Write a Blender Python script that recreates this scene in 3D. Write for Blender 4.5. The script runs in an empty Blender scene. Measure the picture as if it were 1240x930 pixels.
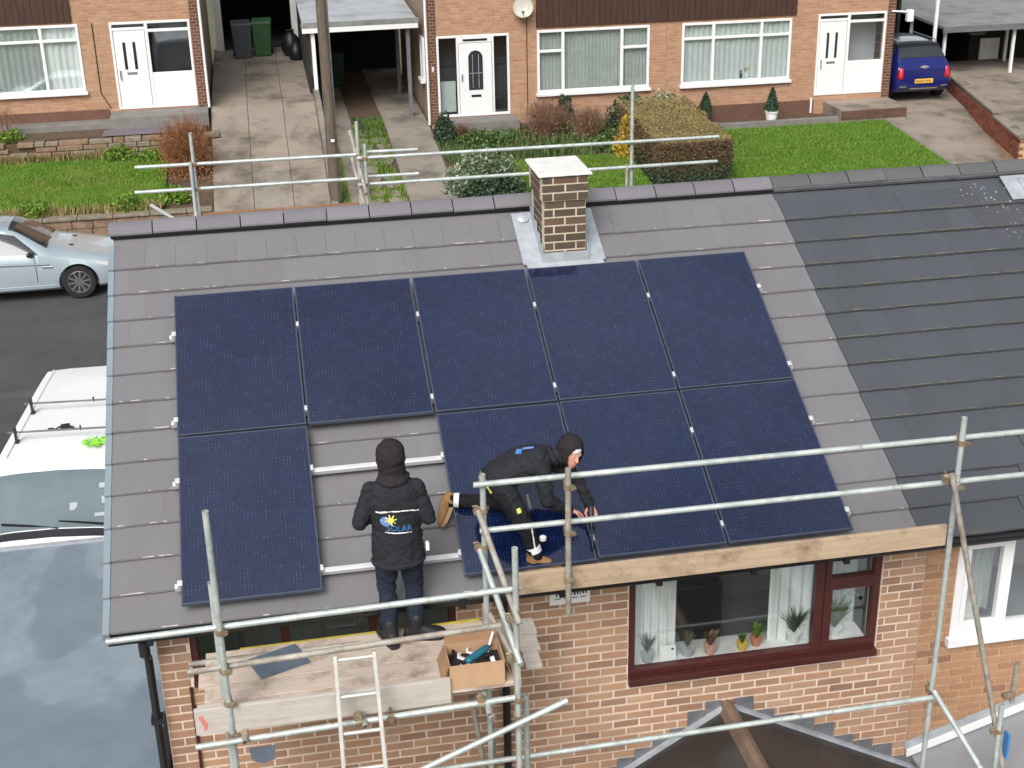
import bpy, bmesh, math, random
import numpy as np
from mathutils import Vector, Matrix, noise
from mathutils.bvhtree import BVHTree
rad = math.radians
random.seed(7); RNG = np.random.default_rng(7)
S = bpy.context.scene
COL = S.collection

# ---------------------------------------------------------------- camera
CAM_P = Vector((1.00515, -9.80091, 5.94158))
yaw, pitch, roll = rad(10.0728), rad(23.2379), rad(-1.2263)
fwd = Vector((math.sin(yaw)*math.cos(pitch), math.cos(yaw)*math.cos(pitch), -math.sin(pitch)))
rgt = Vector((math.cos(yaw), -math.sin(yaw), 0)); up = rgt.cross(fwd)
r2 = math.cos(roll)*rgt + math.sin(roll)*up
u2 = -math.sin(roll)*rgt + math.cos(roll)*up
cam = bpy.data.cameras.new('camera'); cam_o = bpy.data.objects.new('camera', cam); COL.objects.link(cam_o)
m = Matrix((r2, u2, -fwd)).transposed().to_4x4(); m.translation = CAM_P
cam_o.matrix_world = m
cam.sensor_width = 36; cam.lens = 1658.36/1240*36; cam.clip_start = .1; cam.clip_end = 800
S.camera = cam_o
# ---------------------------------------------------------------- sky, sun, exposure (overcast)
W = bpy.data.worlds.new('World'); S.world = W; W.use_nodes = True
nt = W.node_tree; nt.nodes.clear()
sky = nt.nodes.new('ShaderNodeTexSky'); sky.sky_type = 'NISHITA'; sky.sun_disc = False
SUN_EL, SUN_AZ = 44, 205          # azimuth clockwise from +Y
sky.sun_elevation = rad(SUN_EL); sky.sun_rotation = rad(SUN_AZ); sky.dust_density = 6; sky.air_density = 1.2; sky.ozone_density = 1
hs = nt.nodes.new('ShaderNodeHueSaturation'); hs.inputs['Saturation'].default_value = .28
bg = nt.nodes.new('ShaderNodeBackground'); bg.inputs[1].default_value = .105
wo = nt.nodes.new('ShaderNodeOutputWorld')
wtc = nt.nodes.new('ShaderNodeTexCoord'); cl = nt.nodes.new('ShaderNodeTexNoise'); cl.inputs['Scale'].default_value = 3.4; cl.inputs['Detail'].default_value = 6; cl.inputs['Roughness'].default_value = .55
cr0 = nt.nodes.new('ShaderNodeValToRGB'); cr0.color_ramp.elements[0].position = .36; cr0.color_ramp.elements[0].color = (.62, .64, .68, 1); cr0.color_ramp.elements[1].position = .64; cr0.color_ramp.elements[1].color = (1.4, 1.4, 1.4, 1)   # cloud cover all over the sky
wm = nt.nodes.new('ShaderNodeMix'); wm.data_type = 'RGBA'; wm.blend_type = 'MULTIPLY'; wm.inputs[0].default_value = 1
nt.links.new(wtc.outputs['Generated'], cl.inputs['Vector']); nt.links.new(cl.outputs['Fac'], cr0.inputs[0]); nt.links.new(sky.outputs[0], hs.inputs['Color']); nt.links.new(hs.outputs[0], wm.inputs[6]); nt.links.new(cr0.outputs[0], wm.inputs[7]); nt.links.new(wm.outputs[2], bg.inputs[0]); nt.links.new(bg.outputs[0], wo.inputs[0])
sl = bpy.data.lights.new('sun', 'SUN'); sl.energy = 1.75; sl.angle = rad(32); sl.color = (1, .97, .93)
so = bpy.data.objects.new('sun', sl); COL.objects.link(so)
az, el = rad(SUN_AZ), rad(SUN_EL)
sd = Vector((math.sin(az)*math.cos(el), math.cos(az)*math.cos(el), math.sin(el)))
so.rotation_euler = (-sd).to_track_quat('-Z', 'Y').to_euler(); so.location = sd*60
S.view_settings.view_transform = 'Standard'; S.view_settings.look = 'None'; S.view_settings.gamma = 1
S.view_settings.exposure = .38
S.view_settings.use_curve_mapping = False
S.render.resolution_x, S.render.resolution_y = 1024, 768

# ---------------------------------------------------------------- helpers
def lin(r, g, b):
    f = lambda c: (c/255/12.92 if c/255 <= .04045 else ((c/255+.055)/1.055)**2.4)
    return (f(r), f(g), f(b))
ORG = {}
def org(o): return ORG.get(o.name, Vector((0, 0, 0))) if o else Vector((0, 0, 0))
def tag(o, label=None, cat=None, group=None, kind=None):
    if label: o['label'] = label
    if cat: o['category'] = cat
    if group: o['group'] = group
    if kind: o['kind'] = kind
    return o
def thing(name, label, cat, loc=(0, 0, 0), group=None, rotz=0):
    o = bpy.data.objects.new(name, None); COL.objects.link(o); o.empty_display_size = .2
    o.location = loc; o.rotation_euler = (0, 0, rotz); ORG[o.name] = Vector(loc)
    return tag(o, label, cat, group)
class MB:
    def __init__(s): s.v = []; s.f = []; s.m = []
    def add(s, vs, fs, mi=0):
        b = len(s.v); s.v += [tuple(p) for p in vs]
        s.f += [tuple(i+b for i in f) for f in fs]; s.m += [mi]*len(fs); return s
    def box(s, x0, x1, y0, y1, z0, z1, mi=0):
        return s.add([(x0,y0,z0),(x1,y0,z0),(x1,y1,z0),(x0,y1,z0),(x0,y0,z1),(x1,y0,z1),(x1,y1,z1),(x0,y1,z1)],
                     [(0,3,2,1),(4,5,6,7),(0,1,5,4),(1,2,6,5),(2,3,7,6),(3,0,4,7)], mi)
    def hexa(s, p, mi=0):   # 8 points bottom 4 / top 4
        return s.add(p, [(0,3,2,1),(4,5,6,7),(0,1,5,4),(1,2,6,5),(2,3,7,6),(3,0,4,7)], mi)
    def obox(s, c, size, M, mi=0):
        h = [Vector((sx*size[0]/2, sy*size[1]/2, sz*size[2]/2)) for sz in (-1, 1) for sx, sy in ((-1,-1),(1,-1),(1,1),(-1,1))]
        return s.hexa([Vector(c)+M@q for q in h], mi)
    def bar(s, p, q, w, t, mi=0, upv=(0, 0, 1)):
        p, q = Vector(p), Vector(q); d = (q-p).normalized(); upv = Vector(upv)
        if abs(d.dot(upv)) > .98: upv = Vector((0, 1, 0))
        a = d.cross(upv).normalized(); b = a.cross(d)
        c = [(-1,-1),(1,-1),(1,1),(-1,1)]
        return s.hexa([p+a*x*w/2+b*y*t/2 for x, y in c]+[q+a*x*w/2+b*y*t/2 for x, y in c], mi)
    def tube(s, p, q, r, r1=None, n=12, mi=0, caps=True):
        p, q = Vector(p), Vector(q); r1 = r if r1 is None else r1
        d = (q-p).normalized(); a = d.orthogonal().normalized(); b = d.cross(a)
        vs = []
        for c, rr in ((p, r), (q, r1)):
            vs += [c+(a*math.cos(2*math.pi*i/n)+b*math.sin(2*math.pi*i/n))*rr for i in range(n)]
        fs = [(i, (i+1) % n, n+(i+1) % n, n+i) for i in range(n)]
        if caps: fs += [tuple(range(n-1, -1, -1)), tuple(range(n, 2*n))]
        return s.add(vs, fs, mi)
    def pipe(s, pts, r, n=8, mi=0):
        for a, b in zip(pts[:-1], pts[1:]): s.tube(a, b, r, n=n, mi=mi)
        return s
    def capsule(s, p, q, r0, r1, n=14, k=5, mi=0):
        p, q = Vector(p), Vector(q); d = q-p
        d = d.normalized() if d.length > 1e-6 else Vector((0, 0, 1))
        a = d.orthogonal().normalized(); b = d.cross(a); rings = []
        for i in range(1, k+1):
            t = -math.pi/2+math.pi/2*i/k; rings.append((p+d*r0*math.sin(t), r0*math.cos(t)))
        for i in range(0, k):
            t = math.pi/2*i/k; rings.append((q+d*r1*math.sin(t), r1*math.cos(t)))
        vs = [c+(a*math.cos(2*math.pi*i/n)+b*math.sin(2*math.pi*i/n))*rr for c, rr in rings for i in range(n)]
        m_ = len(rings)
        fs = [(j*n+i, j*n+(i+1) % n, (j+1)*n+(i+1) % n, (j+1)*n+i) for j in range(m_-1) for i in range(n)]
        vs += [p-d*r0, q+d*r1]
        fs += [(m_*n, (i+1) % n, i) for i in range(n)]+[(m_*n+1, (m_-1)*n+i, (m_-1)*n+(i+1) % n) for i in range(n)]
        return s.add(vs, fs, mi)
    def loft(s, rings, mi=0, caps=True):
        n = len(rings[0]); vs = [p for r in rings for p in r]
        fs = [(j*n+i, j*n+(i+1) % n, (j+1)*n+(i+1) % n, (j+1)*n+i) for j in range(len(rings)-1) for i in range(n)]
        if caps: fs += [tuple(range(n-1, -1, -1)), tuple(range((len(rings)-1)*n, len(rings)*n))]
        return s.add(vs, fs, mi)
    def ell(s, stations, n=18, mi=0):     # stations: (center, vecA, vecB)
        rings = [[Vector(c)+Vector(a)*math.cos(2*math.pi*i/n)+Vector(b)*math.sin(2*math.pi*i/n) for i in range(n)] for c, a, b in stations]
        return s.loft(rings, mi)
    def lathe(s, c, prof, n=16, mi=0, axis=(0, 0, 1)):
        d = Vector(axis).normalized(); a = d.orthogonal().normalized(); b = d.cross(a); c = Vector(c)
        rings = [[c+d*z+(a*math.cos(2*math.pi*i/n)+b*math.sin(2*math.pi*i/n))*max(r, 1e-4) for i in range(n)] for r, z in prof]
        return s.loft(rings, mi)
    def prism(s, poly, d0, d1, f, mi=0):   # poly 2-D, f(u,v,d)->3-D
        n = len(poly)
        vs = [f(u, v, d0) for u, v in poly]+[f(u, v, d1) for u, v in poly]
        return s.add(vs, [tuple(range(n-1, -1, -1)), tuple(range(n, 2*n))]+[(i, (i+1) % n, n+(i+1) % n, n+i) for i in range(n)], mi)
    def mesh(s, name, mats, O=Vector((0, 0, 0)), smooth=False, fix=True):
        me = bpy.data.meshes.new(name)
        me.from_pydata([(p[0]-O[0], p[1]-O[1], p[2]-O[2]) for p in s.v], [], s.f)
        for mt in (mats if isinstance(mats, (list, tuple)) else [mats]): me.materials.append(mt)
        if len(me.materials) > 1: me.polygons.foreach_set('material_index', s.m)
        if fix:
            bm = bmesh.new(); bm.from_mesh(me); bmesh.ops.recalc_face_normals(bm, faces=bm.faces); bm.to_mesh(me); bm.free()
        if smooth:
            me.polygons.foreach_set('use_smooth', [True]*len(me.polygons))
        me.update(); return me
    def build(s, name, mats, parent=None, smooth=False, loc=None, bevel=0, sharp=40):
        O = org(parent) if parent else Vector(loc or (0, 0, 0))
        me = s.mesh(name, mats, O, smooth)
        if smooth and sharp:
            try: me.set_sharp_from_angle(angle=rad(sharp))
            except Exception: pass
        o = bpy.data.objects.new(name, me); COL.objects.link(o)
        if parent: o.parent = parent
        else: o.location = O
        ORG[o.name] = O
        if bevel:
            b = o.modifiers.new('bevel', 'BEVEL'); b.width = bevel; b.segments = 2; b.limit_method = 'ANGLE'; b.angle_limit = rad(50)
        return o
def inst(name, me, parent, pos, rot=None, scale=None):
    o = bpy.data.objects.new(name, me); COL.objects.link(o); o.parent = parent
    o.location = Vector(pos)-org(parent)
    if rot: o.rotation_euler = rot
    if scale: o.scale = scale
    return o
def copy_tree(o, parent=None):
    c = o.copy(); COL.objects.link(c); c.parent = parent; ORG[c.name] = org(o)
    for ch in list(o.children): copy_tree(ch, c)
    return c
def raw(name, vs, fs, mat, parent=None, loc=None, smooth=False):   # numpy arrays, no welding
    O = org(parent) if parent else Vector(loc or (0, 0, 0))
    me = bpy.data.meshes.new(name)
    vs = np.asarray(vs, np.float32)-np.array(O, np.float32)
    fs = np.asarray(fs, np.int32); k = fs.shape[1]
    me.vertices.add(len(vs)); me.vertices.foreach_set('co', vs.ravel())
    me.loops.add(fs.size); me.loops.foreach_set('vertex_index', fs.ravel())
    me.polygons.add(len(fs)); me.polygons.foreach_set('loop_start', np.arange(0, fs.size, k, dtype=np.int32))
    me.update(calc_edges=True); me.validate(); me.materials.append(mat)
    if smooth: me.polygons.foreach_set('use_smooth', [True]*len(me.polygons))
    o = bpy.data.objects.new(name, me); COL.objects.link(o)
    if parent: o.parent = parent
    else: o.location = O
    ORG[o.name] = O
    return o

# ---------------------------------------------------------------- materials
MATS = {}
class NT:
    def __init__(s, name):
        s.m = bpy.data.materials.new(name); s.m.use_nodes = True; s.t = s.m.node_tree; s.t.nodes.clear()
        s.out = s.n('ShaderNodeOutputMaterial'); s.p = s.n('ShaderNodeBsdfPrincipled'); s.l(s.p.outputs[0], s.out.inputs[0])
        s.tc = s.n('ShaderNodeTexCoord'); MATS[name] = s.m
    def n(s, t, **k):
        nd = s.t.nodes.new(t)
        for a, b in k.items():
            if a.startswith('_'): setattr(nd, a[1:], b)
            else: nd.inputs[a].default_value = b
        return nd
    def l(s, a, b): s.t.links.new(a, b)
    def noise(s, scale, detail=4, rough=.6, coord='Object', vec=None):
        nd = s.n('ShaderNodeTexNoise', Scale=scale, Detail=detail, Roughness=rough)
        s.l(vec or s.tc.outputs[coord], nd.inputs['Vector']); return nd.outputs['Fac']
    def ramp(s, fac, stops, interp='LINEAR'):
        r = s.n('ShaderNodeValToRGB'); r.color_ramp.interpolation = interp; e = r.color_ramp.elements
        while len(e) < len(stops): e.new(.5)
        for i, (p, c) in enumerate(stops): e[i].position = p; e[i].color = (*c, 1) if len(c) == 3 else c
        s.l(fac, r.inputs[0]); return r.outputs[0]
    def mix(s, fac, a, b, mode='MIX'):
        m_ = s.n('ShaderNodeMix', _data_type='RGBA', _blend_type=mode)
        for v, i in ((fac, 0), (a, 6), (b, 7)):
            if hasattr(v, 'links'): s.l(v, m_.inputs[i])
            elif isinstance(v, (tuple, list)): m_.inputs[i].default_value = (*v, 1)
            else: m_.inputs[i].default_value = v
        return m_.outputs[2]
    def math(s, op, a, b=None, clamp=False):
        m_ = s.n('ShaderNodeMath', _operation=op, _use_clamp=clamp)
        for i, v in enumerate((a, b)):
            if v is None: continue
            if hasattr(v, 'links'): s.l(v, m_.inputs[i])
            else: m_.inputs[i].default_value = v
        return m_.outputs[0]
    def bump(s, h, strength=.3, dist=.01):
        b = s.n('ShaderNodeBump', Strength=strength, Distance=dist); s.l(h, b.inputs['Height']); s.l(b.outputs[0], s.p.inputs['Normal'])
    def col(s, c):
        if hasattr(c, 'links'): s.l(c, s.p.inputs['Base Color'])
        else: s.p.inputs['Base Color'].default_value = (*c, 1)
    def rnd(s):      # per brick / per object random
        oi = s.n('ShaderNodeObjectInfo'); g = s.n('ShaderNodeNewGeometry')
        return s.math('FRACT', s.math('ADD', oi.outputs['Random'], g.outputs['Random Per Island']))
def simple(name, c, rough=.6, var=.15, scale=8, bump=0, bscale=40, metal=0, spec=.5, coat=0, dirt=None, dscale=3, damt=.5):
    t = NT(name); p = t.p
    f = t.noise(scale); lo = tuple(x*(1-var) for x in c); hi = tuple(min(1, x*(1+var)) for x in c)
    cc = t.ramp(f, [(.3, lo), (.7, hi)])
    if dirt:
        d = t.ramp(t.noise(dscale, 6, .65), [(.48, (0, 0, 0)), (.68, (damt,)*3)])
        cc = t.mix(d, cc, dirt)
    t.col(cc); p.inputs['Roughness'].default_value = rough; p.inputs['Metallic'].default_value = metal
    p.inputs['Specular IOR Level'].default_value = spec; p.inputs['Coat Weight'].default_value = coat
    if bump: t.bump(t.noise(bscale, 5), bump, .01)
    return t.m
def brickmat(name, stops, rough=.85, spot=None):
    t = NT(name); r = t.rnd()
    c = t.ramp(r, stops); f = t.noise(14, 5, .7)
    c = t.mix(t.ramp(f, [(.35, (0, 0, 0)), (.75, (.45,)*3)]), c, spot or tuple(x*.6 for x in stops[0][1]))
    g = t.n('ShaderNodeNewGeometry'); w_ = t.ramp(t.noise(1.4, 6, .7, vec=g.outputs['Position']), [(.36, (0, 0, 0)), (.7, (.42,)*3)]); c = t.mix(w_, c, tuple(x*.62 for x in stops[0][1]))
    w2_ = t.ramp(t.noise(30, 5, .8, vec=g.outputs['Position']), [(.58, (0, 0, 0)), (.76, (.4,)*3)]); c = t.mix(w2_, c, lin(206, 182, 162))
    t.col(c); t.p.inputs['Roughness'].default_value = rough; t.bump(t.noise(60, 4), .5, .006); return t.m
M = {}
M['brick_pink'] = brickmat('brick_pink', [(0, lin(144, 111, 90)), (.2, lin(166, 128, 102)), (.45, lin(181, 145, 116)), (.7, lin(172, 133, 105)), (.85, lin(188, 154, 125)), (1, lin(132, 102, 85))], spot=lin(166, 134, 110))
M['brick_dark'] = brickmat('brick_dark', [(0, lin(92, 66, 56)), (.5, lin(118, 84, 68)), (1, lin(80, 60, 54))])
M['brick_orange'] = brickmat('brick_orange', [(0, lin(160, 120, 92)), (.3, lin(176, 138, 107)), (.6, lin(168, 128, 98)), (.85, lin(184, 149, 118)), (1, lin(122, 88, 72))], spot=lin(178, 141, 110))
M['brick_chimney'] = brickmat('brick_chimney', [(0, lin(74, 60, 52)), (.4, lin(100, 82, 66)), (.7, lin(84, 66, 56)), (1, lin(122, 92, 72))], spot=lin(92, 90, 70))
M['brick_red'] = brickmat('brick_red', [(0, lin(120, 62, 48)), (.5, lin(150, 84, 62)), (1, lin(168, 104, 80))])
M['mortar_pale'] = simple('mortar_pale', lin(214, 197, 181), .95, .08, 10, .3, 60, dirt=lin(168, 148, 132), dscale=1.3, damt=.7)
M['mortar_tan'] = simple('mortar_tan', lin(188, 152, 120), .95, .12, 10, .4, 60)
M['mortar_cream'] = simple('mortar_cream', lin(204, 193, 170), .95, .12, 10, .4, 60)
def tilemat(name, a, b, moss=0, lichen=0):
    t = NT(name); r = t.rnd()
    c = t.ramp(r, [(0, a), (1, b)])
    geo = t.n('ShaderNodeNewGeometry')
    f = t.noise(1.3, 6, .65, vec=geo.outputs['Position'])
    c = t.mix(t.ramp(f, [(.35, (0, 0, 0)), (.7, (.4,)*3)]), c, tuple(x*.84 for x in a))
    mp_ = t.n('ShaderNodeMapping'); mp_.inputs['Scale'].default_value = (9, .7, .7); t.l(geo.outputs['Position'], mp_.inputs[0])
    c = t.mix(t.ramp(t.noise(1., 5, .7, vec=mp_.outputs[0]), [(.5, (0, 0, 0)), (.8, (.18,)*3)]), c, tuple(x*.75 for x in a))
    f2 = t.noise(9, 5, .7, vec=geo.outputs['Position'])
    c = t.mix(t.ramp(f2, [(.62, (0, 0, 0)), (.8, (.35,)*3)]), c, tuple(min(1, x*1.7) for x in b))
    if lichen:
        v = t.n('ShaderNodeTexVoronoi', Scale=16.); t.l(geo.outputs['Position'], v.inputs['Vector'])
        sp = t.ramp(v.outputs['Distance'], [(.10, (1, 1, 1)), (.22, (0, 0, 0))])
        mask = t.ramp(t.noise(.9, 3, vec=geo.outputs['Position']), [(.52, (0, 0, 0)), (.66, (1, 1, 1))])
        # only the weathered end of the roof carries lichen
        sx = t.n('ShaderNodeSeparateXYZ'); t.l(geo.outputs['Position'], sx.inputs[0])
        mx = t.ramp(t.math('MULTIPLY', sx.outputs[0], .1), [(.82, (0, 0, 0)), (.9, (1, 1, 1))])
        f3 = t.mix(1., t.mix(1., sp, mask, 'MULTIPLY'), mx, 'MULTIPLY')
        c = t.mix(f3, c, lin(205, 208, 205))
    t.col(c); t.p.inputs['Roughness'].default_value = .55; t.p.inputs['Specular IOR Level'].default_value = .5
    t.bump(t.noise(90, 4, vec=geo.outputs['Position']), .25, .004); return t.m
M['tile_new'] = tilemat('tile_new', lin(116, 114, 117), lin(120, 119, 121))
M['tile_old'] = tilemat('tile_old', lin(72, 75, 80), lin(78, 81, 87), lichen=1)
M['tile_edge_debris'] = simple('tile_edge_debris', lin(196, 190, 184), .9, .2, 30)
M['moss'] = simple('moss', lin(96, 97, 84), .95, .35, 30, .5, 80)
M['ridge_new'] = tilemat('ridge_new', lin(110, 108, 113), lin(120, 118, 123))
M['ridge_old'] = tilemat('ridge_old', lin(86, 87, 88), lin(100, 100, 101))
M['black_plastic'] = simple('black_plastic', (.012, .012, .013), .45, .2, 10)
M['white_upvc'] = simple('white_upvc', (.78, .79, .79), .3, .03, 3, dirt=(.66, .66, .64), dscale=3, damt=.2)
M['white_paint'] = simple('white_paint', (.76, .76, .74), .55, .06, 4, dirt=(.45, .45, .42), dscale=5, damt=.4)
M['brown_upvc'] = simple('brown_upvc', lin(70, 33, 30), .35, .2, 20, .1, 90)
M['lead'] = simple('lead', lin(176, 182, 188), .45, .2, 6, .5, 18, metal=.25)
M['lead_dark'] = simple('lead_dark', lin(110, 112, 116), .5, .2, 6, .5, 18, metal=.2)
M['cement'] = simple('cement', (.72, .72, .68), .9, .07, 6, .3, 40, dirt=(.5, .49, .44), dscale=7, damt=.5)
M['verge'] = simple('verge', lin(128, 142, 150), .5, .08, 5)
t = NT('galv'); f = t.noise(5, 5, .7); c = t.ramp(f, [(.3, lin(162, 172, 170)), (.55, lin(194, 202, 198)), (.75, lin(214, 219, 215))])
c = t.mix(t.ramp(t.noise(11, 6, .75), [(.57, (0, 0, 0)), (.66, (.7,)*3)]), c, lin(150, 134, 116)); t.col(c)
t.p.inputs['Metallic'].default_value = .35; t.p.inputs['Roughness'].default_value = .48; t.bump(t.noise(120, 3), .15, .002); M['galv'] = t.m
t = NT('galv_old'); f = t.noise(7, 5, .7); c = t.ramp(f, [(.3, lin(120, 116, 108)), (.55, lin(168, 164, 154)), (.75, lin(196, 190, 178))])
c = t.mix(t.ramp(t.noise(9, 6, .75), [(.5, (0, 0, 0)), (.7, (.8,)*3)]), c, lin(150, 120, 92)); t.col(c)
t.p.inputs['Metallic'].default_value = .2; t.p.inputs['Roughness'].default_value = .65; M['galv_old'] = t.m
M['tube_yellow'] = simple('tube_yellow', lin(178, 160, 60), .6, .2, 9, dirt=lin(150, 130, 100), dscale=6, damt=.8)
M['coupler'] = simple('coupler', lin(150, 138, 118), .55, .35, 18, .3, 60, metal=.4, dirt=lin(140, 92, 66), dscale=14, damt=.9)
def woodmat(name, a, b, dark, stretch=(1, 14, 14), rough=.8, ax=0, spots=.4):
    t = NT(name); mp = t.n('ShaderNodeMapping'); t.l(t.tc.outputs['Object'], mp.inputs[0])
    sc = [14, 14, 14]; sc[ax] = 1.2; mp.inputs['Scale'].default_value = sc
    f = t.noise(1.6, 6, .65, vec=mp.outputs[0]); c = t.ramp(f, [(.3, a), (.7, b)])
    d = t.ramp(t.noise(3.2, 6, .7), [(.5, (0, 0, 0)), (.72, (spots,)*3)]); c = t.mix(d, c, dark)
    t.col(c); t.p.inputs['Roughness'].default_value = rough; t.bump(f, .35, .004); return t.m
M['wood_board'] = woodmat('wood_board', lin(188, 172, 156), lin(208, 192, 178), lin(132, 112, 96), spots=.9)
M['wood_toe'] = woodmat('wood_toe', lin(164, 142, 118), lin(188, 166, 140), lin(116, 94, 76), spots=.95)
M['wood_grey'] = woodmat('wood_grey', lin(176, 168, 158), lin(196, 190, 182), lin(150, 136, 124), spots=.5)
M['wood_grey_y'] = woodmat('wood_grey_y', lin(176, 164, 150), lin(196, 186, 176), lin(140, 124, 110), ax=1)
M['wood_brown'] = woodmat('wood_brown', lin(128, 96, 70), lin(156, 120, 90), lin(96, 72, 56))
M['wood_pole'] = woodmat('wood_pole', lin(84, 74, 64), lin(112, 100, 88), lin(60, 52, 46), ax=2)
M['cladding'] = woodmat('cladding', lin(52, 34, 28), lin(80, 52, 40), lin(34, 24, 20), ax=2, rough=.6)
M['alu'] = simple('alu', (.72, .73, .74), .35, .08, 8, metal=.75)
M['rail_alu'] = simple('rail_alu', (.80, .80, .80), .38, .05, 8, metal=.55)
M['ladder_alu'] = simple('ladder_alu', lin(206, 204, 198), .45, .12, 9, metal=.3)
M['black_metal'] = simple('black_metal', (.015, .016, .02), .4, .2, 8, metal=.3)
M['cardboard'] = simple('cardboard', lin(186, 152, 120), .9, .06, 6, .1, 60)
M['cardboard_in'] = simple('cardboard_in', lin(160, 124, 94), .9, .08, 6)
M['teal_plastic'] = simple('teal_plastic', lin(30, 100, 118), .4, .15, 9)
M['dark_plastic'] = simple('dark_plastic', lin(40, 40, 46), .4, .2, 9)
M['slate_blue'] = simple('slate_blue', lin(96, 106, 120), .6, .15, 9, .2, 60)
# solar glass
t = NT('solar_glass'); sp = t.n('ShaderNodeSeparateXYZ'); t.l(t.tc.outputs['Object'], sp.inputs[0])
def frac(sock, k, off=0.): return t.math('FRACT', t.math('ADD', t.math('MULTIPLY', sock, k), off))
u, v = sp.outputs[0], sp.outputs[1]
cu = frac(u, 6/1.094, .5); cv = frac(v, 18/1.669, .5)
line_u = t.math('LESS_THAN', t.math('ABSOLUTE', t.math('SUBTRACT', cu, .5)), .012)
line_v = t.math('LESS_THAN', t.math('ABSOLUTE', t.math('SUBTRACT', cv, .5)), .02)
grid = t.math('MAXIMUM', line_u, line_v)
bus = t.math('LESS_THAN', frac(u, 36/1.094), .2)
dash = t.math('LESS_THAN', frac(v, 45/1.669), .6)
spk = t.ramp(t.noise(9, 4, .8), [(.46, (0, 0, 0)), (.66, (1, 1, 1))])
tick = t.math('MULTIPLY', t.math('MULTIPLY', bus, dash), t.math('MULTIPLY', spk, .26))
rr = t.rnd()
base = t.mix(t.ramp(t.noise(2.6, 3), [(.3, (0, 0, 0)), (.7, (1, 1, 1))]), lin(10, 16, 46), lin(8, 27, 66))
base = t.mix(t.math('MULTIPLY', t.ramp(t.noise(1.2, 2), [(.45, (0, 0, 0)), (.7, (1, 1, 1))]), .4), base, lin(22, 18, 46))
base = t.mix(t.math('MULTIPLY', rr, .5), base, lin(14, 34, 70))
base = t.mix(t.math('MULTIPLY', grid, .35), base, lin(12, 16, 40))
base = t.mix(tick, base, lin(134, 150, 178))  # pale ticks: busbar glints painted into the cell colour
sm = t.ramp(t.noise(7, 6, .8), [(.62, (0, 0, 0)), (.80, (.32,)*3)])
base = t.mix(sm, base, lin(60, 95, 130)); t.col(base)
t.p.inputs['Roughness'].default_value = .1; t.p.inputs['Specular IOR Level'].default_value = .9; t.p.inputs['Coat Weight'].default_value = 1.; t.p.inputs['Coat Roughness'].default_value = .05; M['solar_glass'] = t.m
# glass
def glassmat(name, tint=(.965, .98, .975), refl=.055):
    t = NT(name); t.t.nodes.remove(t.p)
    tr = t.n('ShaderNodeBsdfTransparent'); tr.inputs[0].default_value = (*tint, 1)
    gl = t.n('ShaderNodeBsdfGlossy'); gl.inputs['Roughness'].default_value = .03; gl.inputs[0].default_value = (.9, .95, 1, 1)
    g = t.n('ShaderNodeNewGeometry'); vm = t.n('ShaderNodeVectorMath', _operation='DOT_PRODUCT'); t.l(g.outputs['Normal'], vm.inputs[0]); t.l(g.outputs['Incoming'], vm.inputs[1])
    k = t.math('POWER', t.math('SUBTRACT', 1., t.math('ABSOLUTE', vm.outputs['Value'])), 5.)
    a = t.math('ADD', t.math('MULTIPLY', k, .95), .045+refl, True)      # Schlick
    mx = t.n('ShaderNodeMixShader'); t.l(a, mx.inputs[0]); t.l(tr.outputs[0], mx.inputs[1]); t.l(gl.outputs[0], mx.inputs[2]); t.l(mx.outputs[0], t.out.inputs[0])
    return t.m
M['glass'] = glassmat('glass'); M['glass_dark'] = glassmat('glass_dark', (.8, .84, .84), .02)
M['car_glass'] = simple('car_glass', (.03, .036, .04), .06, .1, 3, coat=.5)
M['van_glass'] = simple('van_glass', lin(100, 114, 121), .08, .12, 2, coat=.5)  # pale sky reflection put into the base colour
M['paint_faded_red'] = simple('paint_faded_red', lin(200, 122, 112), .8, .2, 40)
M['room_dark'] = simple('room_dark', lin(176, 176, 180), .9, .1, 2)
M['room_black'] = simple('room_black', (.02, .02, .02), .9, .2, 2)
M['curtain_white'] = simple('curtain_white', (.72, .75, .74), .9, .05, 5)
M['curtain_net'] = simple('curtain_net', (.52, .57, .55), .9, .06, 5)
M['blind'] = simple('blind', (.42, .46, .43), .8, .1, 5)
# ground surfaces
M['asphalt'] = simple('asphalt', (.062, .06, .062), .85, .15, 2, .4, 150, dirt=(.085, .08, .08), dscale=.6, damt=.6)
M['pavement'] = simple('pavement', (.2, .19, .175), .9, .15, 3, .3, 60, dirt=(.12, .11, .1), dscale=2)
M['concrete'] = simple('concrete', lin(138, 130, 120), .9, .12, 1.5, .3, 50, dirt=lin(88, 84, 74), dscale=1.1, damt=.9)
M['concrete_pink'] = simple('concrete_pink', lin(142, 131, 119), .9, .12, 1.5, .3, 50, dirt=lin(90, 82, 72), dscale=1.1, damt=.95)
M['soil'] = simple('soil', lin(86, 70, 54), .95, .3, 5, .6, 30)
M['ground'] = simple('ground', lin(92, 92, 72), .95, .2, 1, .4, 20)
M['stone'] = simple('stone', lin(132, 122, 106), .9, .25, 9, .6, 30, dirt=lin(90, 92, 70), dscale=6)
M['stone_wall'] = simple('stone_wall', lin(136, 112, 92), .9, .3, 7, .6, 24, dirt=lin(96, 84, 66), dscale=3, damt=.8)
t = NT('lawn'); geo = t.n('ShaderNodeNewGeometry'); P_ = geo.outputs['Position']
c = t.ramp(t.noise(1.1, 5, .65, vec=P_), [(.3, lin(74, 110, 34)), (.5, lin(90, 128, 40)), (.72, lin(112, 144, 52))])
c = t.mix(t.ramp(t.noise(.55, 5, .7, vec=P_), [(.48, (0, 0, 0)), (.68, (.7,)*3)]), c, lin(122, 128, 62))
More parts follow.
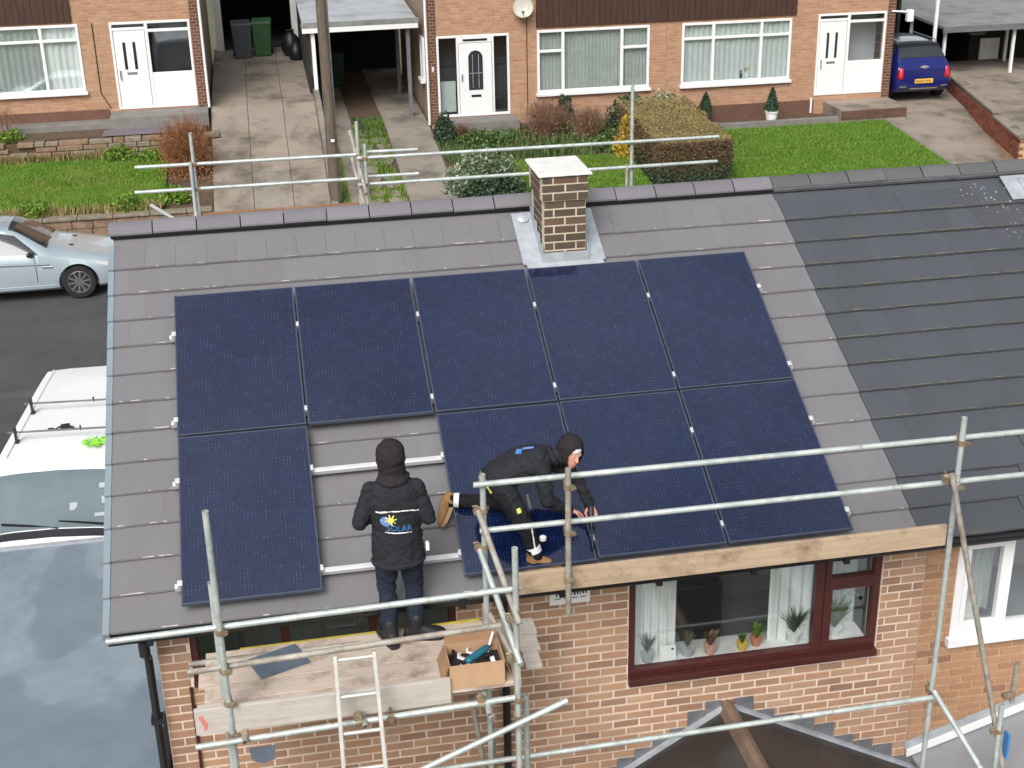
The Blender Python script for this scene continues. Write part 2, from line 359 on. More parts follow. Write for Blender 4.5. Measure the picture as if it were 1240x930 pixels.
c = t.mix(t.ramp(t.noise(26, 5, .75, vec=P_), [(.4, (0, 0, 0)), (.7, (.5,)*3)]), c, lin(58, 92, 28)); t.col(c)
t.p.inputs['Roughness'].default_value = .9; t.p.inputs['Specular IOR Level'].default_value = .15; t.bump(t.noise(45, 4, vec=P_), 1., .03); M['lawn'] = t.m
def leafmat(name, stops, rough=.55):
    t = NT(name); c = t.ramp(t.rnd(), stops); g = t.n('ShaderNodeNewGeometry')
    c = t.mix(t.ramp(t.noise(.55 if 'grass' in name else 2.2, 5, .7, vec=g.outputs['Position']), [(.46, (0, 0, 0)), (.7, (.55,)*3)]), c, tuple(x*y for x, y in zip(stops[-1][1], (.95, .8, .9)))); t.col(c); t.p.inputs['Roughness'].default_value = rough; t.p.inputs['Specular IOR Level'].default_value = .25
    return t.m
M['leaf_green'] = leafmat('leaf_green', [(0, lin(44, 66, 34)), (.5, lin(70, 96, 48)), (1, lin(104, 126, 72))])
M['leaf_grass'] = leafmat('leaf_grass', [(0, lin(78, 114, 36)), (.6, lin(98, 134, 44)), (1, lin(128, 148, 66))])
M['leaf_dark'] = leafmat('leaf_dark', [(0, lin(34, 52, 38)), (.6, lin(54, 76, 52)), (1, lin(82, 102, 76))])
M['leaf_varieg'] = leafmat('leaf_varieg', [(0, lin(60, 84, 54)), (.5, lin(96, 118, 86)), (.8, lin(140, 152, 124)), (1, lin(176, 182, 158))])
M['leaf_yellow'] = leafmat('leaf_yellow', [(0, lin(140, 118, 40)), (.5, lin(196, 166, 48)), (1, lin(168, 150, 70))])
M['leaf_tan'] = leafmat('leaf_tan', [(0, lin(136, 122, 80)), (.5, lin(154, 140, 94)), (1, lin(146, 140, 88))])
M['leaf_redbrown'] = leafmat('leaf_redbrown', [(0, lin(88, 66, 50)), (.5, lin(114, 86, 66)), (1, lin(104, 98, 64))])
M['twig_brown'] = leafmat('twig_brown', [(0, lin(124, 80, 52)), (.5, lin(156, 108, 72)), (1, lin(180, 134, 94))], .8)
M['twig_pink'] = leafmat('twig_pink', [(0, lin(112, 82, 66)), (.5, lin(146, 112, 92)), (1, lin(172, 142, 118))], .8)
t = NT('far_brick'); mp = t.n('ShaderNodeMapping'); t.l(t.tc.outputs['Object'], mp.inputs[0]); mp.inputs['Rotation'].default_value = (rad(90), 0, 0)
b = t.n('ShaderNodeTexBrick', Scale=1., **{'Mortar Size': .011, 'Brick Width': .235, 'Row Height': .08, 'Bias': 0.})
b.inputs['Color1'].default_value = (*lin(166, 124, 97), 1); b.inputs['Color2'].default_value = (*lin(188, 151, 121), 1); b.inputs['Mortar'].default_value = (*lin(176, 148, 124), 1)
t.l(mp.outputs[0], b.inputs[0]); c = t.mix(t.ramp(t.noise(2., 5), [(.35, (0, 0, 0)), (.75, (.45,)*3)]), b.outputs[0], lin(158, 116, 93))
c = t.mix(t.ramp(t.noise(14, 4, .7), [(.5, (0, 0, 0)), (.75, (.5,)*3)]), c, lin(136, 88, 64)); t.col(c)
t.p.inputs['Roughness'].default_value = .9; inv = t.math('SUBTRACT', 1., b.outputs['Fac']); t.bump(inv, .6, .012); M['far_brick'] = t.m
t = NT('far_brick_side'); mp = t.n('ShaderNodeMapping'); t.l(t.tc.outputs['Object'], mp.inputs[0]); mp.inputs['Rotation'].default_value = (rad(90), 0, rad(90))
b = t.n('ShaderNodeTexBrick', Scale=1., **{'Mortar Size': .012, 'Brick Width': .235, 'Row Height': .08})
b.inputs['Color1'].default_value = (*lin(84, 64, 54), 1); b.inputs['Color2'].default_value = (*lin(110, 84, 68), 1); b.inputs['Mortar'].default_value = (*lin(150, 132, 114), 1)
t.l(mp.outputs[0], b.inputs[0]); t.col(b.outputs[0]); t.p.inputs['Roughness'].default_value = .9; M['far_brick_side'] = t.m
t = NT('flat_roof'); geo = t.n('ShaderNodeNewGeometry'); P_ = geo.outputs['Position']
mp = t.n('ShaderNodeMapping'); mp.inputs['Scale'].default_value = (1, .55, 1); t.l(P_, mp.inputs[0])
wet = t.ramp(t.noise(.9, 2.5, .45, vec=mp.outputs[0]), [(.50, (0, 0, 0)), (.53, (1, 1, 1))])
rim = t.ramp(t.noise(.9, 2.5, .45, vec=mp.outputs[0]), [(.425, (0, 0, 0)), (.462, (.16,)*3), (.47, (0, 0, 0))])
c = t.ramp(t.noise(2.2, 5, .7, vec=P_), [(.3, lin(116, 130, 142)), (.7, lin(136, 150, 160))])
c = t.mix(rim, c, lin(150, 160, 168)); c = t.mix(t.math('MULTIPLY', wet, .5), c, lin(96, 108, 120)); t.col(c)
t.l(t.ramp(wet, [(0, (.3,)*3), (1, (.16,)*3)]), t.p.inputs['Roughness']); t.p.inputs['Specular IOR Level'].default_value = .6; M['flat_roof'] = t.m
M['felt'] = simple('felt', lin(132, 134, 132), .7, .12, 2, .3, 60, dirt=lin(96, 98, 90), dscale=1.2, damt=.7)
M['felt_pale'] = simple('felt_pale', lin(176, 182, 188), .35, .12, 2, .2, 30, dirt=lin(128, 128, 124), dscale=1.6, damt=.7)
M['poly_brown'] = simple('poly_brown', lin(46, 42, 40), .4, .12, 3, spec=.5, dirt=lin(60, 54, 49), dscale=2)
M['wood_ridge'] = simple('wood_ridge', lin(112, 92, 78), .7, .2, 6, .3, 30)
M['grey_sheet'] = simple('grey_sheet', lin(138, 140, 144), .5, .08, 2)
# paints, cloth, skin
M['paint_silver'] = simple('paint_silver', lin(180, 195, 203), .28, .03, 2, metal=.35, coat=.8)
M['paint_white'] = simple('paint_white', (.80, .82, .83), .3, .02, 2, coat=.5, dirt=(.68, .7, .7), dscale=3, damt=.35)
M['paint_blue'] = simple('paint_blue', lin(24, 36, 108), .25, .06, 2, metal=.2, coat=.9)
M['tyre'] = simple('tyre', (.014, .014, .015), .8, .2, 10)
M['rim_dark'] = simple('rim_dark', (.3, .29, .28), .35, .15, 10, metal=.7)
M['red_lamp'] = simple('red_lamp', lin(190, 24, 40), .2, .1, 10, coat=.6)
M['lamp_clear'] = simple('lamp_clear', (.6, .62, .64), .15, .1, 10, coat=.6)
M['plate_yellow'] = simple('plate_yellow', lin(232, 186, 60), .4, .05, 10)
M['plate_ink'] = simple('plate_ink', (.01, .01, .01), .5)
M['chrome'] = simple('chrome', (.75, .76, .78), .15, .05, 5, metal=.9)
M['hivis'] = simple('hivis', lin(140, 214, 60), .7, .25, 20)
M['cloth_black'] = simple('cloth_black', lin(40, 41, 46), .85, .18, 9, .3, 55, spec=.25)
M['cloth_hood'] = simple('cloth_hood', lin(44, 40, 44), .9, .15, 12, .3, 70, spec=.2)
M['cloth_navy'] = simple('cloth_navy', lin(36, 42, 56), .85, .2, 8, .35, 50, spec=.25)
M['cloth_work'] = simple('cloth_work', lin(28, 28, 32), .85, .2, 10, .3, 50, spec=.25)
M['boot_black'] = simple('boot_black', lin(30, 30, 34), .6, .2, 20, .3, 60)
M['boot_tan'] = simple('boot_tan', lin(146, 110, 70), .8, .2, 16, .4, 50)
M['sole_tan'] = simple('sole_tan', lin(176, 146, 112), .8, .2, 16, .3, 40)
M['skin'] = simple('skin', lin(208, 150, 130), .55, .08, 14)
M['cap_white'] = simple('cap_white', (.7, .7, .72), .8, .1, 14)
M['reflect_white'] = simple('reflect_white', (.82, .84, .84), .5, .05, 10)
M['logo_blue'] = simple('logo_blue', lin(70, 130, 190), .6, .1, 10)
M['logo_navy'] = simple('logo_navy', lin(110, 140, 200), .6, .1, 10)
M['logo_yellow'] = simple('logo_yellow', lin(240, 226, 110), .6, .05, 10)
M['pad_yellow'] = simple('pad_yellow', lin(216, 220, 110), .7, .1, 10)
M['bin_grey'] = simple('bin_grey', lin(72, 76, 82), .5, .1, 6)
M['bin_green'] = simple('bin_green', lin(52, 92, 54), .5, .12, 6)
M['bin_darkgreen'] = simple('bin_darkgreen', lin(24, 62, 40), .5, .12, 6)
M['dish'] = simple('dish', lin(186, 184, 174), .5, .1, 10)
M['terracotta'] = simple('terracotta', lin(190, 128, 96), .8, .1, 12)
M['pot_yellow'] = simple('pot_yellow', lin(214, 184, 76), .6, .1, 12)
M['pot_grey'] = simple('pot_grey', lin(160, 168, 172), .6, .1, 12)
M['pot_pink'] = simple('pot_pink', lin(206, 158, 140), .6, .1, 12)
M['pot_white'] = simple('pot_white', (.75, .76, .75), .5, .05, 12)
M['roof_tile_far'] = simple('roof_tile_far', lin(96, 84, 78), .8, .2, 5, .5, 12)
# ================================================================ SETTING: terrain, road
PHI = rad(27.3436); cP, sP = math.cos(PHI), math.sin(PHI)
def R(x, t, h): return Vector((x, t*cP-h*sP, t*sP+h*cP))
ROOF_H = -.13; EAVE_T = -.12; GAUGE = .342; RIDGE_T = 4.60; RIDGE_Y = R(0, RIDGE_T, ROOF_H).y; RIDGE_Z = R(0, RIDGE_T, ROOF_H).z
def interp(v, pts): return float(np.interp(v, [p[0] for p in pts], [p[1] for p in pts]))
ZPROF = [(-60, -7.2), (-20, -5.6), (-2, -5.2), (1, -5.2), (5, -4.4), (8, -3.95), (15.6, -3.08), (20.2, -3.08), (26, -2.6), (45, -2.3), (300, 4)]
mb = MB(); xs = [-300, -60, -25, -12, -6, -3, 0, 4, 8, 14, 20, 26, 40, 80, 300]; ys = [-200, -60, -20, -2, 1, 3, 5, 8, 12, 15.6, 20.2, 23, 26, 35, 45, 80, 160, 300]
vs = [(x, y, interp(y, ZPROF)-.02) for y in ys for x in xs]; nx = len(xs)
mb.add(vs, [(j*nx+i, j*nx+i+1, (j+1)*nx+i+1, (j+1)*nx+i) for j in range(len(ys)-1) for i in range(nx-1)])
tag(mb.build('ground', M['ground']), kind='structure')
def sheet(name, mat, xs, ys, zf, kind='structure', amp=0):
    nx = len(xs); vs = [(x, y, zf(x, y)+(noise.noise((x*1.3, y*1.3, 0))*amp if amp else 0)) for y in ys for x in xs]
    o = MB().add(vs, [(j*nx+i, j*nx+i+1, (j+1)*nx+i+1, (j+1)*nx+i) for j in range(len(ys)-1) for i in range(nx-1)]).build(name, mat, smooth=True)
    return tag(o, kind=kind)
lsp = lambda a, b, n: list(np.linspace(a, b, n))
sheet('road', M['asphalt'], [-80, -20, 0, 20, 90], lsp(12.2, 18.9, 6), lambda x, y: -3.0+.04*math.sin((y-12.2)/6.7*math.pi)-.04)
mb = MB()
for i in range(-20, 40): mb.box(i*.92, i*.92+.91, 18.9, 19.03, -3.2, -2.9)
tag(mb.build('kerb', M['pavement']), kind='structure')
mb = MB().box(-80, 90, 19.03, 20.2, -3.2, -2.905); tag(mb.build('pavement', M['pavement']), kind='structure')
mb = MB().box(-80, 90, 10.6, 12.1, -3.6, -3.0); tag(mb.build('pavement', M['asphalt']), kind='structure')
sheet('driveway', M['asphalt'], lsp(-5.5, -.9, 4), lsp(4.9, 12.15, 8), lambda x, y: interp(y, [(4.9, -4.2), (8, -3.86), (10.6, -3.5), (12.15, -2.98)])+.03)

# ================================================================ OUR HOUSE
house = thing('brick_house', 'brick house under the solar panels with plum-grey tiled roof and brown window frames', 'house', (3.1, 4.2, -5.2))
WY = .2; HX0, HX1 = -.27, 6.60
CP, BP = .0853, .2455      # course and brick pitch
wall = MB()
def holes_wall(mb, x0, x1, z0, z1, y0, y1, holes, mi=0):
    X = sorted({x0, x1, *[v for h in holes for v in h[:2]]}); Z = sorted({z0, z1, *[v for h in holes for v in h[2:]]})
    X = [v for v in X if x0 <= v <= x1]; Z = [v for v in Z if z0 <= v <= z1]
    for a, b in zip(X[:-1], X[1:]):
        run = None
        for c, d in zip(Z[:-1], Z[1:]):
            cx, cz = (a+b)/2, (c+d)/2
            if any(h[0] < cx < h[1] and h[2] < cz < h[3] for h in holes): continue
            mb.box(a, b, y0, y1, c, d, mi)
LWIN = (.0, 2.25, -.92, -.36); MWIN = (3.79, 6.17, -1.49, -.36)
holes_wall(wall, HX0, HX1-.01, -5.2, -.30, WY+.006, WY+.25, [LWIN, MWIN])
wall.box(HX0, HX0+.25, WY+.25, 8.0, -5.2, -.30); wall.box(HX0+.25, HX1-.01, 7.75, 8.0, -5.2, -.30)
# left gable
wall.add([(HX0, WY+.02, -.3), (HX0, 8.0, -.3), (HX0, RIDGE_Y, RIDGE_Z-.2), (HX0+.24, WY+.02, -.3), (HX0+.24, 8.0, -.3), (HX0+.24, RIDGE_Y, RIDGE_Z-.2)],
         [(0, 1, 2), (3, 5, 4), (0, 3, 4, 1), (1, 4, 5, 2), (2, 5, 3, 0)])
wall_o = wall.build('wall', M['mortar_pale'], house)
def brick_mesh(L, H, D, mat, name='brick'):
    b = MB().box(-L/2, L/2, 0, D, -H/2, H/2)
    me = b.mesh(name, mat)
    bm = bmesh.new(); bm.from_mesh(me); bmesh.ops.bevel(bm, geom=[e for e in bm.edges if all(v.co.y < .001 for v in e.verts)], offset=.004, segments=1, affect='EDGES'); bm.to_mesh(me); bm.free()
    return me
def lay_bricks(parent, mat, x0, x1, z0, z1, yface, holes, maxn, vis, seed, half_first=False, mat_name='brick', teeth=None):
    rnd = random.Random(seed); JT = .017; full = brick_mesh(BP-JT, CP-JT, .05, mat); half = brick_mesh(BP/2-JT, CP-JT, .05, mat)
    items = []
    k = 0; z = z1-CP/2
    while z > z0:
        x = x0-(BP/2 if k % 2 else 0)
        xe = x1
        while x < xe-.02:
            a, b = max(x, x0), min(x+BP, xe)
            segs = [(a, b)]
            for h in holes:
                if h[2]-.02 < z < h[3]:
                    ns = []
                    for (p, q) in segs:
                        if q <= h[0] or p >= h[1]: ns.append((p, q))
                        else:
                            if p < h[0]-.03: ns.append((p, h[0]))
                            if q > h[1]+.03: ns.append((h[1], q))
                    segs = ns
            for (p, q) in segs:
                if q-p > .04: items.append(((p+q)/2, z, q-p, k))
            x += BP
        z -= CP; k += 1
    seen = sorted([i for i in items if vis(i[0], i[1])], key=lambda i: -i[2]*10-i[1]*.01)
    chosen = set(id(i) for i in seen[:maxn]); rest = MB()
    for it in items:
        cx, cz, w, k = it; y = yface+rnd.uniform(-.002, .002)
        if id(it) in chosen:
            me, w0 = (full, BP) if w > BP*.75 else (half, BP/2)
            inst('brick', me, parent, (cx+rnd.uniform(-.002, .002), y, cz+rnd.uniform(-.0015, .0015)), (0, rnd.uniform(-.006, .006), 0), ((w-JT)/(w0-JT), 1, 1))
        elif cz > z0: rest.box(cx-w/2+JT/2, cx+w/2-JT/2, y, y+.05, cz-CP/2+JT/2, cz+CP/2-JT/2)
    if rest.v: tag(rest.build('brick_field', mat, parent), kind='stuff')
def vis_main(x, z):
    if x < .05 and z > -1.7: return True
    if .05 <= x < 2.45: return -1.95 < z < -1.15
    if 2.45 <= x: return z > -2.3-.0*(x) and (z > -1.85-abs(x-4.74)*.5)
    return False
lay_bricks(wall_o, M['brick_pink'], HX0+.0, HX1-.01, -3.05, -.34, WY, [LWIN, MWIN], 290, vis_main, 3)
# toothed joint: shade of end bricks differs on the corner pier
mb = MB(); mb.tube((-.035, WY-.02, -.93), (-.035, WY-.02, -5.1), .013, n=8); mb.build('cable', M['brown_upvc'], house, True)
# eaves: fascia, soffit, gutter, downpipe
mb = MB(); mb.box(-.62, 6.58, .03, .05, -.33, -.19); mb.box(-.62, 6.58, .05, WY+.02, -.335, -.32); mb.build('fascia', M['white_upvc'], house)
def gutter(mb, x0, x1, y, z, r=.06):
    n = 10; prof = [(y+r*math.cos(math.pi+math.pi*i/n), z+r*math.sin(math.pi+math.pi*i/n)) for i in range(n+1)]
    prof2 = [(y+(r-.006)*math.cos(math.pi+math.pi*i/n), z+(r-.006)*math.sin(math.pi+math.pi*i/n)) for i in range(n, -1, -1)]
    ring = prof+prof2
    mb.loft([[(x0, a, b) for a, b in ring], [(x1, a, b) for a, b in ring]])
mb = MB(); gutter(mb, -.6, 6.5, -.035, -.225)
for x in np.arange(-.3, 6.5, .85): mb.box(x, x+.05, -.1, .03, -.295, -.205)
mb.build('gutter', M['black_plastic'], house)
mb = MB(); mb.tube((-.335, -.03, -.28), (-.335, -.03, -.42), .045); mb.tube((-.335, -.03, -.4), (-.335, .13, -.55), .034); mb.tube((-.335, .13, -.54), (-.335, .13, -5.0), .034)
for z in (-1.2, -2.6): mb.box(-.385, -.285, .09, .2, z, z+.05)
mb.build('downpipe', M['black_plastic'], house, True)
mb = MB(); mb.tube((2.66, .14, -.3), (2.66, .14, -5.0), .034); mb.tube((2.66, -.03, -.27), (2.66, .14, -.45), .04); mb.box(2.6, 2.72, .09, .2, -1.0, -.95)
mb.build('downpipe', M['black_plastic'], house, True)
# windows of our house
def win_bars(mb, x0, x1, z0, z1, y0, y1, w):
    mb.box(x0, x1, y0, y1, z0, z0+w); mb.box(x0, x1, y0, y1, z1-w, z1); mb.box(x0, x0+w, y0, y1, z0+w, z1-w); mb.box(x1-w, x1, y0, y1, z0+w, z1-w)
def pane(parent, x0, x1, z0, z1, y, mat='glass'):
    return MB().box(x0, x1, y, y+.006, z0, z1).build('pane', M[mat], parent)
def curtain(name, parent, mat, x0, x1, z0, z1, y, folds=9, amp=.03, side=1):
    n = folds*8; vs = []
    for k, z in ((0, z0), (1, z1)):
        for i in range(n+1):
            u = i/n; vs.append((x0+(x1-x0)*u, y+amp*math.sin(u*folds*2*math.pi+k*.5)+.01*math.sin(u*31), z))
    o = MB().add(vs, [(i, i+1, n+2+i, n+1+i) for i in range(n)]).build(name, M[mat], parent, True, sharp=0)
    return o
def window_brown():
    w = MB(); x0, x1, z0, z1 = MWIN
    win_bars(w, x0, x1, z0+.07, z1, WY+.02, WY+.1, .065)
    w.box(5.55, 5.63, WY+.018, WY+.1, z0+.13, z1-.06); w.box(5.63, 5.69, WY+.012, WY+.1, z0+.135, z1-.065)
    w.box(5.69, x1-.065, WY+.017, WY+.1, -.76, -.64); win_bars(w, 5.66, x1-.02, z0+.11, -.66, WY+.01, WY+.05, .05)
    o = w.build('window', M['brown_upvc'], house, bevel=.006)
    s = MB().box(x0-.0, x1+.0, WY-.05, WY+.1, z0, z0+.07); s.build('sill', M['brown_upvc'], o, bevel=.006)
    pane(o, x0+.06, 5.56, z0+.12, z1-.05, WY+.06); pane(o, 5.7, x1-.06, z0+.15, -.74, WY+.055); pane(o, 5.7, x1-.06, -.65, z1-.05, WY+.06)
    mb = MB().box(x0+.05, x1-.04, WY+.11, WY+.42, z0+.06, z0+.10); mb.build('inner_sill', M['white_paint'], o)
    curtain('curtain', o, 'curtain_white', x0+.05, 4.3, z0+.10, z1, WY+.24, 6); curtain('curtain', o, 'curtain_white', 5.2, 5.62, z0+.10, z1, WY+.26, 4)
    curtain('curtain', o, 'curtain_net', 5.72, 6.12, z0+.1, z1, WY+.4, 3)
    r = MB(); r.box(x0-.4, x1+.3, WY+.26, WY+2.6, z0-.9, z0-.88); r.box(x0-.4, x1+.3, WY+2.6, WY+2.62, z0-.9, z1+.3); r.box(x0-.42, x0-.4, WY+.26, WY+2.6, z0-.9, z1+.3); r.box(x1+.3, x1+.32, WY+.26, WY+2.6, z0-.9, z1+.3); r.box(x0-.4, x1+.3, WY+.26, WY+2.6, z1+.28, z1+.3)
    r.build('room_lining', M['room_dark'], o)
    f = MB(); f.box(4.35, 5.2, WY+1.5, WY+2.2, -2.3, -1.5); f.box(4.3, 4.5, WY+1.0, WY+1.1, -2.3, -.9); f.build('furniture', M['dark_plastic'], o, bevel=.02)
window_brown()
def window_left():
    w = MB(); x0, x1, z0, z1 = LWIN
    win_bars(w, x0, x1, z0+.06, z1, WY+.02, WY+.1, .06); w.box(.75, .83, WY+.02, WY+.1, z0+.1, z1-.05); w.box(1.5, 1.58, WY+.02, WY+.1, z0+.1, z1-.05)
    o = w.build('window', M['brown_upvc'], house, bevel=.006)
    MB().box(x0, x1, WY-.05, WY+.1, z0, z0+.06).build('sill', M['brown_upvc'], o, bevel=.006)
    for a, b in ((.06, .75), (.83, 1.5), (1.58, 2.19)): pane(o, a, b, z0+.11, z1-.05, WY+.06, 'glass_dark')
    r = MB(); r.box(x0-.1, x1+.3, WY+1.2, WY+1.22, z0-.9, z1+.1); r.box(x0-.1, x1+.1, WY+.26, WY+1.2, z0-.9, z0-.88); r.build('room_lining', M['room_dark'], o)
window_left()
# ---------------------------------------------------------------- roof
rd = MB()
def slab(mb, x0, x1, t0, t1, h0, h1, mi=0):
    mb.hexa([R(x0, t0, h0), R(x1, t0, h0), R(x1, t1, h0), R(x0, t1, h0), R(x0, t0, h1), R(x1, t0, h1), R(x1, t1, h1), R(x0, t1, h1)], mi)
slab(rd, -.6, 6.397, EAVE_T+.06, RIDGE_T-.02, ROOF_H-.12, ROOF_H-.045)
def back(p): return Vector((p.x, 2*RIDGE_Y-p.y, p.z))
rd.hexa([back(R(x, t_, h)) for h in (ROOF_H-.12, ROOF_H) for x, t_ in ((-.62, EAVE_T), (6.397, EAVE_T), (6.397, RIDGE_T-.02), (-.62, RIDGE_T-.02))])
roof = rd.build('roof', M['tile_new'], house)
TL, TT = .42, .022
def tile_mesh(w, mat, L=TL):
    b = MB().box(-w/2, w/2, 0, L, -TT, 0)
    me = b.mesh('tile', mat); bm = bmesh.new(); bm.from_mesh(me)
    bmesh.ops.bevel(bm, geom=[e for e in bm.edges if all(v.co.y < .001 and v.co.z > -.001 for v in e.verts)], offset=.006, segments=2, affect='EDGES')
    bm.to_mesh(me); bm.free(); return me
TILT = PHI-math.atan(.026/GAUGE)
def lay_tiles(parent, mat, x0, x1, hidden, rng, first_half=False, ncourse=13, tw=.300):
    full = tile_mesh(tw-.0004, mat); half = tile_mesh(tw/2-.0004, mat); stuff = MB()
    topfull = tile_mesh(tw-.002, mat, .33); n = 0
    for k in range(ncourse):
        t0 = EAVE_T+GAUGE*k; x = x0-(tw/2 if (k+first_half) % 2 else 0)
        while x < x1-.02:
            a, b = max(x, x0), min(x+tw, x1); w = b-a; x += tw
            if w < .03: continue
            me, w0 = (full, tw) if w > tw*.7 else (half, tw/2)
            if k == ncourse-1: me, w0 = topfull, tw
            h = ROOF_H+.004+rng.uniform(-.001, .001)
            p = R((a+b)/2, t0+rng.uniform(-.004, .004), h)
            if hidden(a, b, t0) or n >= 296:
                slab(stuff, a+.002, b-.002, t0, t0+TL-.06, h-.03, h-.008)
            else:
                inst('tile', me, parent, p, (TILT+rng.uniform(-.003, .003), 0, rng.uniform(-.0015, .0015)), ((w-.002)/(w0-.002), 1, 1)); n += 1
    if stuff.v: tag(stuff.build('tile_field', mat, parent), kind='stuff')
PW, PL, PG = 1.134, 1.709, .020
def under_panels(a, b, t):
    if a < .12 or b > 5.62 or t < -.02 or t > 3.05: return False
    return not (1.0 < b and a < 2.45 and t < 1.85)
rg = random.Random(11)
lay_tiles(roof, M['tile_new'], -.585, 6.397, under_panels, rg)
# pale chips of cement and grit caught on the tile edges
mb = MB()
for k in range(13):
    t0 = EAVE_T+GAUGE*k
    for _ in range(26):
        x = rg.uniform(-.55, 6.35); l = rg.choice([.015, .02, .03, .05, .08, .13]); w = rg.uniform(.004, .009)
        slab(mb, x, x+l, t0+.002, t0+.002+w, ROOF_H+.0045, ROOF_H+.010)
tag(mb.build('edge_debris', M['tile_edge_debris'], roof), kind='stuff')
# verge units
vm = MB().box(-.028, .028, 0, .37, -.07, .006).mesh('verge_unit', M['verge'])
for k in range(13): inst('verge_unit', vm, roof, R(-.612, EAVE_T+GAUGE*k-.01, ROOF_H+.006), (TILT, 0, 0))
# ridge tiles
def ridge_mesh(L, mat):
    prof = []; th = .018; w = .165; top = .040
    outer = [(-w*cP, -w*sP+top), (-.075, -.018+top), (-.035, .006+top), (0, .014+top), (.035, .006+top), (.075, -.018+top), (w*cP, -w*sP+top)]
    inner = [(y, z-th) for y, z in outer[::-1]]
    ring = outer+inner
    b = MB().loft([[(0, y, z) for y, z in ring], [(L, y, z) for y, z in ring]])
    return b.mesh('ridge_tile', mat, smooth=False)
RP = .44
rm = ridge_mesh(RP-.012, M['ridge_new']); nr = 16
for i in range(nr): inst('ridge_tile', rm, roof, (-.64+i*RP, RIDGE_Y+rg.uniform(-.004, .004), RIDGE_Z+rg.uniform(-.004, .005)), (0, rg.uniform(-.006, .006), rg.uniform(-.006, .006)))
mb = MB(); mb.box(-.62, 6.39, RIDGE_Y-.05, RIDGE_Y+.05, RIDGE_Z-.09, RIDGE_Z+.01); slab(mb, -.62, 6.39, RIDGE_T-.163, RIDGE_T-.06, ROOF_H-.02, ROOF_H+.016)
mb.build('ridge_union', M['black_plastic'], roof)
# ---------------------------------------------------------------- chimney
chim = MB().box(3.69, 4.12, 3.265, 3.885, .9, 2.2).box(3.669, 4.141, 3.244, 3.906, 2.2, 2.45).build('chimney', M['mortar_cream'], house)
def chimney_bricks():
    L2 = .222; rng = random.Random(5); cache = {}
    def br(cx, cy, z, lx, ly):
        key = (round(lx, 3), round(ly, 3))
        if key not in cache: cache[key] = MB().box(-lx/2, lx/2, -ly/2, ly/2, -.035, .035).mesh('brick', M['brick_chimney'])
        inst('brick', cache[key], chim, (cx+rng.uniform(-.002, .002), cy+rng.uniform(-.002, .002), z), (0, 0, rng.uniform(-.006, .006)))
    for k in range(18):
        z = 2.415-.0865*k; e = .022 if k < 3 else 0
        if z < 1.25: break
        x0, x1, y0, y1 = 3.685-e, 4.125+e, 3.26-e, 3.89+e; W_, D_ = x1-x0, y1-y0; d = .1
        fx = [W_/2]*2 if k % 2 else [W_*.24, W_*.52, W_*.24]
        for yf in (y0+d/2, y1-d/2):
            x = x0
            for w in fx: br(x+w/2, yf, z, w-.016, d); x += w
        inner = D_-2*d-.012; fy = [inner/2]*2 if k % 2 else [inner*.25, inner*.5, inner*.25]
        for xf in (x0+d/2, x1-d/2):
            y = y0+d+.006
            for w in fy: br(xf, y+w/2, z, d, w-.016); y += w
chimney_bricks()
c = MB(); c.hexa([(3.625, 3.21, 2.455), (4.185, 3.21, 2.455), (4.185, 3.94, 2.455), (3.625, 3.94, 2.455), (3.635, 3.22, 2.482), (4.175, 3.22, 2.482), (4.175, 3.93, 2.482), (3.635, 3.93, 2.482)])
c.build('capping', M['cement'], chim, bevel=.012)
fl = MB()
slab(fl, 3.47, 3.69, 3.60, 4.36, ROOF_H+.012, ROOF_H+.018); slab(fl, 4.12, 4.33, 3.60, 4.36, ROOF_H+.012, ROOF_H+.018); slab(fl, 3.5, 4.30, 3.46, 3.64, ROOF_H+.02, ROOF_H+.026)
fl.box(3.66, 4.15, 3.243, 3.256, 1.5, 1.66)                                  # apron on the face
for i in range(4):                                                         # stepped side flashing
    y0 = 3.25+i*.16; z0 = R(0, (y0-.06)/cP, ROOF_H).z
    fl.box(3.668, 3.678, y0, y0+.165, z0-.03, z0+.20); fl.box(4.132, 4.142, y0, y0+.165, z0-.03, z0+.20)
fl.build('flashing', M['lead'], chim)
mb = MB(); c0 = R(3.58, 4.28, ROOF_H+.02)
mb.lathe(c0, [(.07, 0), (.075, .012), (.05, .028), (.0, .034)], 14, axis=(0, -sP, cP)); mb.build('flashing_saddle', M['lead'], chim, True)

# ================================================================ SOLAR PANELS + RAILS
def panel_meshes():
    g = MB().box(-PW/2+.0105, PW/2-.0105, -PL/2+.0105, PL/2-.0105, -.008, -.002)
    f = MB()
    for a in ((-PW/2, PW/2, -PL/2, -PL/2+.011), (-PW/2, PW/2, PL/2-.011, PL/2), (-PW/2, -PW/2+.011, -PL/2+.011, PL/2-.011), (PW/2-.011, PW/2, -PL/2+.011, PL/2-.011)):
        f.box(*a, -.035, 0)
    b = MB().box(-PW/2+.03, PW/2-.03, -PL/2+.03, PL/2-.03, -.014, -.0105)
    return g.mesh('glass', M['solar_glass']), f.mesh('frame', M['frame_navy']), b.mesh('backsheet', M['dark_plastic'])
M['frame_navy'] = simple('frame_navy', lin(92, 100, 118), .35, .1, 8, metal=.5)
gm, fm, bmh = panel_meshes()
LAB = {(0, 1): 'top row, nearest the gable end of the roof', (1, 1): 'top row, above the bare rails of the missing panel',
       (2, 1): 'top row, just on the gable side of the chimney', (3, 1): 'top row, directly under the chimney and its lead apron', (4, 1): 'top row, beside the darker neighbouring roof',
       (0, 0): 'bottom row, alone by the gable above the loose tile', (2, 0): 'bottom row, with the crouching worker kneeling on it',
       (3, 0): 'bottom row, just beyond the tip of the power driver', (4, 0): 'bottom row, above the brown window beside the darker roof'}
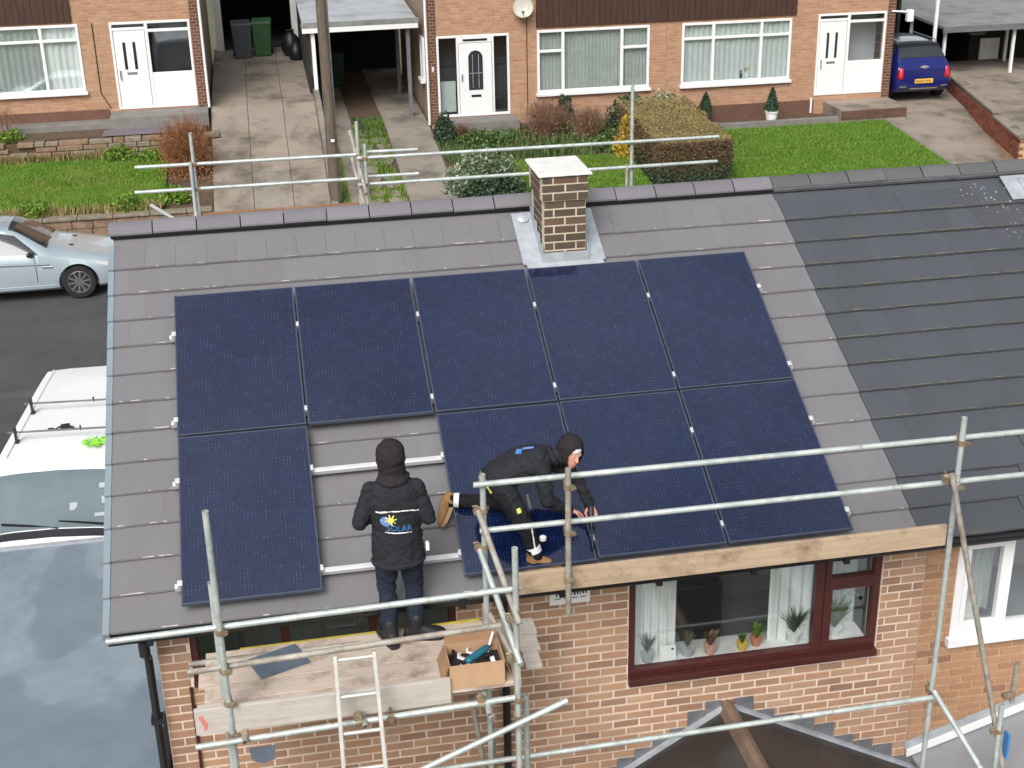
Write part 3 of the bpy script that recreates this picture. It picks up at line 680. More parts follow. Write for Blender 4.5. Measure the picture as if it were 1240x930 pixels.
for (c, r), lb in LAB.items():
    x = c*(PW+PG)+PW/2; t_ = r*(PL+PG)+PL/2
    dx, dt, dh, da = {(1, 1): (-.004, .0, .0, .002), (2, 0): (.0, -.02, .004, 0), (4, 1): (0, .004, 0, 0), (0, 0): (0, -.004, 0, -.002)}.get((c, r), (0, 0, 0, 0))
    o = thing('solar_panel', 'solar panel, '+lb, 'solar panel', R(x+dx, t_+dt, dh), 'solar panels on the roof')
    o.rotation_euler = (PHI+(rad(.5) if (c, r) == (2, 0) else rad(random.uniform(-.12, .12))), 0, da)
    for nm, me in (('glass', gm), ('frame', fm), ('backsheet', bmh)):
        q = bpy.data.objects.new(nm, me); COL.objects.link(q); q.parent = o
RLAB = ['lowest aluminium mounting rail bare beside the standing worker\'s legs', 'second aluminium mounting rail bare behind the standing worker\'s head', 'third aluminium mounting rail under the upper panels', 'topmost aluminium mounting rail under the upper panels below the chimney']
for i, t_ in enumerate((.20, 1.235, 1.91, 2.945)):
    o = thing('mounting_rail', RLAB[i], 'rail', R(2.87, t_, -.09), 'panel mounting rails')
    mb = MB(); slab(mb, -.055, 5.80, t_-.024, t_+.024, -.082, -.040); slab(mb, -.05, 5.79, t_-.009, t_+.009, -.040, -.0365)
    mb.build('rail_bar', M['rail_alu'], o)
    mb = MB()
    for x in (.25, .95, 2.5, 3.3, 4.4, 5.5): slab(mb, x, x+.05, t_-.05, t_+.12, -.118, -.084)
    mb.build('roof_hook', M['rail_alu'], o)
    for c in range(6):
        x = c*(PW+PG)-PG/2
        if i < 2 and c in (1, 2): pass
        mb = MB()
        if c in (0, 5): s_ = -1 if c == 0 else 1; slab(mb, x-.02, x+.02, t_-.025, t_+.025, -.038, .006); mb.tube(R(x, t_, .006), R(x, t_, .016), .010, n=8)
        else: slab(mb, x-.012, x+.012, t_-.028, t_+.028, -.03, .005); mb.tube(R(x, t_, .005), R(x, t_, .013), .008, n=8)
        mb.build('clamp', M['rail_alu'], o)

# ================================================================ NEIGHBOUR HOUSE
nb = thing('brick_house', 'adjoining orange brick house with darker mossy roof and white window', 'house', (10, 4.2, -5.2))
NX0, NX1 = 6.60, 13.4
NWIN = (6.91, 9.2, -1.47, -.36)
w = MB(); holes_wall(w, NX0, NX1, -5.2, -.30, WY+.008, WY+.25, [NWIN]); w.box(NX1-.25, NX1, WY+.25, 8.0, -5.2, -.3); w.box(NX0, NX1-.25, 7.75, 8.0, -5.2, -.3)
nwall = w.build('wall', M['mortar_tan'], nb)
lay_bricks(nwall, M['brick_orange'], NX0, NX1, -3.3, -.34, WY-.002, [NWIN], 200, lambda x, z: x < 8.2 and z > -2.75+.3*(x-6.6), 8)
w = MB(); x0, x1, z0, z1 = NWIN
win_bars(w, x0, x1, z0+.06, z1, WY+.0, WY+.1, .075)
for x in (7.40, 8.2): w.box(x, x+.07, WY+.005, WY+.1, z0+.13, z1-.07)
win_bars(w, 6.985, 7.40, z0+.135, z1-.075, WY-.01, WY+.06, .05)
nwin = w.build('window', M['white_upvc'], nb, bevel=.006)
MB().box(x0-.04, x1+.04, WY-.07, WY+.1, z0-.03, z0+.06).build('sill', M['white_upvc'], nwin, bevel=.006)
for a, b in ((7.03, 7.36), (7.47, 8.2), (8.27, 9.13)): pane(nwin, a, b, z0+.17, z1-.1, WY+.04)
curtain('curtain', nwin, 'curtain_net', 7.28, 7.5, z0+.05, z1, WY+.4, 3)
r_ = MB(); r_.box(x0-.2, x1+.2, WY+1.6, WY+1.62, z0-.9, z1+.1); r_.box(x0-.2, x1+.2, WY+.26, WY+1.6, z0-.32, z0-.3); r_.box(x0-.22, x0-.2, WY+.26, WY+1.6, z0-.9, z1+.1); r_.build('room_lining', M['room_dark'], nwin)
r_ = MB(); r_.box(7.02, 7.36, WY+.2, WY+.5, z0+.02, z0+.05); r_.box(7.2, 7.3, WY+.3, WY+.4, z0+.05, z0+.2); r_.build('inner_sill', M['white_paint'], nwin)
rd = MB(); slab(rd, 6.403, 13.6, EAVE_T+.06, RIDGE_T-.02, ROOF_H-.12, ROOF_H-.045)
rd.hexa([back(R(x, t_, h)) for h in (ROOF_H-.12, ROOF_H) for x, t_ in ((6.403, EAVE_T), (13.6, EAVE_T), (13.6, RIDGE_T-.02), (6.403, RIDGE_T-.02))])
nroof = rd.build('roof', M['tile_old'], nb)
lay_tiles(nroof, M['tile_old'], 6.403, 13.6, lambda a, b, t: a > 7.45+t*.52, rg, True)
mb = MB()          # moss along the course edges
for k in range(13):
    t0 = EAVE_T+GAUGE*k; x = 6.42
    while x < 10.2:
        l = rg.uniform(.05, .25)
        if rg.random() < (.75 if k > 3 else .25): slab(mb, x, x+l, t0+.001, t0+.006+rg.uniform(0, .012), ROOF_H+.004, ROOF_H+.008+rg.uniform(0, .006))
        x += l+rg.uniform(0, .08)
tag(mb.build('moss', M['moss'], nroof), kind='stuff')
rm2 = ridge_mesh(RP-.012, M['ridge_old'])
for i in range(16): inst('ridge_tile', rm2, nroof, (-.64+(nr+i)*RP, RIDGE_Y+rg.uniform(-.006, .006), RIDGE_Z+rg.uniform(-.004, .006)), (0, rg.uniform(-.008, .008), rg.uniform(-.008, .008)))
mb = MB().box(6.40, 13.4, RIDGE_Y-.05, RIDGE_Y+.05, RIDGE_Z-.09, RIDGE_Z+.01); slab(mb, 6.40, 13.4, RIDGE_T-.163, RIDGE_T-.06, ROOF_H-.02, ROOF_H+.016)
mb.build('ridge_bed', M['lead_dark'], nroof)
# valley of lead beside the neighbour's chimney
nch = MB().box(9.85, 10.5, 3.3, 3.95, 1.0, 2.6).build('chimney', M['brick_chimney'], nb)
fl = MB(); slab(fl, 9.04, 9.86, 4.02, 4.40, ROOF_H+.014, ROOF_H+.022); slab(fl, 9.24, 9.86, 3.45, 4.02, ROOF_H+.016, ROOF_H+.024); slab(fl, 9.22, 9.28, 3.5, 4.35, ROOF_H+.022, ROOF_H+.045); fl.build('flashing', M['lead'], nch)
mb = MB(); mb.box(6.59, 13.5, .03, .05, -.33, -.19); mb.box(6.59, 13.5, .05, WY+.02, -.335, -.32); mb.build('fascia', M['white_upvc'], nb)
mb = MB(); gutter(mb, 6.51, 13.5, -.035, -.225); mb.build('gutter', M['black_plastic'], nb)
# ================================================================ SCAFFOLDING
TR = .0242
def hollow(mb, p, q, r=TR, n=14):
    p, q = Vector(p), Vector(q); d = (q-p).normalized()
    mb.tube(p, q, r, n=n, caps=False)
    mb.tube(p, q, r-.004, n=n, caps=False)
    a = d.orthogonal().normalized(); b = d.cross(a)
    for c in (p, q):
        ring = [c+(a*math.cos(2*math.pi*i/n)+b*math.sin(2*math.pi*i/n))*rr for rr in (r, r-.004) for i in range(n)]
        mb.add(ring, [(i, (i+1) % n, n+(i+1) % n, n+i) for i in range(n)])
def tube_part(name, p, q, parent, mat='galv'):
    mb = MB(); hollow(mb, p, q); return mb.build(name, M[mat], parent, True)
def coupler(parent, p, ax=(0, 0, 1), ax2=(1, 0, 0), mat='coupler'):
    p = Vector(p); a = Vector(ax).normalized(); b = Vector(ax2).normalized(); o = a.cross(b).normalized()
    mb = MB(); mb.lathe(p-a*.022, [(.034, 0), (.036, .022), (.034, .044)], 12, axis=a)
    q = p+o*.05; mb.lathe(q-b*.022, [(.034, 0), (.036, .022), (.034, .044)], 12, axis=b)
    mb.obox(p-o*.03+b*.03, (.03, .03, .03), Matrix.Rotation(.5, 3, a)); mb.tube(p+b*.05, p+b*.05-o*.05, .008, n=6); mb.tube(q+a*.045, q+a*.045+o*.04, .008, n=6)
    return mb.build('coupler', M[mat], parent, True)
sc = thing('scaffold', 'galvanised tube scaffold along the garden side eaves with guard rails and braces', 'scaffold', (2.5, -.7, -5.2))
G = -5.2; FY = -1.05
ST = lambda x, y, z1, z0=G, mat='galv': tube_part('standard', (x, y, z0), (x, y, z1), sc, mat)
ST(.352, FY, 1.37); ST(.325, FY+.07, .75, -3.0); ST(2.55, FY-.02, .81); ST(2.44, -.30, 1.05); ST(2.64, -.93, -.62, G); ST(6.42, -.45, 1.2)
tube_part('standard', (3.085, -.50, -.20), (3.085, -.50, 1.13), sc, 'galv_old')
tube_part('standard', (6.95, -.9, G), (6.84, -.9, -1.38), sc); tube_part('standard', (7.13, -.6, -1.62), (7.13, -.6, -1.2), sc, 'galv_old')
tube_part('standard', (2.66, -.98, -.15), (2.62, -1.0, .80), sc) if False else None
tube_part('guard_rail', (-.46, FY+.05, .365), (2.60, FY+.05, .415), sc); tube_part('guard_rail', (.08, FY+.05, .02), (2.44, FY+.05, .105), sc, 'galv_old')
tube_part('guard_rail', (2.36, -.35, .99), (8.3, -.395, .975), sc); tube_part('guard_rail', (2.40, -.35, .575), (8.3, -.395, .57), sc)
tube_part('end_rail', (2.392, -.28, .75), (2.555, -1.18, .21), sc, 'galv_old'); tube_part('end_rail', (2.392, -.28, .40), (2.558, -1.18, -.15), sc)
tube_part('ledger', (.08, FY-.07, -.57), (2.52, FY-.06, -.50), sc); tube_part('ledger', (.42, -.045, -.475), (2.42, -.045, -.46), sc, 'tube_yellow'); tube_part('ledger', (.02, -.22, -.43), (1.4, -.2, -.44), sc, 'galv_old')
tube_part('ledger', (1.5, -.53, -1.56), (6.42, -.51, -1.52), sc)
tube_part('transom', (.45, -.05, -.53), (.45, -1.2, -.53), sc, 'galv_old'); tube_part('transom', (1.35, -.05, -.53), (1.35, -1.2, -.53), sc, 'galv_old'); tube_part('transom', (2.30, -.05, -.53), (2.30, -1.25, -.53), sc)
tube_part('brace', (1.2, FY-.1, -1.26), (2.93, FY-.1, -.56), sc); tube_part('brace', (6.31, -.55, .74), (7.05, -.98, -2.6), sc, 'galv_old'); tube_part('brace', (6.40, -.53, -1.44), (6.62, -1.9, -2.05), sc)
tube_part('brace', (2.30, -.2, -1.1), (2.55, -.2, -3.2), sc, 'galv_old'); tube_part('brace', (2.44, -.22, -1.05), (2.54, -.24, -3.0), sc, 'galv_old')
for p, a, b in [((.352, FY, .37), (0,0,1), (1,0,0)), ((.352, FY, .03), (0,0,1), (1,0,0)), ((.352, FY, -.26), (0,0,1), (1,0,0)), ((.352, FY, -.55), (0,0,1), (1,0,0)), ((2.55, FY-.02, -.16), (0,0,1), (0,1,0)), ((2.55, FY-.02, -.55), (0,0,1), (1,0,0)), ((2.55, FY-.02, .2), (0,0,1), (0,1,0)), ((2.55, FY-.02, -.72), (0,0,1), (.9,0,.4)),
                ((2.44, -.30, .98), (0,0,1), (1,0,0)), ((2.44, -.30, .57), (0,0,1), (1,0,0)), ((2.44, -.30, .73), (0,0,1), (0,1,0)), ((2.44, -.30, .40), (0,0,1), (0,1,0)), ((3.085, -.50, .97), (0,0,1), (1,0,0)), ((3.085, -.50, .56), (0,0,1), (1,0,0)), ((3.085, -.50, .13), (0,0,1), (1,0,0)),
                ((6.42, -.45, .97), (0,0,1), (1,0,0)), ((6.42, -.45, .56), (0,0,1), (1,0,0)), ((6.33, -.47, .64), (0,0,1), (1,0,0)), ((6.42, -.45, -1.5), (0,0,1), (1,0,0)), ((6.85, -.9, -1.66), (0,0,1), (0,1,0)), ((1.3, FY-.07, -.53), (1,0,0), (0,1,0)), ((2.25, FY-.07, -.51), (1,0,0), (0,1,0)), ((7.08, -.65, -1.5), (0,0,1), (0,1,0)), ((1.55, FY-.07, -.52), (1, 0, 0), (0, 0, 1))]:
    coupler(sc, p, a, b)
mb = MB().box(2.685, 6.39, -.44, -.40, -.005, .19); mb.build('toe_board', M['wood_toe'], sc, bevel=.004)
mb = MB().box(.09, 2.03, FY+.0, FY+.036, -.52, -.295); tb = mb.build('toe_board', M['wood_grey'], sc, bevel=.004)
mb = MB(); mb.obox((2.50, -.62, -.33), (.034, .95, .21), Matrix.Rotation(.12, 3, 'Z')); mb.build('toe_board', M['wood_grey_y'], sc, bevel=.004)
mb = MB()
mb.prism([(.12, -.35), (.15, -.345), (.158, -.38), (.185, -.42), (.178, -.47), (.15, -.48), (.152, -.44), (.132, -.40)], FY-.0025, FY-.0005, lambda u, v, d: (u, d, v))
mb.build('painted_mark', M['paint_faded_red'], tb)
mb = MB(); mb.prism([(0, 0), (.2, 0), (.19, -.13), (.1, -.16), (.02, -.12)], 0, .004, lambda u, v, d: (.46+u, FY-.02+d, -.68+v)); mb.build('tag_plate', M['slate_blue'], sc)
# scaffold boards: each lies loose on the transoms
for i, (y, lab) in enumerate([(-1.02, 'pale worn scaffold board along the toe board, carrying the cardboard box'), (-.785, 'pale worn scaffold board with the loose dark tile, second from the toe board'), (-.555, 'pale worn scaffold board under the standing worker\'s boots'), (-.325, 'pale worn scaffold board right under the eaves gutter')]):
    mb = MB().box(.10+.05*(i % 2), 2.60+.06*((i*7) % 3), y+.003 if i else y+.008, y+.224, -.462, -.42-.003*(i % 2))
    o = mb.build('scaffold_board', M['wood_board'], None, loc=(1.35, y+.11, -.42), bevel=.005)
    tag(o, lab, 'board', 'scaffold boards of the platform')
for i, (y, x1, dz, lab) in enumerate([(-.36, 2.85, 0, 'short board end jutting over the brick wall beside the downpipe, nearest the eaves'), (-.60, 2.83, .0, 'short middle board end jutting past the end rails over the wall'), (-.83, 2.80, .0, 'short outer board end jutting past the end rails below the tubes')]):
    o = MB().box(2.665, x1, y, y+.22, -.465, -.425).build('scaffold_board', M['wood_grey'], None, loc=(2.7, y+.1, -.44), bevel=.006)
    tag(o, lab, 'board', 'scaffold boards of the platform')
# loose tile on the boards
o = MB(); o.obox((.73, -.36, -.407), (.42, .30, .014), Matrix.Rotation(.37, 3, 'Z')); o.obox((.77, -.41, -.395), (.30, .16, .01), Matrix.Rotation(.42, 3, 'Z'))
tag(o.build('roof_tile', M['slate_blue'], None, loc=(.73, -.36, -.414), bevel=.004), 'loose dark slate-grey roof tile lying on the scaffold boards', 'roof tile')
# ladder
lad = thing('ladder', 'aluminium ladder leaning against the scaffold platform', 'ladder', (1.33, -2.7, -5.2))
bx = [(1.165, 1.10), (1.455, 1.53)]
top, botm = Vector((0, FY-.08, .10)), Vector((0, -2.75, G))
for a, b in bx:
    mb = MB(); mb.bar((a, top.y, top.z), (b, botm.y, botm.z), .03, .07, upv=(0, 1, 0)); mb.build('stile', M['ladder_alu'], lad, bevel=.004)
for i in range(20):
    k = (i*.285+.04)/5.55; z = top.z+(G-top.z)*k; y = top.y+(botm.y-top.y)*k; xa = 1.165+(1.10-1.165)*k; xb = 1.455+(1.53-1.455)*k
    mb = MB(); mb.tube((xa, y, z), (xb, y, z), .015, n=10); mb.build('rung', M['ladder_alu'], lad, True)
# cardboard box with fittings
bx0, bx1, by0, by1, bz0, bz1 = 2.03, 2.46, -1.02, -.71, -.42, -.205
box = thing('cardboard_box', 'open cardboard box of roof fittings at the end of the scaffold platform', 'box', (2.245, -.87, -.42))
mb = MB()
mb.box(bx0, bx1, by0, by0+.006, bz0, bz1); mb.box(bx0, bx1, by1-.006, by1, bz0, bz1); mb.box(bx0, bx0+.006, by0+.006, by1-.006, bz0, bz1); mb.box(bx1-.006, bx1, by0+.006, by1-.006, bz0, bz1); mb.box(bx0+.006, bx1-.006, by0+.006, by1-.006, bz0, bz0+.006)
mb.build('carton', M['cardboard'], box)
for nm, p in (('flap', [(bx0, by0, bz1), (bx0, by1, bz1), (bx0-.06, by1-.01, bz1-.13), (bx0-.06, by0+.01, bz1-.13)]), ('flap', [(bx1, by0, bz1), (bx1, by1, bz1), (bx1+.05, by1-.01, bz1-.15), (bx1+.05, by0+.01, bz1-.15)]), ('flap', [(bx0, by1, bz1), (bx1, by1, bz1), (bx1-.01, by1+.03, bz1+.09), (bx0+.01, by1+.03, bz1+.09)])):
    o = MB().add(p, [(0, 1, 2, 3)]).build(nm, M['cardboard_in'], box); sm = o.modifiers.new('solid', 'SOLIDIFY'); sm.thickness = .005
fit = random.Random(4)
flabs = ['white', 'metal', 'black', 'teal']
FIT = [('rail_alu', 'bright silver panel clamp lying in the box, against its flapless front side', .08, .07), ('dark_plastic', 'black plastic clamp in the box beside the drill chuck', .33, .22), ('white_upvc', 'white plastic fitting in the box next to the drill body', .12, .20),
       ('rail_alu', 'silver bracket in the box under the slim white tube', .36, .12), ('dark_plastic', 'black clip in the box between drill handle and front side', .26, .05), ('white_upvc', 'white clip in the box behind the teal drill', .20, .26), ('dark_plastic', 'black end cap in the corner of the box by the open flap', .05, .26), ('rail_alu', 'silver end clamp in the box in front of the drill handle', .16, .05)]
for i, (mt, lab, ox, oy) in enumerate(FIT):
    x, y, z = bx0+ox, by0+oy, bz0+.13+fit.random()*.02; mb = MB()
    Mr = Matrix.Rotation(fit.uniform(0, 3), 3, 'Z')@Matrix.Rotation(fit.uniform(-.5, .5), 3, 'X')
    prof = [(-.03, -.01), (.03, -.01), (.03, .03), (.018, .03), (.018, .004), (-.03, .004)]
    mb.prism(prof, -.018, .018, lambda u, v, d: Vector((x, y, z))+Mr@Vector((u, d, v)))
    tag(mb.build('panel_clamp', M[mt], None, loc=(x, y, z-.02), bevel=.002), lab, 'clamp', 'fittings in the cardboard box')
MB().box(bx0+.008, bx1-.008, by0+.008, by1-.008, bz0+.007, bz0+.115).build('packing', M['dark_plastic'], box)
dr = thing('cordless_drill', 'teal and black cordless drill lying in the cardboard box', 'drill', (2.26, -.86, -.28))
mb = MB(); d0 = Vector((2.20, -.90, -.25)); d1 = Vector((2.35, -.80, -.225)); mb.capsule(d0, d1, .034, .028); mb.build('body', M['teal_plastic'], dr, True)
mb = MB(); mb.capsule(d0+Vector((.02, .0, 0)), d0+Vector((.07, -.09, -.02)), .022, .024); mb.box(2.23, 2.31, -1.0, -.95, -.30, -.25); mb.build('handle', M['dark_plastic'], dr, True)
mb = MB(); mb.tube(d1, d1+Vector((.05, .035, .01)), .02, .012); mb.build('chuck', M['dark_plastic'], dr, True)
mb = MB(); mb.tube((2.36, -.80, -.26), (2.42, -.74, -.12), .012); tag(mb.build('sealant_tube', M['white_upvc'], None, True, loc=(2.38, -.77, -.28)), 'slim white tube sticking up out of the cardboard box', 'tube')
# plaque under the eaves
pl = thing('notice_plate', 'white notice plate with black marks on the brick wall under the eaves', 'sign', (3.25, .19, -.5))
mb = MB(); mb.box(3.07, 3.43, WY-.016, WY-.006, -.545, -.40); mb.build('plate', M['white_upvc'], pl)
mb = MB()
for k in range(11):
    x = 3.13+k*.026+random.uniform(-.004, .004); mb.box(x, x+random.uniform(.008, .018), WY-.018, WY-.0165, -.455+random.uniform(-.01, .01), -.428)
for k in range(4): mb.box(3.12+k*.075, 3.17+k*.075, WY-.018, WY-.0165, -.49, -.482)
mb.build('print', M['plate_ink'], pl)
# ================================================================ STREET-SIDE SCAFFOLD
s2 = thing('scaffold', 'galvanised scaffold guard rails on the street side beyond the ridge', 'scaffold', (3, 8.7, -3.9))
Y2 = 8.7
TP = lambda n, p, q, m='galv': tube_part(n, p, q, s2, m)
for x, z in ((.03, 1.93), (6.07, 2.25), (2.225, 1.95), (2.31, 1.66)): TP('standard', (x, Y2-.05 if x != 2.31 else Y2-.15, -3.9), (x, Y2-.05 if x != 2.31 else Y2-.15, z))
TP('standard', (-.01, Y2-.10, .2), (-.01, Y2-.10, 1.55)); TP('standard', (5.99, Y2-.1, .2), (5.99, Y2-.1, 1.12), 'galv_old')
TP('guard_rail', (-.74, Y2, 1.50), (2.25, Y2, 1.485)); TP('guard_rail', (2.2, Y2-.1, 1.46), (7.33, Y2-.1, 1.44)); TP('guard_rail', (-.78, Y2, 1.16), (2.2, Y2, 1.15)); TP('guard_rail', (2.2, Y2-.1, 1.09), (7.32, Y2-.1, 1.085))
TP('guard_rail', (2.3, Y2+.06, 1.50), (3.05, Y2+.06, 1.49)); TP('guard_rail', (2.3, Y2+.06, 1.155), (3.05, Y2+.06, 1.15))
TP('end_rail', (2.16, 9.1, 1.72), (2.28, 8.35, 1.02), 'galv_old'); TP('end_rail', (2.16, 9.05, 1.36), (2.28, 8.3, .66), 'galv_old')
TP('brace', (-.6, Y2, .98), (.1, Y2-.02, .46))
for p in ((.03, Y2-.05, 1.5), (.03, Y2-.05, 1.16), (6.07, Y2-.05, 1.44), (6.07, Y2-.05, 1.08), (2.225, Y2-.05, 1.48), (2.225, Y2-.05, 1.14), (2.3, Y2-.15, 1.46), (2.3, Y2-.15, 1.1)): coupler(s2, p)
MB().box(.05, 2.24, Y2-.03, Y2+.005, .60, .82).build('toe_board', M['wood_brown'], s2, bevel=.004)
MB().box(2.3, 6.25, 8.38, 8.42, .60, .765).build('toe_board', M['black_metal'], s2, bevel=.004)
for i in range(3):
    o = MB().box(-.5, 6.6, 8.4+i*.225+.05, 8.4+i*.225+.265, .54, .58).build('scaffold_board', M['wood_board'], None, loc=(3, 8.5+i*.225, .56)); tag(o, 'street side scaffold board, '+('right behind the black strip at the eaves', 'middle of the three behind the ridge', 'outermost, under the brown toe board')[i], 'board', 'street side scaffold boards')
# ================================================================ CONSERVATORY BELOW THE WINDOW
cv = thing('conservatory', 'dark brown pitched conservatory roof with lead flashing against the brick wall', 'conservatory', (4.9, -1.5, -5.2))
AP = Vector((4.74, 0, -1.84)); LE = Vector((2.9, 0, -2.95)); RE = Vector((7.0, 0, -3.05)); YF_, YW = -3.2, WY-.012
mb = MB()
for E_ in (LE, RE):
    n = Vector((0, 0, .02))
    for k in range(1):
        a0 = AP.lerp(E_, .003); a1 = E_
        mb.hexa([(a0.x, YF_, a0.z-.02), (a1.x, YF_, a1.z-.02), (a1.x, YW, a1.z-.02), (a0.x, YW, a0.z-.02), (a0.x, YF_, a0.z), (a1.x, YF_, a1.z), (a1.x, YW, a1.z), (a0.x, YW, a0.z)])
mb.build('roof_sheet', M['poly_brown'], cv)
mb = MB(); mb.prism([(-.09, -.06), (-.05, .03), (0, .055), (.05, .03), (.09, -.06)], YF_, YW, lambda u, v, d: (AP.x+u, d, AP.z+v)); mb.build('ridge_cap', M['wood_ridge'], cv)
for E_ in (LE, RE):
    mb = MB(); mb.bar(AP+Vector((0, YW-.035, .02)), E_+Vector((0, YW-.035, .02)), .05, .03); mb.build('flashing_bar', M['lead'], cv)
    for k in range(11):
        a = AP.lerp(E_, (k+.35)/11); b = AP.lerp(E_, (k+1.25)/11); zt = max(a.z, b.z)+.065; zt = round(zt/CP)*CP+.01
        MB().box(min(a.x, b.x), max(a.x, b.x), YW-.012-.001*(k % 2), YW-.004, min(a.z, b.z)-.01, zt).build('flashing_step', M['lead_dark'], cv)
w = MB(); holes_wall(w, 2.95, 6.95, -5.2, -3.1, YF_+.1, YF_+.2, [(3.2, 4.8, -4.4, -3.25), (4.9, 6.7, -4.4, -3.25)]); w.box(2.95, 3.05, YF_+.2, YW, -5.2, -3.1); w.box(6.85, 6.95, YF_+.2, YW, -5.2, -3.15)
w.add([(2.95, YF_+.1, -3.1), (6.95, YF_+.1, -3.1), (4.74, YF_+.1, -1.9), (2.95, YF_+.16, -3.1), (6.95, YF_+.16, -3.1), (4.74, YF_+.16, -1.9)], [(0, 1, 2), (3, 5, 4), (0, 3, 4, 1), (1, 4, 5, 2), (2, 5, 3, 0)])
w.build('wall', M['brown_upvc'], cv)
# neighbour's extension
ex = thing('house_extension', 'grey sheet extension roof with white verge strip on the orange brick wall', 'extension', (8.2, -1.5, -5.2))
def exz(x): return -2.76+(x-6.6)*.315
mb = MB(); mb.hexa([(6.66, -3.5, exz(6.66)-.04), (9.6, -3.5, exz(9.6)-.04), (9.6, WY-.012, exz(9.6)-.04), (6.66, WY-.012, exz(6.66)-.04), (6.66, -3.5, exz(6.66)), (9.6, -3.5, exz(9.6)), (9.6, WY-.012, exz(9.6)), (6.66, WY-.012, exz(6.66))]); mb.build('roof_sheet', M['grey_sheet'], ex)
mb = MB(); mb.hexa([(6.60, WY-.03, exz(6.6)+.02), (9.6, WY-.03, exz(9.6)+.02), (9.6, WY-.006, exz(9.6)+.02), (6.60, WY-.006, exz(6.6)+.02), (6.60, WY-.03, exz(6.6)+.10), (9.6, WY-.03, exz(9.6)+.10), (9.6, WY-.006, exz(9.6)+.10), (6.60, WY-.006, exz(6.6)+.10)]); mb.build('verge_strip', M['white_upvc'], ex)
mb = MB(); mb.hexa([(6.58, WY-.012, exz(6.58)+.11), (9.6, WY-.012, exz(9.6)+.11), (9.6, WY-.005, exz(9.6)+.11), (6.58, WY-.005, exz(6.58)+.11), (6.58, WY-.012, exz(6.58)+.2), (9.6, WY-.012, exz(9.6)+.2), (9.6, WY-.005, exz(9.6)+.2), (6.58, WY-.005, exz(6.58)+.2)]); mb.build('flashing', M['lead'], ex)
MB().box(6.74, 9.5, -3.3, -3.2, -5.2, -2.78).box(6.72, 6.80, -3.2, WY-.02, -5.2, -2.79).build('wall', M['white_paint'], ex)
mb = MB(); mb.tube((6.66, -.12, -2.95), (6.66, -.12, -5.1), .035); mb.box(6.5, 6.72, -.2, -.02, -2.99, -2.86); mb.build('downpipe', M['black_plastic'], ex)
st = MB(); st.box(6.93, 6.95, -.94, -.86, -1.95, -1.70); tag(st.build('strap', M['logo_blue'], None, loc=(6.94, -.9, -1.95)), 'blue strap tied to a scaffold tube above the grey extension roof', 'strap')
# ================================================================ GARAGE FLAT ROOF AT THE SIDE
ga = thing('garage', 'flat roofed garage with pale grey rain-wet roof beside the house', 'garage', (-3.2, 2.2, -4.8))
MB().box(-7, -.45, -2.6, 5.16, -2.22, -2.10).build('roof_deck', M['flat_roof'], ga)
w = MB(); w.box(-6.8, -.6, 4.9, 5.08, -5.0, -2.22); w.box(-6.8, -6.6, -2.5, 4.9, -5.3, -2.22); w.box(-.7, -.6, -2.5, 4.9, -5.3, -2.22); w.box(-6.6, -.7, -2.5, -2.3, -5.4, -2.22); w.build('wall', M['brick_dark'], ga)
MB().box(-.44, -.36, -2.6, 5.1, -2.26, -2.04).build('edge_trim', M['black_plastic'], ga)
MB().box(-7, -.46, 5.10, 5.18, -2.10, -2.085).build('drip_trim', M['lead'], ga)
# ================================================================ POTS IN THE WINDOW
PZ = MWIN[2]+.10
def pot(x, y, mat, h, r, leaf, n, lab, spread=.1, height=.2, blade=True):
    o = thing('potted_plant', lab, 'plant', (x, y, PZ), 'pots on the window sill')
    MB().lathe((x, y, PZ), [(r*.7, 0), (r*.95, h*.85), (r*1.05, h*.86), (r*1.05, h), (r*.9, h), (r*.88, h*.9)], 16).build('pot', M[mat], o, True)
    mb = MB()
    for i in range(n):
        a = random.uniform(0, 6.28); sp = random.uniform(.2, 1)*spread; hh = height*random.uniform(.5, 1); p = Vector((x, y, PZ+h*.9)); q = p+Vector((math.cos(a)*sp, math.sin(a)*sp*.6, hh)); wv = Vector((-math.sin(a), math.cos(a), .2))*(.006 if blade else .018)
        mid = p.lerp(q, .6)+Vector((0, 0, .02)); mb.add([p-wv*.5, p+wv*.5, mid+wv, mid-wv, q], [(0, 1, 2, 3), (3, 2, 4)])
    mb.build('foliage', M[leaf], o)
pot(4.02, .38, 'pot_grey', .10, .065, 'leaf_dark', 50, 'spiky plant in a pale grey pot before the white curtain', .1, .22)
pot(4.41, .40, 'pot_grey', .10, .07, 'leaf_dark', 40, 'dark leafy plant in a blue-grey pot right of the white card', .09, .16)
pot(4.62, .38, 'pot_pink', .10, .06, 'leaf_redbrown', 45, 'reddish plant in a pale pink pot on the window sill', .11, .16, False)
pot(4.93, .38, 'pot_yellow', .08, .055, 'leaf_green', 40, 'small green plant in a yellow pot on the window sill', .06, .1, False)
pot(5.08, .42, 'terracotta', .09, .055, 'leaf_grass', 60, 'bright green bushy plant in a terracotta pot on the window sill', .1, .16, False)
pot(5.44, .40, 'pot_white', .11, .07, 'leaf_dark', 60, 'long-leaved plant in a white pot by the brown mullion', .2, .28)
pot(5.85, .42, 'pot_white', .10, .07, 'leaf_green', 90, 'bushy houseplant behind the small opening window', .2, .30, False)
cd = thing('picture_card', 'white square card standing on the inner window sill', 'card', (4.21, .36, PZ)); mb = MB(); mb.obox((4.21, .36, PZ+.075), (.15, .008, .15), Matrix.Rotation(-.15, 3, 'X')); mb.build('card', M['pot_white'], cd)
mb = MB(); mb.obox((4.25, .3525, PZ+.12), (.022, .003, .018), Matrix.Rotation(-.15, 3, 'X')); mb.build('print', M['plate_ink'], cd)
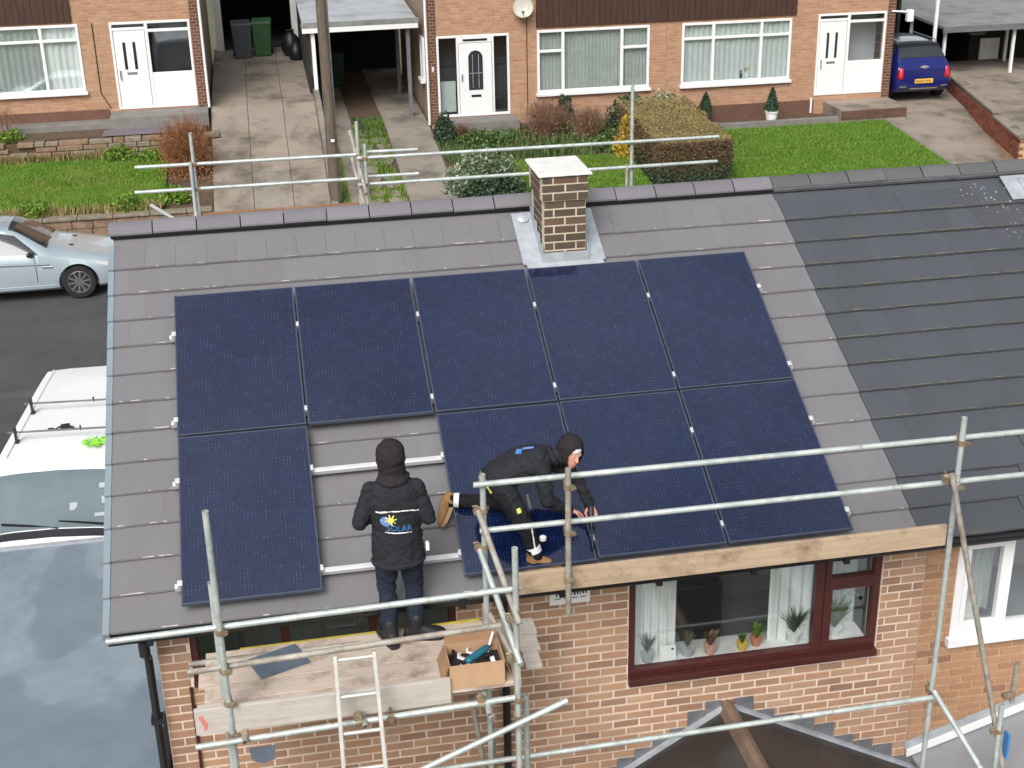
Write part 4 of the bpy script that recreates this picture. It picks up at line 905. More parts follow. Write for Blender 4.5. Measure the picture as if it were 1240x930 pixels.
# ================================================================ FAR SIDE OF THE STREET
FYH = 26.0
ZL = lambda y: interp(y, [(20.2, -2.80), (22.5, -2.1), (26, -1.22), (33, -1.05), (40, -1.0)])
ZM = lambda y: interp(y, [(20.2, -2.72), (26, -2.02), (33, -1.85), (40, -1.8)])
ZR = lambda y: interp(y, [(20.2, -2.72), (26, -2.28), (36, -2.22), (42, -2.2)])
# left drive: concrete slabs with open joints
dl = sheet('driveway', M['soil'], lsp(-.3, 2.5, 5), [20.2, 22.5, 26, 30, 33, 34], lambda x, y: ZL(y)-.02)
ORG[dl.name] = Vector((0, 0, 0))
yy = [20.25, 22.5, 24.2, 26, 28.2, 30.4, 33, 33.8]; xx = [-.29, .62, 1.52, 2.35]
for j in range(len(yy)-1):
    for i in range(len(xx)-1):
        a, b, c, d = xx[i]+.008, xx[i+1]-.008, yy[j]+.008, yy[j+1]-.008; dz = random.uniform(-.006, .006)
        MB().hexa([(a, c, ZL(c)-.05), (b, c, ZL(c)-.05), (b, d, ZL(d)-.05), (a, d, ZL(d)-.05), (a, c, ZL(c)+dz), (b, c, ZL(c)+dz), (b, d, ZL(d)+dz), (a, d, ZL(d)+dz)]).build('slab', random.choice([M['concrete_pink']]*3+[M['concrete']]), dl)
mb = MB()
for j in range(12):
    y0, y1 = 20.25+j*1.1, 20.25+j*1.1+1.08; mb.hexa([(2.36, y0, ZL(y0)-.4), (2.5, y0, ZL(y0)-.4), (2.5, y1, ZL(y1)-.4), (2.36, y1, ZL(y1)-.4), (2.36, y0, ZL(y0)+.1), (2.5, y0, ZL(y0)+.1), (2.5, y1, ZL(y1)+.1), (2.36, y1, ZL(y1)+.1)])
tag(mb.build('kerb', M['concrete']), kind='structure')
# middle drive
dm = sheet('driveway', M['soil'], lsp(2.5, 5.3, 5), [20.2, 26, 33, 36], lambda x, y: ZM(y)-.02)
cy_ = [20.25, 22.2, 24.1, 26, 28.3, 30.6, 33, 35.6]
for x0, x1 in ((2.62, 3.28), (4.15, 5.29)):
    for j in range(7):
        c, d = cy_[j]+.006, cy_[j+1]-.006; dz = random.uniform(-.004, .006)
        MB().hexa([(x0, c, ZM(c)-.05), (x1, c, ZM(c)-.05), (x1, d, ZM(d)-.05), (x0, d, ZM(d)-.05), (x0, c, ZM(c)+dz), (x1, c, ZM(c)+dz), (x1, d, ZM(d)+dz), (x0, d, ZM(d)+dz)]).build('slab', random.choice([M['concrete'], M['concrete_pink']]), dm)
rp = random.Random(21)
for j in range(11):
    for i in range(2):
        cx = 3.46+i*.42+rp.uniform(-.05, .05); cy = 20.45+j*.52+rp.uniform(-.06, .06); n = rp.choice([5, 6]); rr = rp.uniform(.17, .25)
        if rp.random() < .15: continue
        poly = [(rr*rp.uniform(.8, 1.1)*math.cos(2*math.pi*k/n+.3), rr*1.15*rp.uniform(.8, 1.1)*math.sin(2*math.pi*k/n+.3)) for k in range(n)]
        MB().prism(poly, -.05, .012, lambda u, v, d: (cx+u, cy+v, ZM(cy+v)+d)).build('paving_stone', random.choice([M['concrete'], M['concrete_pink'], M['stone']]), dm)
def blades(n, xr, yr, zf, h, mat, name, w=.012, lean=.5, kind='stuff', label=None, mask=None):
    x = RNG.uniform(*xr, n); y = RNG.uniform(*yr, n)
    if mask is not None:
        k = np.array([mask(a, b) for a, b in zip(x, y)]); x, y = x[k], y[k]; n = len(x)
    z = np.array([zf(a, b) for a, b in zip(x, y)]); an = RNG.uniform(0, 6.283, n); hh = h*RNG.uniform(.5, 1.3, n); ln = RNG.uniform(0, lean, n)*hh
    dx, dy = np.cos(an), np.sin(an)
    p0 = np.stack([x-dy*w, y+dx*w, z], 1); p1 = np.stack([x+dy*w, y-dx*w, z], 1); p2 = np.stack([x+dx*ln, y+dy*ln, z+hh], 1)
    vs = np.stack([p0, p1, p2], 1).reshape(-1, 3); fs = np.arange(3*n).reshape(-1, 3)
    o = raw(name, vs, fs, M[mat]); tag(o, label, None, None, kind); return o
tag(blades(5000, (3.25, 4.15), (20.3, 26.8), lambda x, y: ZM(y)-.02, .09, 'leaf_grass', 'grass', .015, mask=lambda a, b: noise.noise((a*2.2, b*1.1, 1)) > -.05), 'grass tufts growing between the paving stones of the middle driveway', 'grass')
tag(blades(2500, (2.5, 2.8), (20.3, 26.), lambda x, y: ZM(y)-.02, .12, 'leaf_grass', 'grass', .015), 'strip of grass along the kerb beside the wooden pole', 'grass')
tag(blades(900, (3.35, 4.1), (25.2, 27.2), lambda x, y: ZM(y)-.02, .1, 'leaf_green', 'grass', .02), 'weedy grass patch before the middle carport', 'grass')
# lawns
def lawn(x0, x1, y0, y1, zf, n, lab, mask=None, dens=1):
    s_ = sheet('lawn', M['lawn'], lsp(x0, x1, 30), lsp(y0, y1, 20), lambda x, y: zf(x, y), 'structure', .03)
    o = blades(n, (x0, x1), (y0, y1), lambda x, y: zf(x, y), .055, 'leaf_grass', 'grass', .008, 1.0, mask=mask); tag(o, lab, 'grass')
ZLG = lambda x, y: interp(y, [(20.35, -2.33), (21, -2.28), (24.2, -1.90)])
lawn(-9, -1.35, 20.75, 24.1, ZLG, 26000, 'short green grass of the lawn above the stone street wall')
ZMG = lambda x, y: interp(y, [(20.2, -2.62), (26, -2.06)])
sheet('garden_bed', M['soil'], lsp(5.3, 11.75, 12), lsp(20.25, 26, 12), lambda x, y: ZMG(x, y)-.05, amp=.05)
lawn(6.4, 9.9, 20.4, 23.0, ZMG, 16000, 'green grass of the small lawn behind the chimney')
ZRG = lambda x, y: interp(y, [(20.2, -2.66), (24.9, -2.33), (26, -2.3)])
sheet('garden_bed', M['soil'], lsp(11.7, 17.7, 8), lsp(20.25, 26, 8), lambda x, y: ZRG(x, y)-.05)
lawn(11.75, 17.55, 20.3, 24.75, ZRG, 40000, 'bright mown grass of the lawn before the right-hand house')
mb = MB()
for j in range(9): mb.hexa([(17.56, 20.3+j*.6, ZR(20.3+j*.6)-.1), (17.66, 20.3+j*.6, ZR(20.3+j*.6)-.1), (17.66, 20.86+j*.6, ZR(20.86+j*.6)-.1), (17.56, 20.86+j*.6, ZR(20.86+j*.6)-.1), (17.56, 20.3+j*.6, ZR(20.3+j*.6)+.05), (17.66, 20.3+j*.6, ZR(20.3+j*.6)+.05), (17.66, 20.86+j*.6, ZR(20.86+j*.6)+.05), (17.56, 20.86+j*.6, ZR(20.86+j*.6)+.05)])
tag(mb.build('kerb', M['pavement']), kind='structure')
MB().box(12.0, 16.6, 24.85, 25.05, -2.6, -2.22).build('kerb', M['pavement'])['kind'] = 'structure'
sheet('driveway', M['concrete_pink'], lsp(17.66, 21.2, 6), lsp(20.2, 38, 14), lambda x, y: ZR(y))
# left garden: soil base, street wall, stone terrace
sheet('garden_bed', M['soil'], lsp(-9, -.3, 8), lsp(20.4, 24.3, 8), lambda x, y: min(ZLG(x, y)-.05, ZL(y)-.0 if x > -1 else 9), amp=.04)
gw = thing('garden_wall', 'low weathered stone wall with pale coping along the pavement behind the silver car', 'wall', (-4, 20.3, -2.95))
rs = random.Random(3)
for j in range(3):
    x = -9.0
    while x < -.35:
        l = rs.uniform(.3, .62); MB().box(x, min(x+l-.012, -.32), 20.24+rs.uniform(-.012, .012), 20.44, -2.93+j*.19, -2.93+j*.19+.178).build('stone', M['stone_wall'], gw, bevel=.012); x += l
x = -9.0
while x < -.35:
    l = rs.uniform(.6, 1.1); MB().box(x, min(x+l-.01, -.3), 20.2+rs.uniform(-.012, .012), 20.48, -2.355, -2.29+rs.uniform(-.008, .008)).build('coping_stone', M['stone'], gw, bevel=.014); x += l
MB().box(-9, -.34, 20.3, 20.42, -3.0, -2.36).build('mortar_core', M['mortar_tan'], gw)
sw = thing('retaining_wall', 'rough dry stone retaining wall between the left lawn and the house', 'wall', (-4, 24.2, -1.95))
for j in range(4):
    x = -9.0
    while x < -.6:
        l = rs.uniform(.22, .75); h = .115
        if rs.random() < .9: MB().box(x, x+l-.02, 24.12+j*.05+rs.uniform(-.04, .04), 24.55, -1.95+j*h, -1.95+j*h+h-.012+rs.uniform(-.012, .012)).build('stone', rs.choice([M['stone'], M['stone_wall']]), sw, bevel=.016)
        x += l
MB().box(-9, -.5, 24.35, 24.6, -2.2, -1.54).build('core', M['soil'], sw)
sheet('terrace', M['soil'], [-9, -5, -2.7, -.4], lsp(24.5, 26, 4), lambda x, y: -1.50+(y-24.5)*.02, amp=.02)
sheet('gravel_bed', simple('slate_gravel', lin(112, 104, 112), .9, .35, 30, .8, 60), [-2.9, -2, -1.2, -.5], lsp(24.45, 25.2, 4), lambda x, y: -1.47)
tag(MB().box(-9, -2.75, 25.35, 26, -1.6, -1.36).build('path', M['pavement']), kind='structure')
# ---------------------------------------------------------------- far houses
def far_window(parent, x0, x1, z0, z1, bars_v=(), bars_h=(), fill='curtain_net', frame='white_upvc', y=FYH):
    w = MB(); fw = .07
    win_bars(w, x0, x1, z0, z1, y-.03, y+.06, fw)
    for x in bars_v: w.box(x-.04, x+.04, y-.028, y+.06, z0+fw, z1-fw)
    for (a, b, z) in bars_h: w.box(a+.04, b-.04, y-.027, y+.06, z-.035, z+.035)
    o = w.build('window', M[frame], parent, bevel=.01)
    MB().box(x0-.04, x1+.04, y-.11, y+.03, z0-.08, z0-.002).build('sill', M[frame], o, bevel=.008)
    cuts = [x0+fw]+[v for v in bars_v]+[x1-fw]
    for a, b in zip(cuts[:-1], cuts[1:]):
        zs = [z0+fw]+sorted(z for (p, q, z) in bars_h if p <= (a+b)/2 <= q)+[z1-fw]
        for c, d in zip(zs[:-1], zs[1:]): pane(o, a+(.04 if a != x0+fw else 0), b-(.04 if b != x1-fw else 0), c+(.035 if c != z0+fw else 0), d-(.035 if d != z1-fw else 0), y+.012)
    r = MB(); r.box(x0-.1, x1+.1, y+1.2, y+1.22, z0-.3, z1+.2); r.box(x0-.1, x1+.1, y+.26, y+1.2, z0-.3, z0-.28); r.build('room_lining', M['room_dark'], o)
    if fill == 'blind':
        n = int((x1-x0)/.10); mb = MB()
        for i in range(n):
            x = x0+.05+i*(x1-x0-.1)/n; mb.obox((x+.05, y+.12, (z0+z1)/2), (.096, .004, z1-z0-.1), Matrix.Rotation(.14+random.uniform(-.04, .04), 3, 'Z'))
        mb.build('blind', M['blind'], o)
    elif fill == 'nets':
        curtain('curtain', o, 'curtain_white', x0+.05, (x0+x1)/2-.55, z0+.02, z1, y+.09, 9, .022); curtain('curtain', o, 'curtain_white', (x0+x1)/2-.42, x1-.05, z0+.02, z1, y+.09, 14, .022)
    else: curtain('curtain', o, fill, x0+.05, x1-.05, z0+.02, z1, y+.09, 20, .02)
    return o
def door_unit(parent, x0, x1, z0, z1, kind, y=FYH):
    f = MB(); win_bars(f, x0, x1, z0, z1, y-.02, y+.07, .06)
    if kind == 'centre':
        a, b = 6.13, 7.02
        f.box(a-.05, a, y-.02, y+.07, z0+.06, z1-.06); f.box(b, b+.05, y-.02, y+.07, z0+.06, z1-.06); f.box(a, b, y-.02, y+.07, z1-.2, z1-.06)
        o = f.build('door_frame', M['white_upvc'], parent, bevel=.008)
        d = MB().box(a+.01, b-.01, y-.01, y+.04, z0+.05, z1-.21).build('door', M['white_upvc'], parent, bevel=.01)
        cx = (a+b)/2; zt = -.13; n = 12
        poly = [(cx-.19, -1.15), (cx+.19, -1.15), (cx+.19, zt-.19)]+[(cx+.19*math.cos(math.pi*i/n), zt-.19+.19*math.sin(math.pi*i/n)) for i in range(1, n)]+[(cx-.19, zt-.19)]
        MB().prism(poly, y-.022, y-.012, lambda u, v, dd: (u, dd, v)).build('door_light', M['car_glass'], d)
        mb = MB()
        for q in (-.08, .08): mb.box(cx+q-.006, cx+q+.006, y-.026, y-.0225, -1.1, zt-.1)
        mb.box(cx-.17, cx+.17, y-.026, y-.0225, -.72, -.708); mb.build('leading', M['lead'], d)
        MB().box(cx-.13, cx+.13, y-.02, y-.0105, -1.34, -1.28).build('letter_plate', M['black_plastic'], d)
        MB().box(a+.06, a+.09, y-.06, y-.0105, -.9, -.72).build('handle', M['chrome'], d); MB().box(cx-.32, cx+.32, y-.03, y-.021, z1-.155, z1-.10).build('vent', M['black_plastic'], o)
        for p, q in ((x0+.06, a-.05), (b+.05, x1-.06)):
            pane(o, p, q, z0+.06, z1-.06, y+.02); MB().box(p-.05, q+.05, y+.35, y+.36, z0, z1).build('hall_lining', M['room_black'], o)
        mb = MB(); mb.box(x0+.08, a-.07, y+.2, y+.25, z0+.1, z0+.9); mb.build('hall_curtain', M['curtain_net'], o)
    else:
        xm = x0+(x1-x0)*.45; f.box(xm-.04, xm+.04, y-.02, y+.07, z0+.06, z1-.06)
        f.box(x0+.06, xm-.04, y-.02, y+.07, z1-.21, z1-.14); f.box(xm+.04, x1-.06, y-.02, y+.07, z1-.27, z1-.2)
        o = f.build('door_frame', M['white_upvc'], parent, bevel=.008)
        d = MB().box(x0+.07, xm-.05, y-.01, y+.04, z0+.05, z1-.22).build('door', M['white_upvc'], parent, bevel=.01)
        for q in (.3, .62): MB().box(x0+.07+(xm-x0-.12)*q-.03, x0+.07+(xm-x0-.12)*q+.04, y-.016, y-.0105, z0+(z1-z0)*.46, z0+(z1-z0)*.77).build('door_light', M['car_glass'], d)
        MB().box(x0+.12, x0+.15, y-.06, y-.0105, z0+.75, z0+.98).build('handle', M['chrome'], d); MB().box(x0+.3, x0+.55, y-.018, y-.0105, z0+.86, z0+.92).build('letter_plate', M['chrome'], d)
        MB().box(xm+.04, x1-.06, y-.012, y+.04, z0+.06, z0+(z1-z0)*.41).build('lower_panel', M['white_upvc'], o, bevel=.01)
        pane(o, xm+.04, x1-.06, z0+(z1-z0)*.41, z1-.27, y+.02); pane(o, xm+.04, x1-.06, z1-.2, z1-.06, y+.02, 'glass_dark'); pane(o, x0+.06, xm-.04, z1-.14, z1-.06, y+.02, 'glass_dark')
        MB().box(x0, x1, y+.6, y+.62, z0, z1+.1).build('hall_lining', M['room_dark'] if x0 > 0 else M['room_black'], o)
    return o
def cladding(parent, x0, x1, z0, z1, y=FYH):
    o = MB().box(x0, x1, y-.03, y-.003, z0, z1).build('cladding', M['room_black'], parent)
    n = int((x1-x0)/.15)
    for i in range(n):
        a = x0+i*(x1-x0)/n; MB().box(a+.004, a+(x1-x0)/n-.004, y-.052-random.uniform(0, .005), y-.031, z0+.0, z1-.002).build('plank', M['cladding'], o)
def far_house(lab, x0, x1, zb, holes, mirror_gable=None):
    h = thing('terraced_house', lab, 'house', ((x0+x1)/2, 30, zb))
    w = MB(); holes_wall(w, x0, x1, zb-1.2, 3.4, FYH, FYH+.25, holes)
    w.build('wall', M['far_brick'], h)
    s_ = MB(); s_.box(x0+.0, x0+.22, FYH+.251, 33, zb-1.2, 3.4); s_.box(x1-.22, x1, FYH+.251, 33, zb-1.2, 3.4); s_.box(x0+.22, x1-.22, 32.8, 33, zb-1.2, 3.4); s_.build('side_wall', M['far_brick_side'], h)
    r = MB(); ym = 29.5; r.add([(x0-.1, FYH-.4, 3.3), (x1+.1, FYH-.4, 3.3), (x1+.1, 33.4, 3.3), (x0-.1, 33.4, 3.3), (x0-.1, ym, 5.6), (x1+.1, ym, 5.6)], [(0, 1, 5, 4), (2, 3, 4, 5), (0, 4, 3), (1, 2, 5), (0, 3, 2, 1)]); r.build('roof', M['roof_tile_far'], h)
    return h
def quoins(parent, x0, x1, z0, z1, y=FYH):
    mb = MB(); n = int((z1-z0)/.08)
    k = 0
    for i in range(n):
        z = z0+i*.08; cut = x0+(x1-x0)*(.35 if i % 2 else .68)
        for a, b in ((x0, cut-.012), (cut, x1)): mb.box(a, b, y-.014, y-.002, z, z+.067)
    tag(mb.build('corner_bricks', M['brick_dark'], parent), kind='stuff')
    MB().box(x0, x1, y-.006, y-.001, z0, z1).build('corner_mortar', M['mortar_tan'], parent)
# left house
hl = far_house('left far brick house with white door and wide curtained window above a stone terrace', -8.5, -.36, -1.2, [(-6.9, -3.29, -.64, 1.0), (-2.55, -.6, -1.15, 1.0)])
far_window(hl, -6.9, -3.29, -.64, 1.0, (-4.2, -5.9), ((-6.9, -3.29, .62),), 'nets')
door_unit(hl, -2.55, -.6, -1.15, 1.0, 'side'); cladding(hl, -8.4, -3.42, 1.06, 3.3); quoins(hl, -.58, -.36, -1.2, 3.3)
mb = MB(); mb.tube((-.33, FYH-.06, -1.2), (-.33, FYH-.06, 3.3), .035, n=10); mb.build('downpipe', M['white_upvc'], hl, True)
MB().box(-2.75, -.35, 25.2, 26, -1.9, -1.19).build('doorstep', M['pavement'], hl, bevel=.01)
MB().box(-8.5, -2.8, 25.96, 25.999, -1.9, -1.12).build('plinth', M['brick_dark'], hl)
mb = MB(); mb.pipe([(-2.95, FYH-.015, 1.0), (-2.95, FYH-.015, -.7), (-2.75, FYH-.015, -1.1)], .012, 6); mb.build('cable', M['black_plastic'], hl)
# middle house
hm = far_house('middle far brick house with arched-light white door, blinds and satellite dish', 5.36, 11.74, -2.0, [(5.56, 7.48, -1.84, .27), (8.22, 11.28, -1.34, .3)])
door_unit(hm, 5.56, 7.48, -1.84, .27, 'centre')
far_window(hm, 8.22, 11.28, -1.34, .3, (8.92, 10.52), ((8.22, 8.92, -.25), (10.52, 11.28, -.25)), 'blind')
cladding(hm, 8.2, 11.735, .38, 3.3); quoins(hm, 5.36, 5.56, -2.0, 3.3)
mb = MB(); mb.tube((5.30, FYH-.05, -2.0), (5.30, FYH-.05, 3.3), .035, n=10); mb.build('downpipe', M['white_upvc'], hm, True)
mb = MB(); win_bars(mb, 26.9, 27.5, -1.0, .1, 0, .06, .06); vv = [(5.30+p[1]*1.0, p[0], p[2]) for p in mb.v]; mb.v = vv; sw_ = mb.build('window', M['white_upvc'], hm)
MB().box(5.22, 5.352, 26.85, 27.55, -1.08, -1.0).build('sill', M['white_upvc'], sw_); MB().box(5.33, 5.345, 26.95, 27.45, -.95, .05).build('pane', M['car_glass'], sw_)
MB().box(5.5, 7.6, 25.3, 25.998, -2.2, -1.86).build('doorstep', M['pavement'], hm, bevel=.01)
mb = MB(); mb.pipe([(7.95, FYH-.012, .7), (7.95, FYH-.012, -1.9)], .01, 6); mb.build('cable', M['black_plastic'], hm)
MB().box(5.42, 5.47, FYH-.03, FYH-.015, -.62, -.5).build('number_plate', M['white_upvc'], hm)
ds = thing('satellite_dish', 'beige satellite dish on the brick wall over the middle door', 'satellite dish', (7.83, FYH, .7))
mb = MB(); prof = [(.02, 0), (.12, .012), (.22, .04), (.26, .06), (.255, .068), (.21, .05), (.11, .022), (.0, .012)]
mb.lathe((7.83, FYH-.22, .92), prof, 20, axis=(-.2, -.9, .25)); mb.build('reflector', M['dish'], ds, True)
mb = MB(); mb.tube((7.83, FYH-.002, .75), (7.83, FYH-.2, .9), .02, n=8); mb.tube((7.83, FYH-.25, .72), (7.76, FYH-.55, .85), .012, n=8); mb.obox((7.76, FYH-.56, .86), (.06, .1, .06), Matrix.Identity(3)); mb.build('arm', M['lead_dark'], ds, True)
# right house
hr = far_house('right far brick house with white door, three-light window and brick doorstep', 11.745, 18.22, -2.2, [(12.17, 15.25, -1.34, .3), (16.0, 17.97, -1.84, .36)])
far_window(hr, 12.17, 15.25, -1.34, .3, (13.05, 14.4), ((12.17, 15.25, -.12),), 'curtain_net')
door_unit(hr, 16.0, 17.97, -1.84, .36, 'side'); cladding(hr, 11.75, 15.36, .38, 3.3); quoins(hr, 18.0, 18.22, -2.3, 3.3)
MB().box(11.75, 16.0, 25.96, 25.999, -2.5, -1.95).build('plinth', M['brick_dark'], hr)
mb = MB(); mb.box(16.3, 18.2, 24.75, 25.995, -2.6, -2.0); mb.build('doorstep', M['concrete_pink'], hr, bevel=.01)
mb = MB()
for j in range(3):
    for i in range(8): mb.box(16.31+i*.236, 16.31+i*.236+.222, 24.735, 24.752, -2.28+j*.085, -2.28+j*.085+.073)
tag(mb.build('step_bricks', M['brick_dark'], hr), kind='stuff')
mb = MB(); mb.tube((15.93, FYH-.04, -1.9), (15.93, FYH-.04, -2.3), .03, n=8); mb.build('waste_pipe', M['white_upvc'], hr, True)
fl_ = thing('wall_light', 'white floodlight on a bracket at the corner of the right-hand house', 'lamp', (18.3, 26, .2)); mb = MB(); mb.tube((18.1, 25.98, .35), (18.55, 25.9, .32), .025, n=8); mb.build('bracket', M['white_upvc'], fl_, True); MB().box(18.5, 18.68, 25.82, 25.98, .06, .38).build('lamp_head', M['white_upvc'], fl_, bevel=.02)
gn = thing('garden_ornament', 'small black figure standing inside the right-hand window', 'ornament', (13.9, 26.1, -1.27)); MB().lathe((13.9, 26.12, -1.26), [(.05, 0), (.06, .1), (.03, .16), (.045, .2), (.0, .25)], 12).build('figure', M['black_plastic'], gn, True)
fp = thing('cut_flowers', 'vase of pale flowers inside the right-hand window', 'plant', (14.05, 26.1, -1.27)); MB().lathe((14.05, 26.12, -1.26), [(.03, 0), (.045, .08), (.025, .14)], 12).build('vase', M['pot_white'], fp, True)
mb = MB()
for i in range(24): mb.capsule((14.05+random.uniform(-.1, .1), 26.12+random.uniform(-.04, .04), -1.1+random.uniform(0, .12)), (14.05, 26.12, -1.1), .018, .003, 6, 2)
mb.build('blooms', M['leaf_yellow'], fp)
# ---------------------------------------------------------------- garages and carports
gl = thing('garage', 'garage with dark open doorway at the head of the left driveway', 'garage', (.9, 36, -1.05))
mb = MB(); mb.box(-.2, .02, 33.6, 33.8, -1.1, 1.6); mb.box(2.1, 2.35, 33.6, 33.8, -1.1, 1.6); mb.box(.02, 2.1, 33.6, 33.8, 1.15, 1.6); mb.build('door_frame', M['white_paint'], gl)
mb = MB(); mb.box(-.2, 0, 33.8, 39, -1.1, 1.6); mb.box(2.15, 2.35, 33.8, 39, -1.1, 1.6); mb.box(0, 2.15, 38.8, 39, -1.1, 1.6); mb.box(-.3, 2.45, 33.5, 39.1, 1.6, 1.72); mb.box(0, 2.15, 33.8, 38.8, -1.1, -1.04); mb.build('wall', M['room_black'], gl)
cm = thing('carport', 'felt roofed carport with white fascia and posts beside the middle house', 'carport', (3.7, 29.5, -1.9))
MB().hexa([(2.2, 26.86, .55), (5.2, 26.95, .55), (5.2, 33.9, .75), (2.2, 33.9, .75), (2.2, 26.86, .61), (5.2, 26.95, .61), (5.2, 33.9, .81), (2.2, 33.9, .81)]).build('roof', M['felt_pale'], cm)
MB().hexa([(2.18, 26.80, .38), (5.22, 26.9, .38), (5.22, 26.94, .38), (2.18, 26.85, .38), (2.18, 26.80, .52), (5.22, 26.9, .52), (5.22, 26.94, .52), (2.18, 26.85, .52)]).build('fascia', M['white_upvc'], cm)
MB().hexa([(2.16, 26.78, .525), (5.24, 26.88, .525), (5.24, 27.02, .525), (2.16, 26.92, .525), (2.16, 26.78, .63), (5.24, 26.88, .63), (5.24, 27.02, .63), (2.16, 26.92, .63)]).build('edge_trim', M['felt'], cm)
for (x, y) in ((2.45, 26.98), (2.42, 28.6), (2.42, 30.4), (4.95, 27.1), (4.95, 30)): MB().box(x-.05, x+.05, y-.05, y+.05, -2.2, .5).build('post', M['white_upvc'] if x < 3 else M['lead_dark'], cm)
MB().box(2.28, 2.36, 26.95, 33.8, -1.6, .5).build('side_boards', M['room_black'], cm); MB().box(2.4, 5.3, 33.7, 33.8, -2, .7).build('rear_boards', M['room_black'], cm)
cr = thing('carport', 'grey felt roofed carport with slim posts beyond the blue car', 'carport', (22, 31, -2.2))
MB().hexa([(20.75, 28.0, -.58), (25.5, 28.0, -.58), (25.5, 37, -.3), (20.75, 37, -.3), (20.75, 28.0, -.5), (25.5, 28.0, -.5), (25.5, 37, -.22), (20.75, 37, -.22)]).build('roof', M['felt'], cr)
MB().box(20.7, 25.5, 27.93, 27.998, -.66, -.49).build('fascia', M['lead_dark'], cr)
for x, y in ((20.95, 28.3), (20.95, 30.5), (23.1, 28.2), (23.9, 30)): MB().box(x-.04, x+.04, y-.04, y+.04, -2.3, -.5).build('post', M['white_paint'], cr)
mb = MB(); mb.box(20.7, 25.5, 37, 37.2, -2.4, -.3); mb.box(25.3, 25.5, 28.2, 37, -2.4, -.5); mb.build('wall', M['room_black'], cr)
MB().box(23.0, 25.2, 30.6, 37, -2.4, -.62).build('store_room', M['room_black'], cr); MB().box(23.35, 24.0, 30.55, 30.59, -2.3, -1.35).build('store_door', M['white_paint'], cr); MB().box(22.9, 23.4, 30.4, 30.598, -1.2, -1.12).build('meter_shelf', M['pavement'], cr)  # store near-black: the carport's deep shade is put into its colour
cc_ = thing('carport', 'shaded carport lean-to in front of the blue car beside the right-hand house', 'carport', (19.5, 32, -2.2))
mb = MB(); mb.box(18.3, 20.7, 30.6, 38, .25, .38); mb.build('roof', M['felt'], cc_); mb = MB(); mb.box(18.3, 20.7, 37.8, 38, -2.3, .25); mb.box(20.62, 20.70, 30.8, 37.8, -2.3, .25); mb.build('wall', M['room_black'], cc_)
mb = MB(); mb.tube((20.46, 28, -2.25), (20.46, 28, 3.2), .06, n=12); tag(mb.build('white_pole', M['white_upvc'], None, True, loc=(20.46, 28, -2.25)), 'tall white pole standing beside the blue car', 'pole')
rw = thing('brick_wall', 'low red brick wall with stone coping stepping down beside the right driveway', 'wall', (20.2, 25, -2.5))
P0, P1 = Vector((18.95, 20.2, 0)), Vector((20.95, 28.1, 0)); d = (P1-P0); L_ = d.length; d.normalize(); nrm = Vector((d.y, -d.x, 0))
nseg = 16
for i in range(nseg):
    a = P0+d*(L_*i/nseg+.006); b = P0+d*(L_*(i+1)/nseg-.006); zt = -1.86 if i > 4 else -1.95
    q = lambda p, o_, z: (p.x+nrm.x*o_, p.y+nrm.y*o_, z)
    MB().hexa([q(a, -.03, zt), q(b, -.03, zt), q(b, .25, zt), q(a, .25, zt), q(a, -.03, zt+.07), q(b, -.03, zt+.07), q(b, .25, zt+.07), q(a, .25, zt+.07)]).build('coping_stone', M['concrete_pink'], rw, bevel=.01)
for k in range(9):
    z = -2.72+k*.085
    n = 33
    for i in range(n):
        s0 = L_*(i+(k % 2)*.5)/n; s1 = min(s0+L_/n-.012, L_)
        if z+.08 > (-1.86 if s0/L_*nseg > 5 else -1.95) or s1 <= s0: continue
        a, b = P0+d*s0, P0+d*s1
        if k >= 3: MB().hexa([q(a, 0, z), q(b, 0, z), q(b, .1, z), q(a, .1, z), q(a, 0, z+.073), q(b, 0, z+.073), q(b, .1, z+.073), q(a, .1, z+.073)]).build('brick', M['brick_red'], rw)
a, b = P0, P1
MB().hexa([q(a, .012, -3), q(b, .012, -3), q(b, .2, -3), q(a, .2, -3), q(a, .012, -1.96), q(b, .012, -1.96), q(b, .2, -1.96), q(a, .2, -1.96)]).build('core', M['mortar_tan'], rw)
tag(MB().hexa([(19.2, 20.25, -3), (26, 20.25, -3), (26, 30.4, -3), (21.45, 30.4, -3), (19.2, 20.25, -1.97), (26, 20.25, -1.97), (26, 30.4, -1.97), (21.45, 30.4, -1.97)]).build('path', M['concrete_pink']), kind='structure')
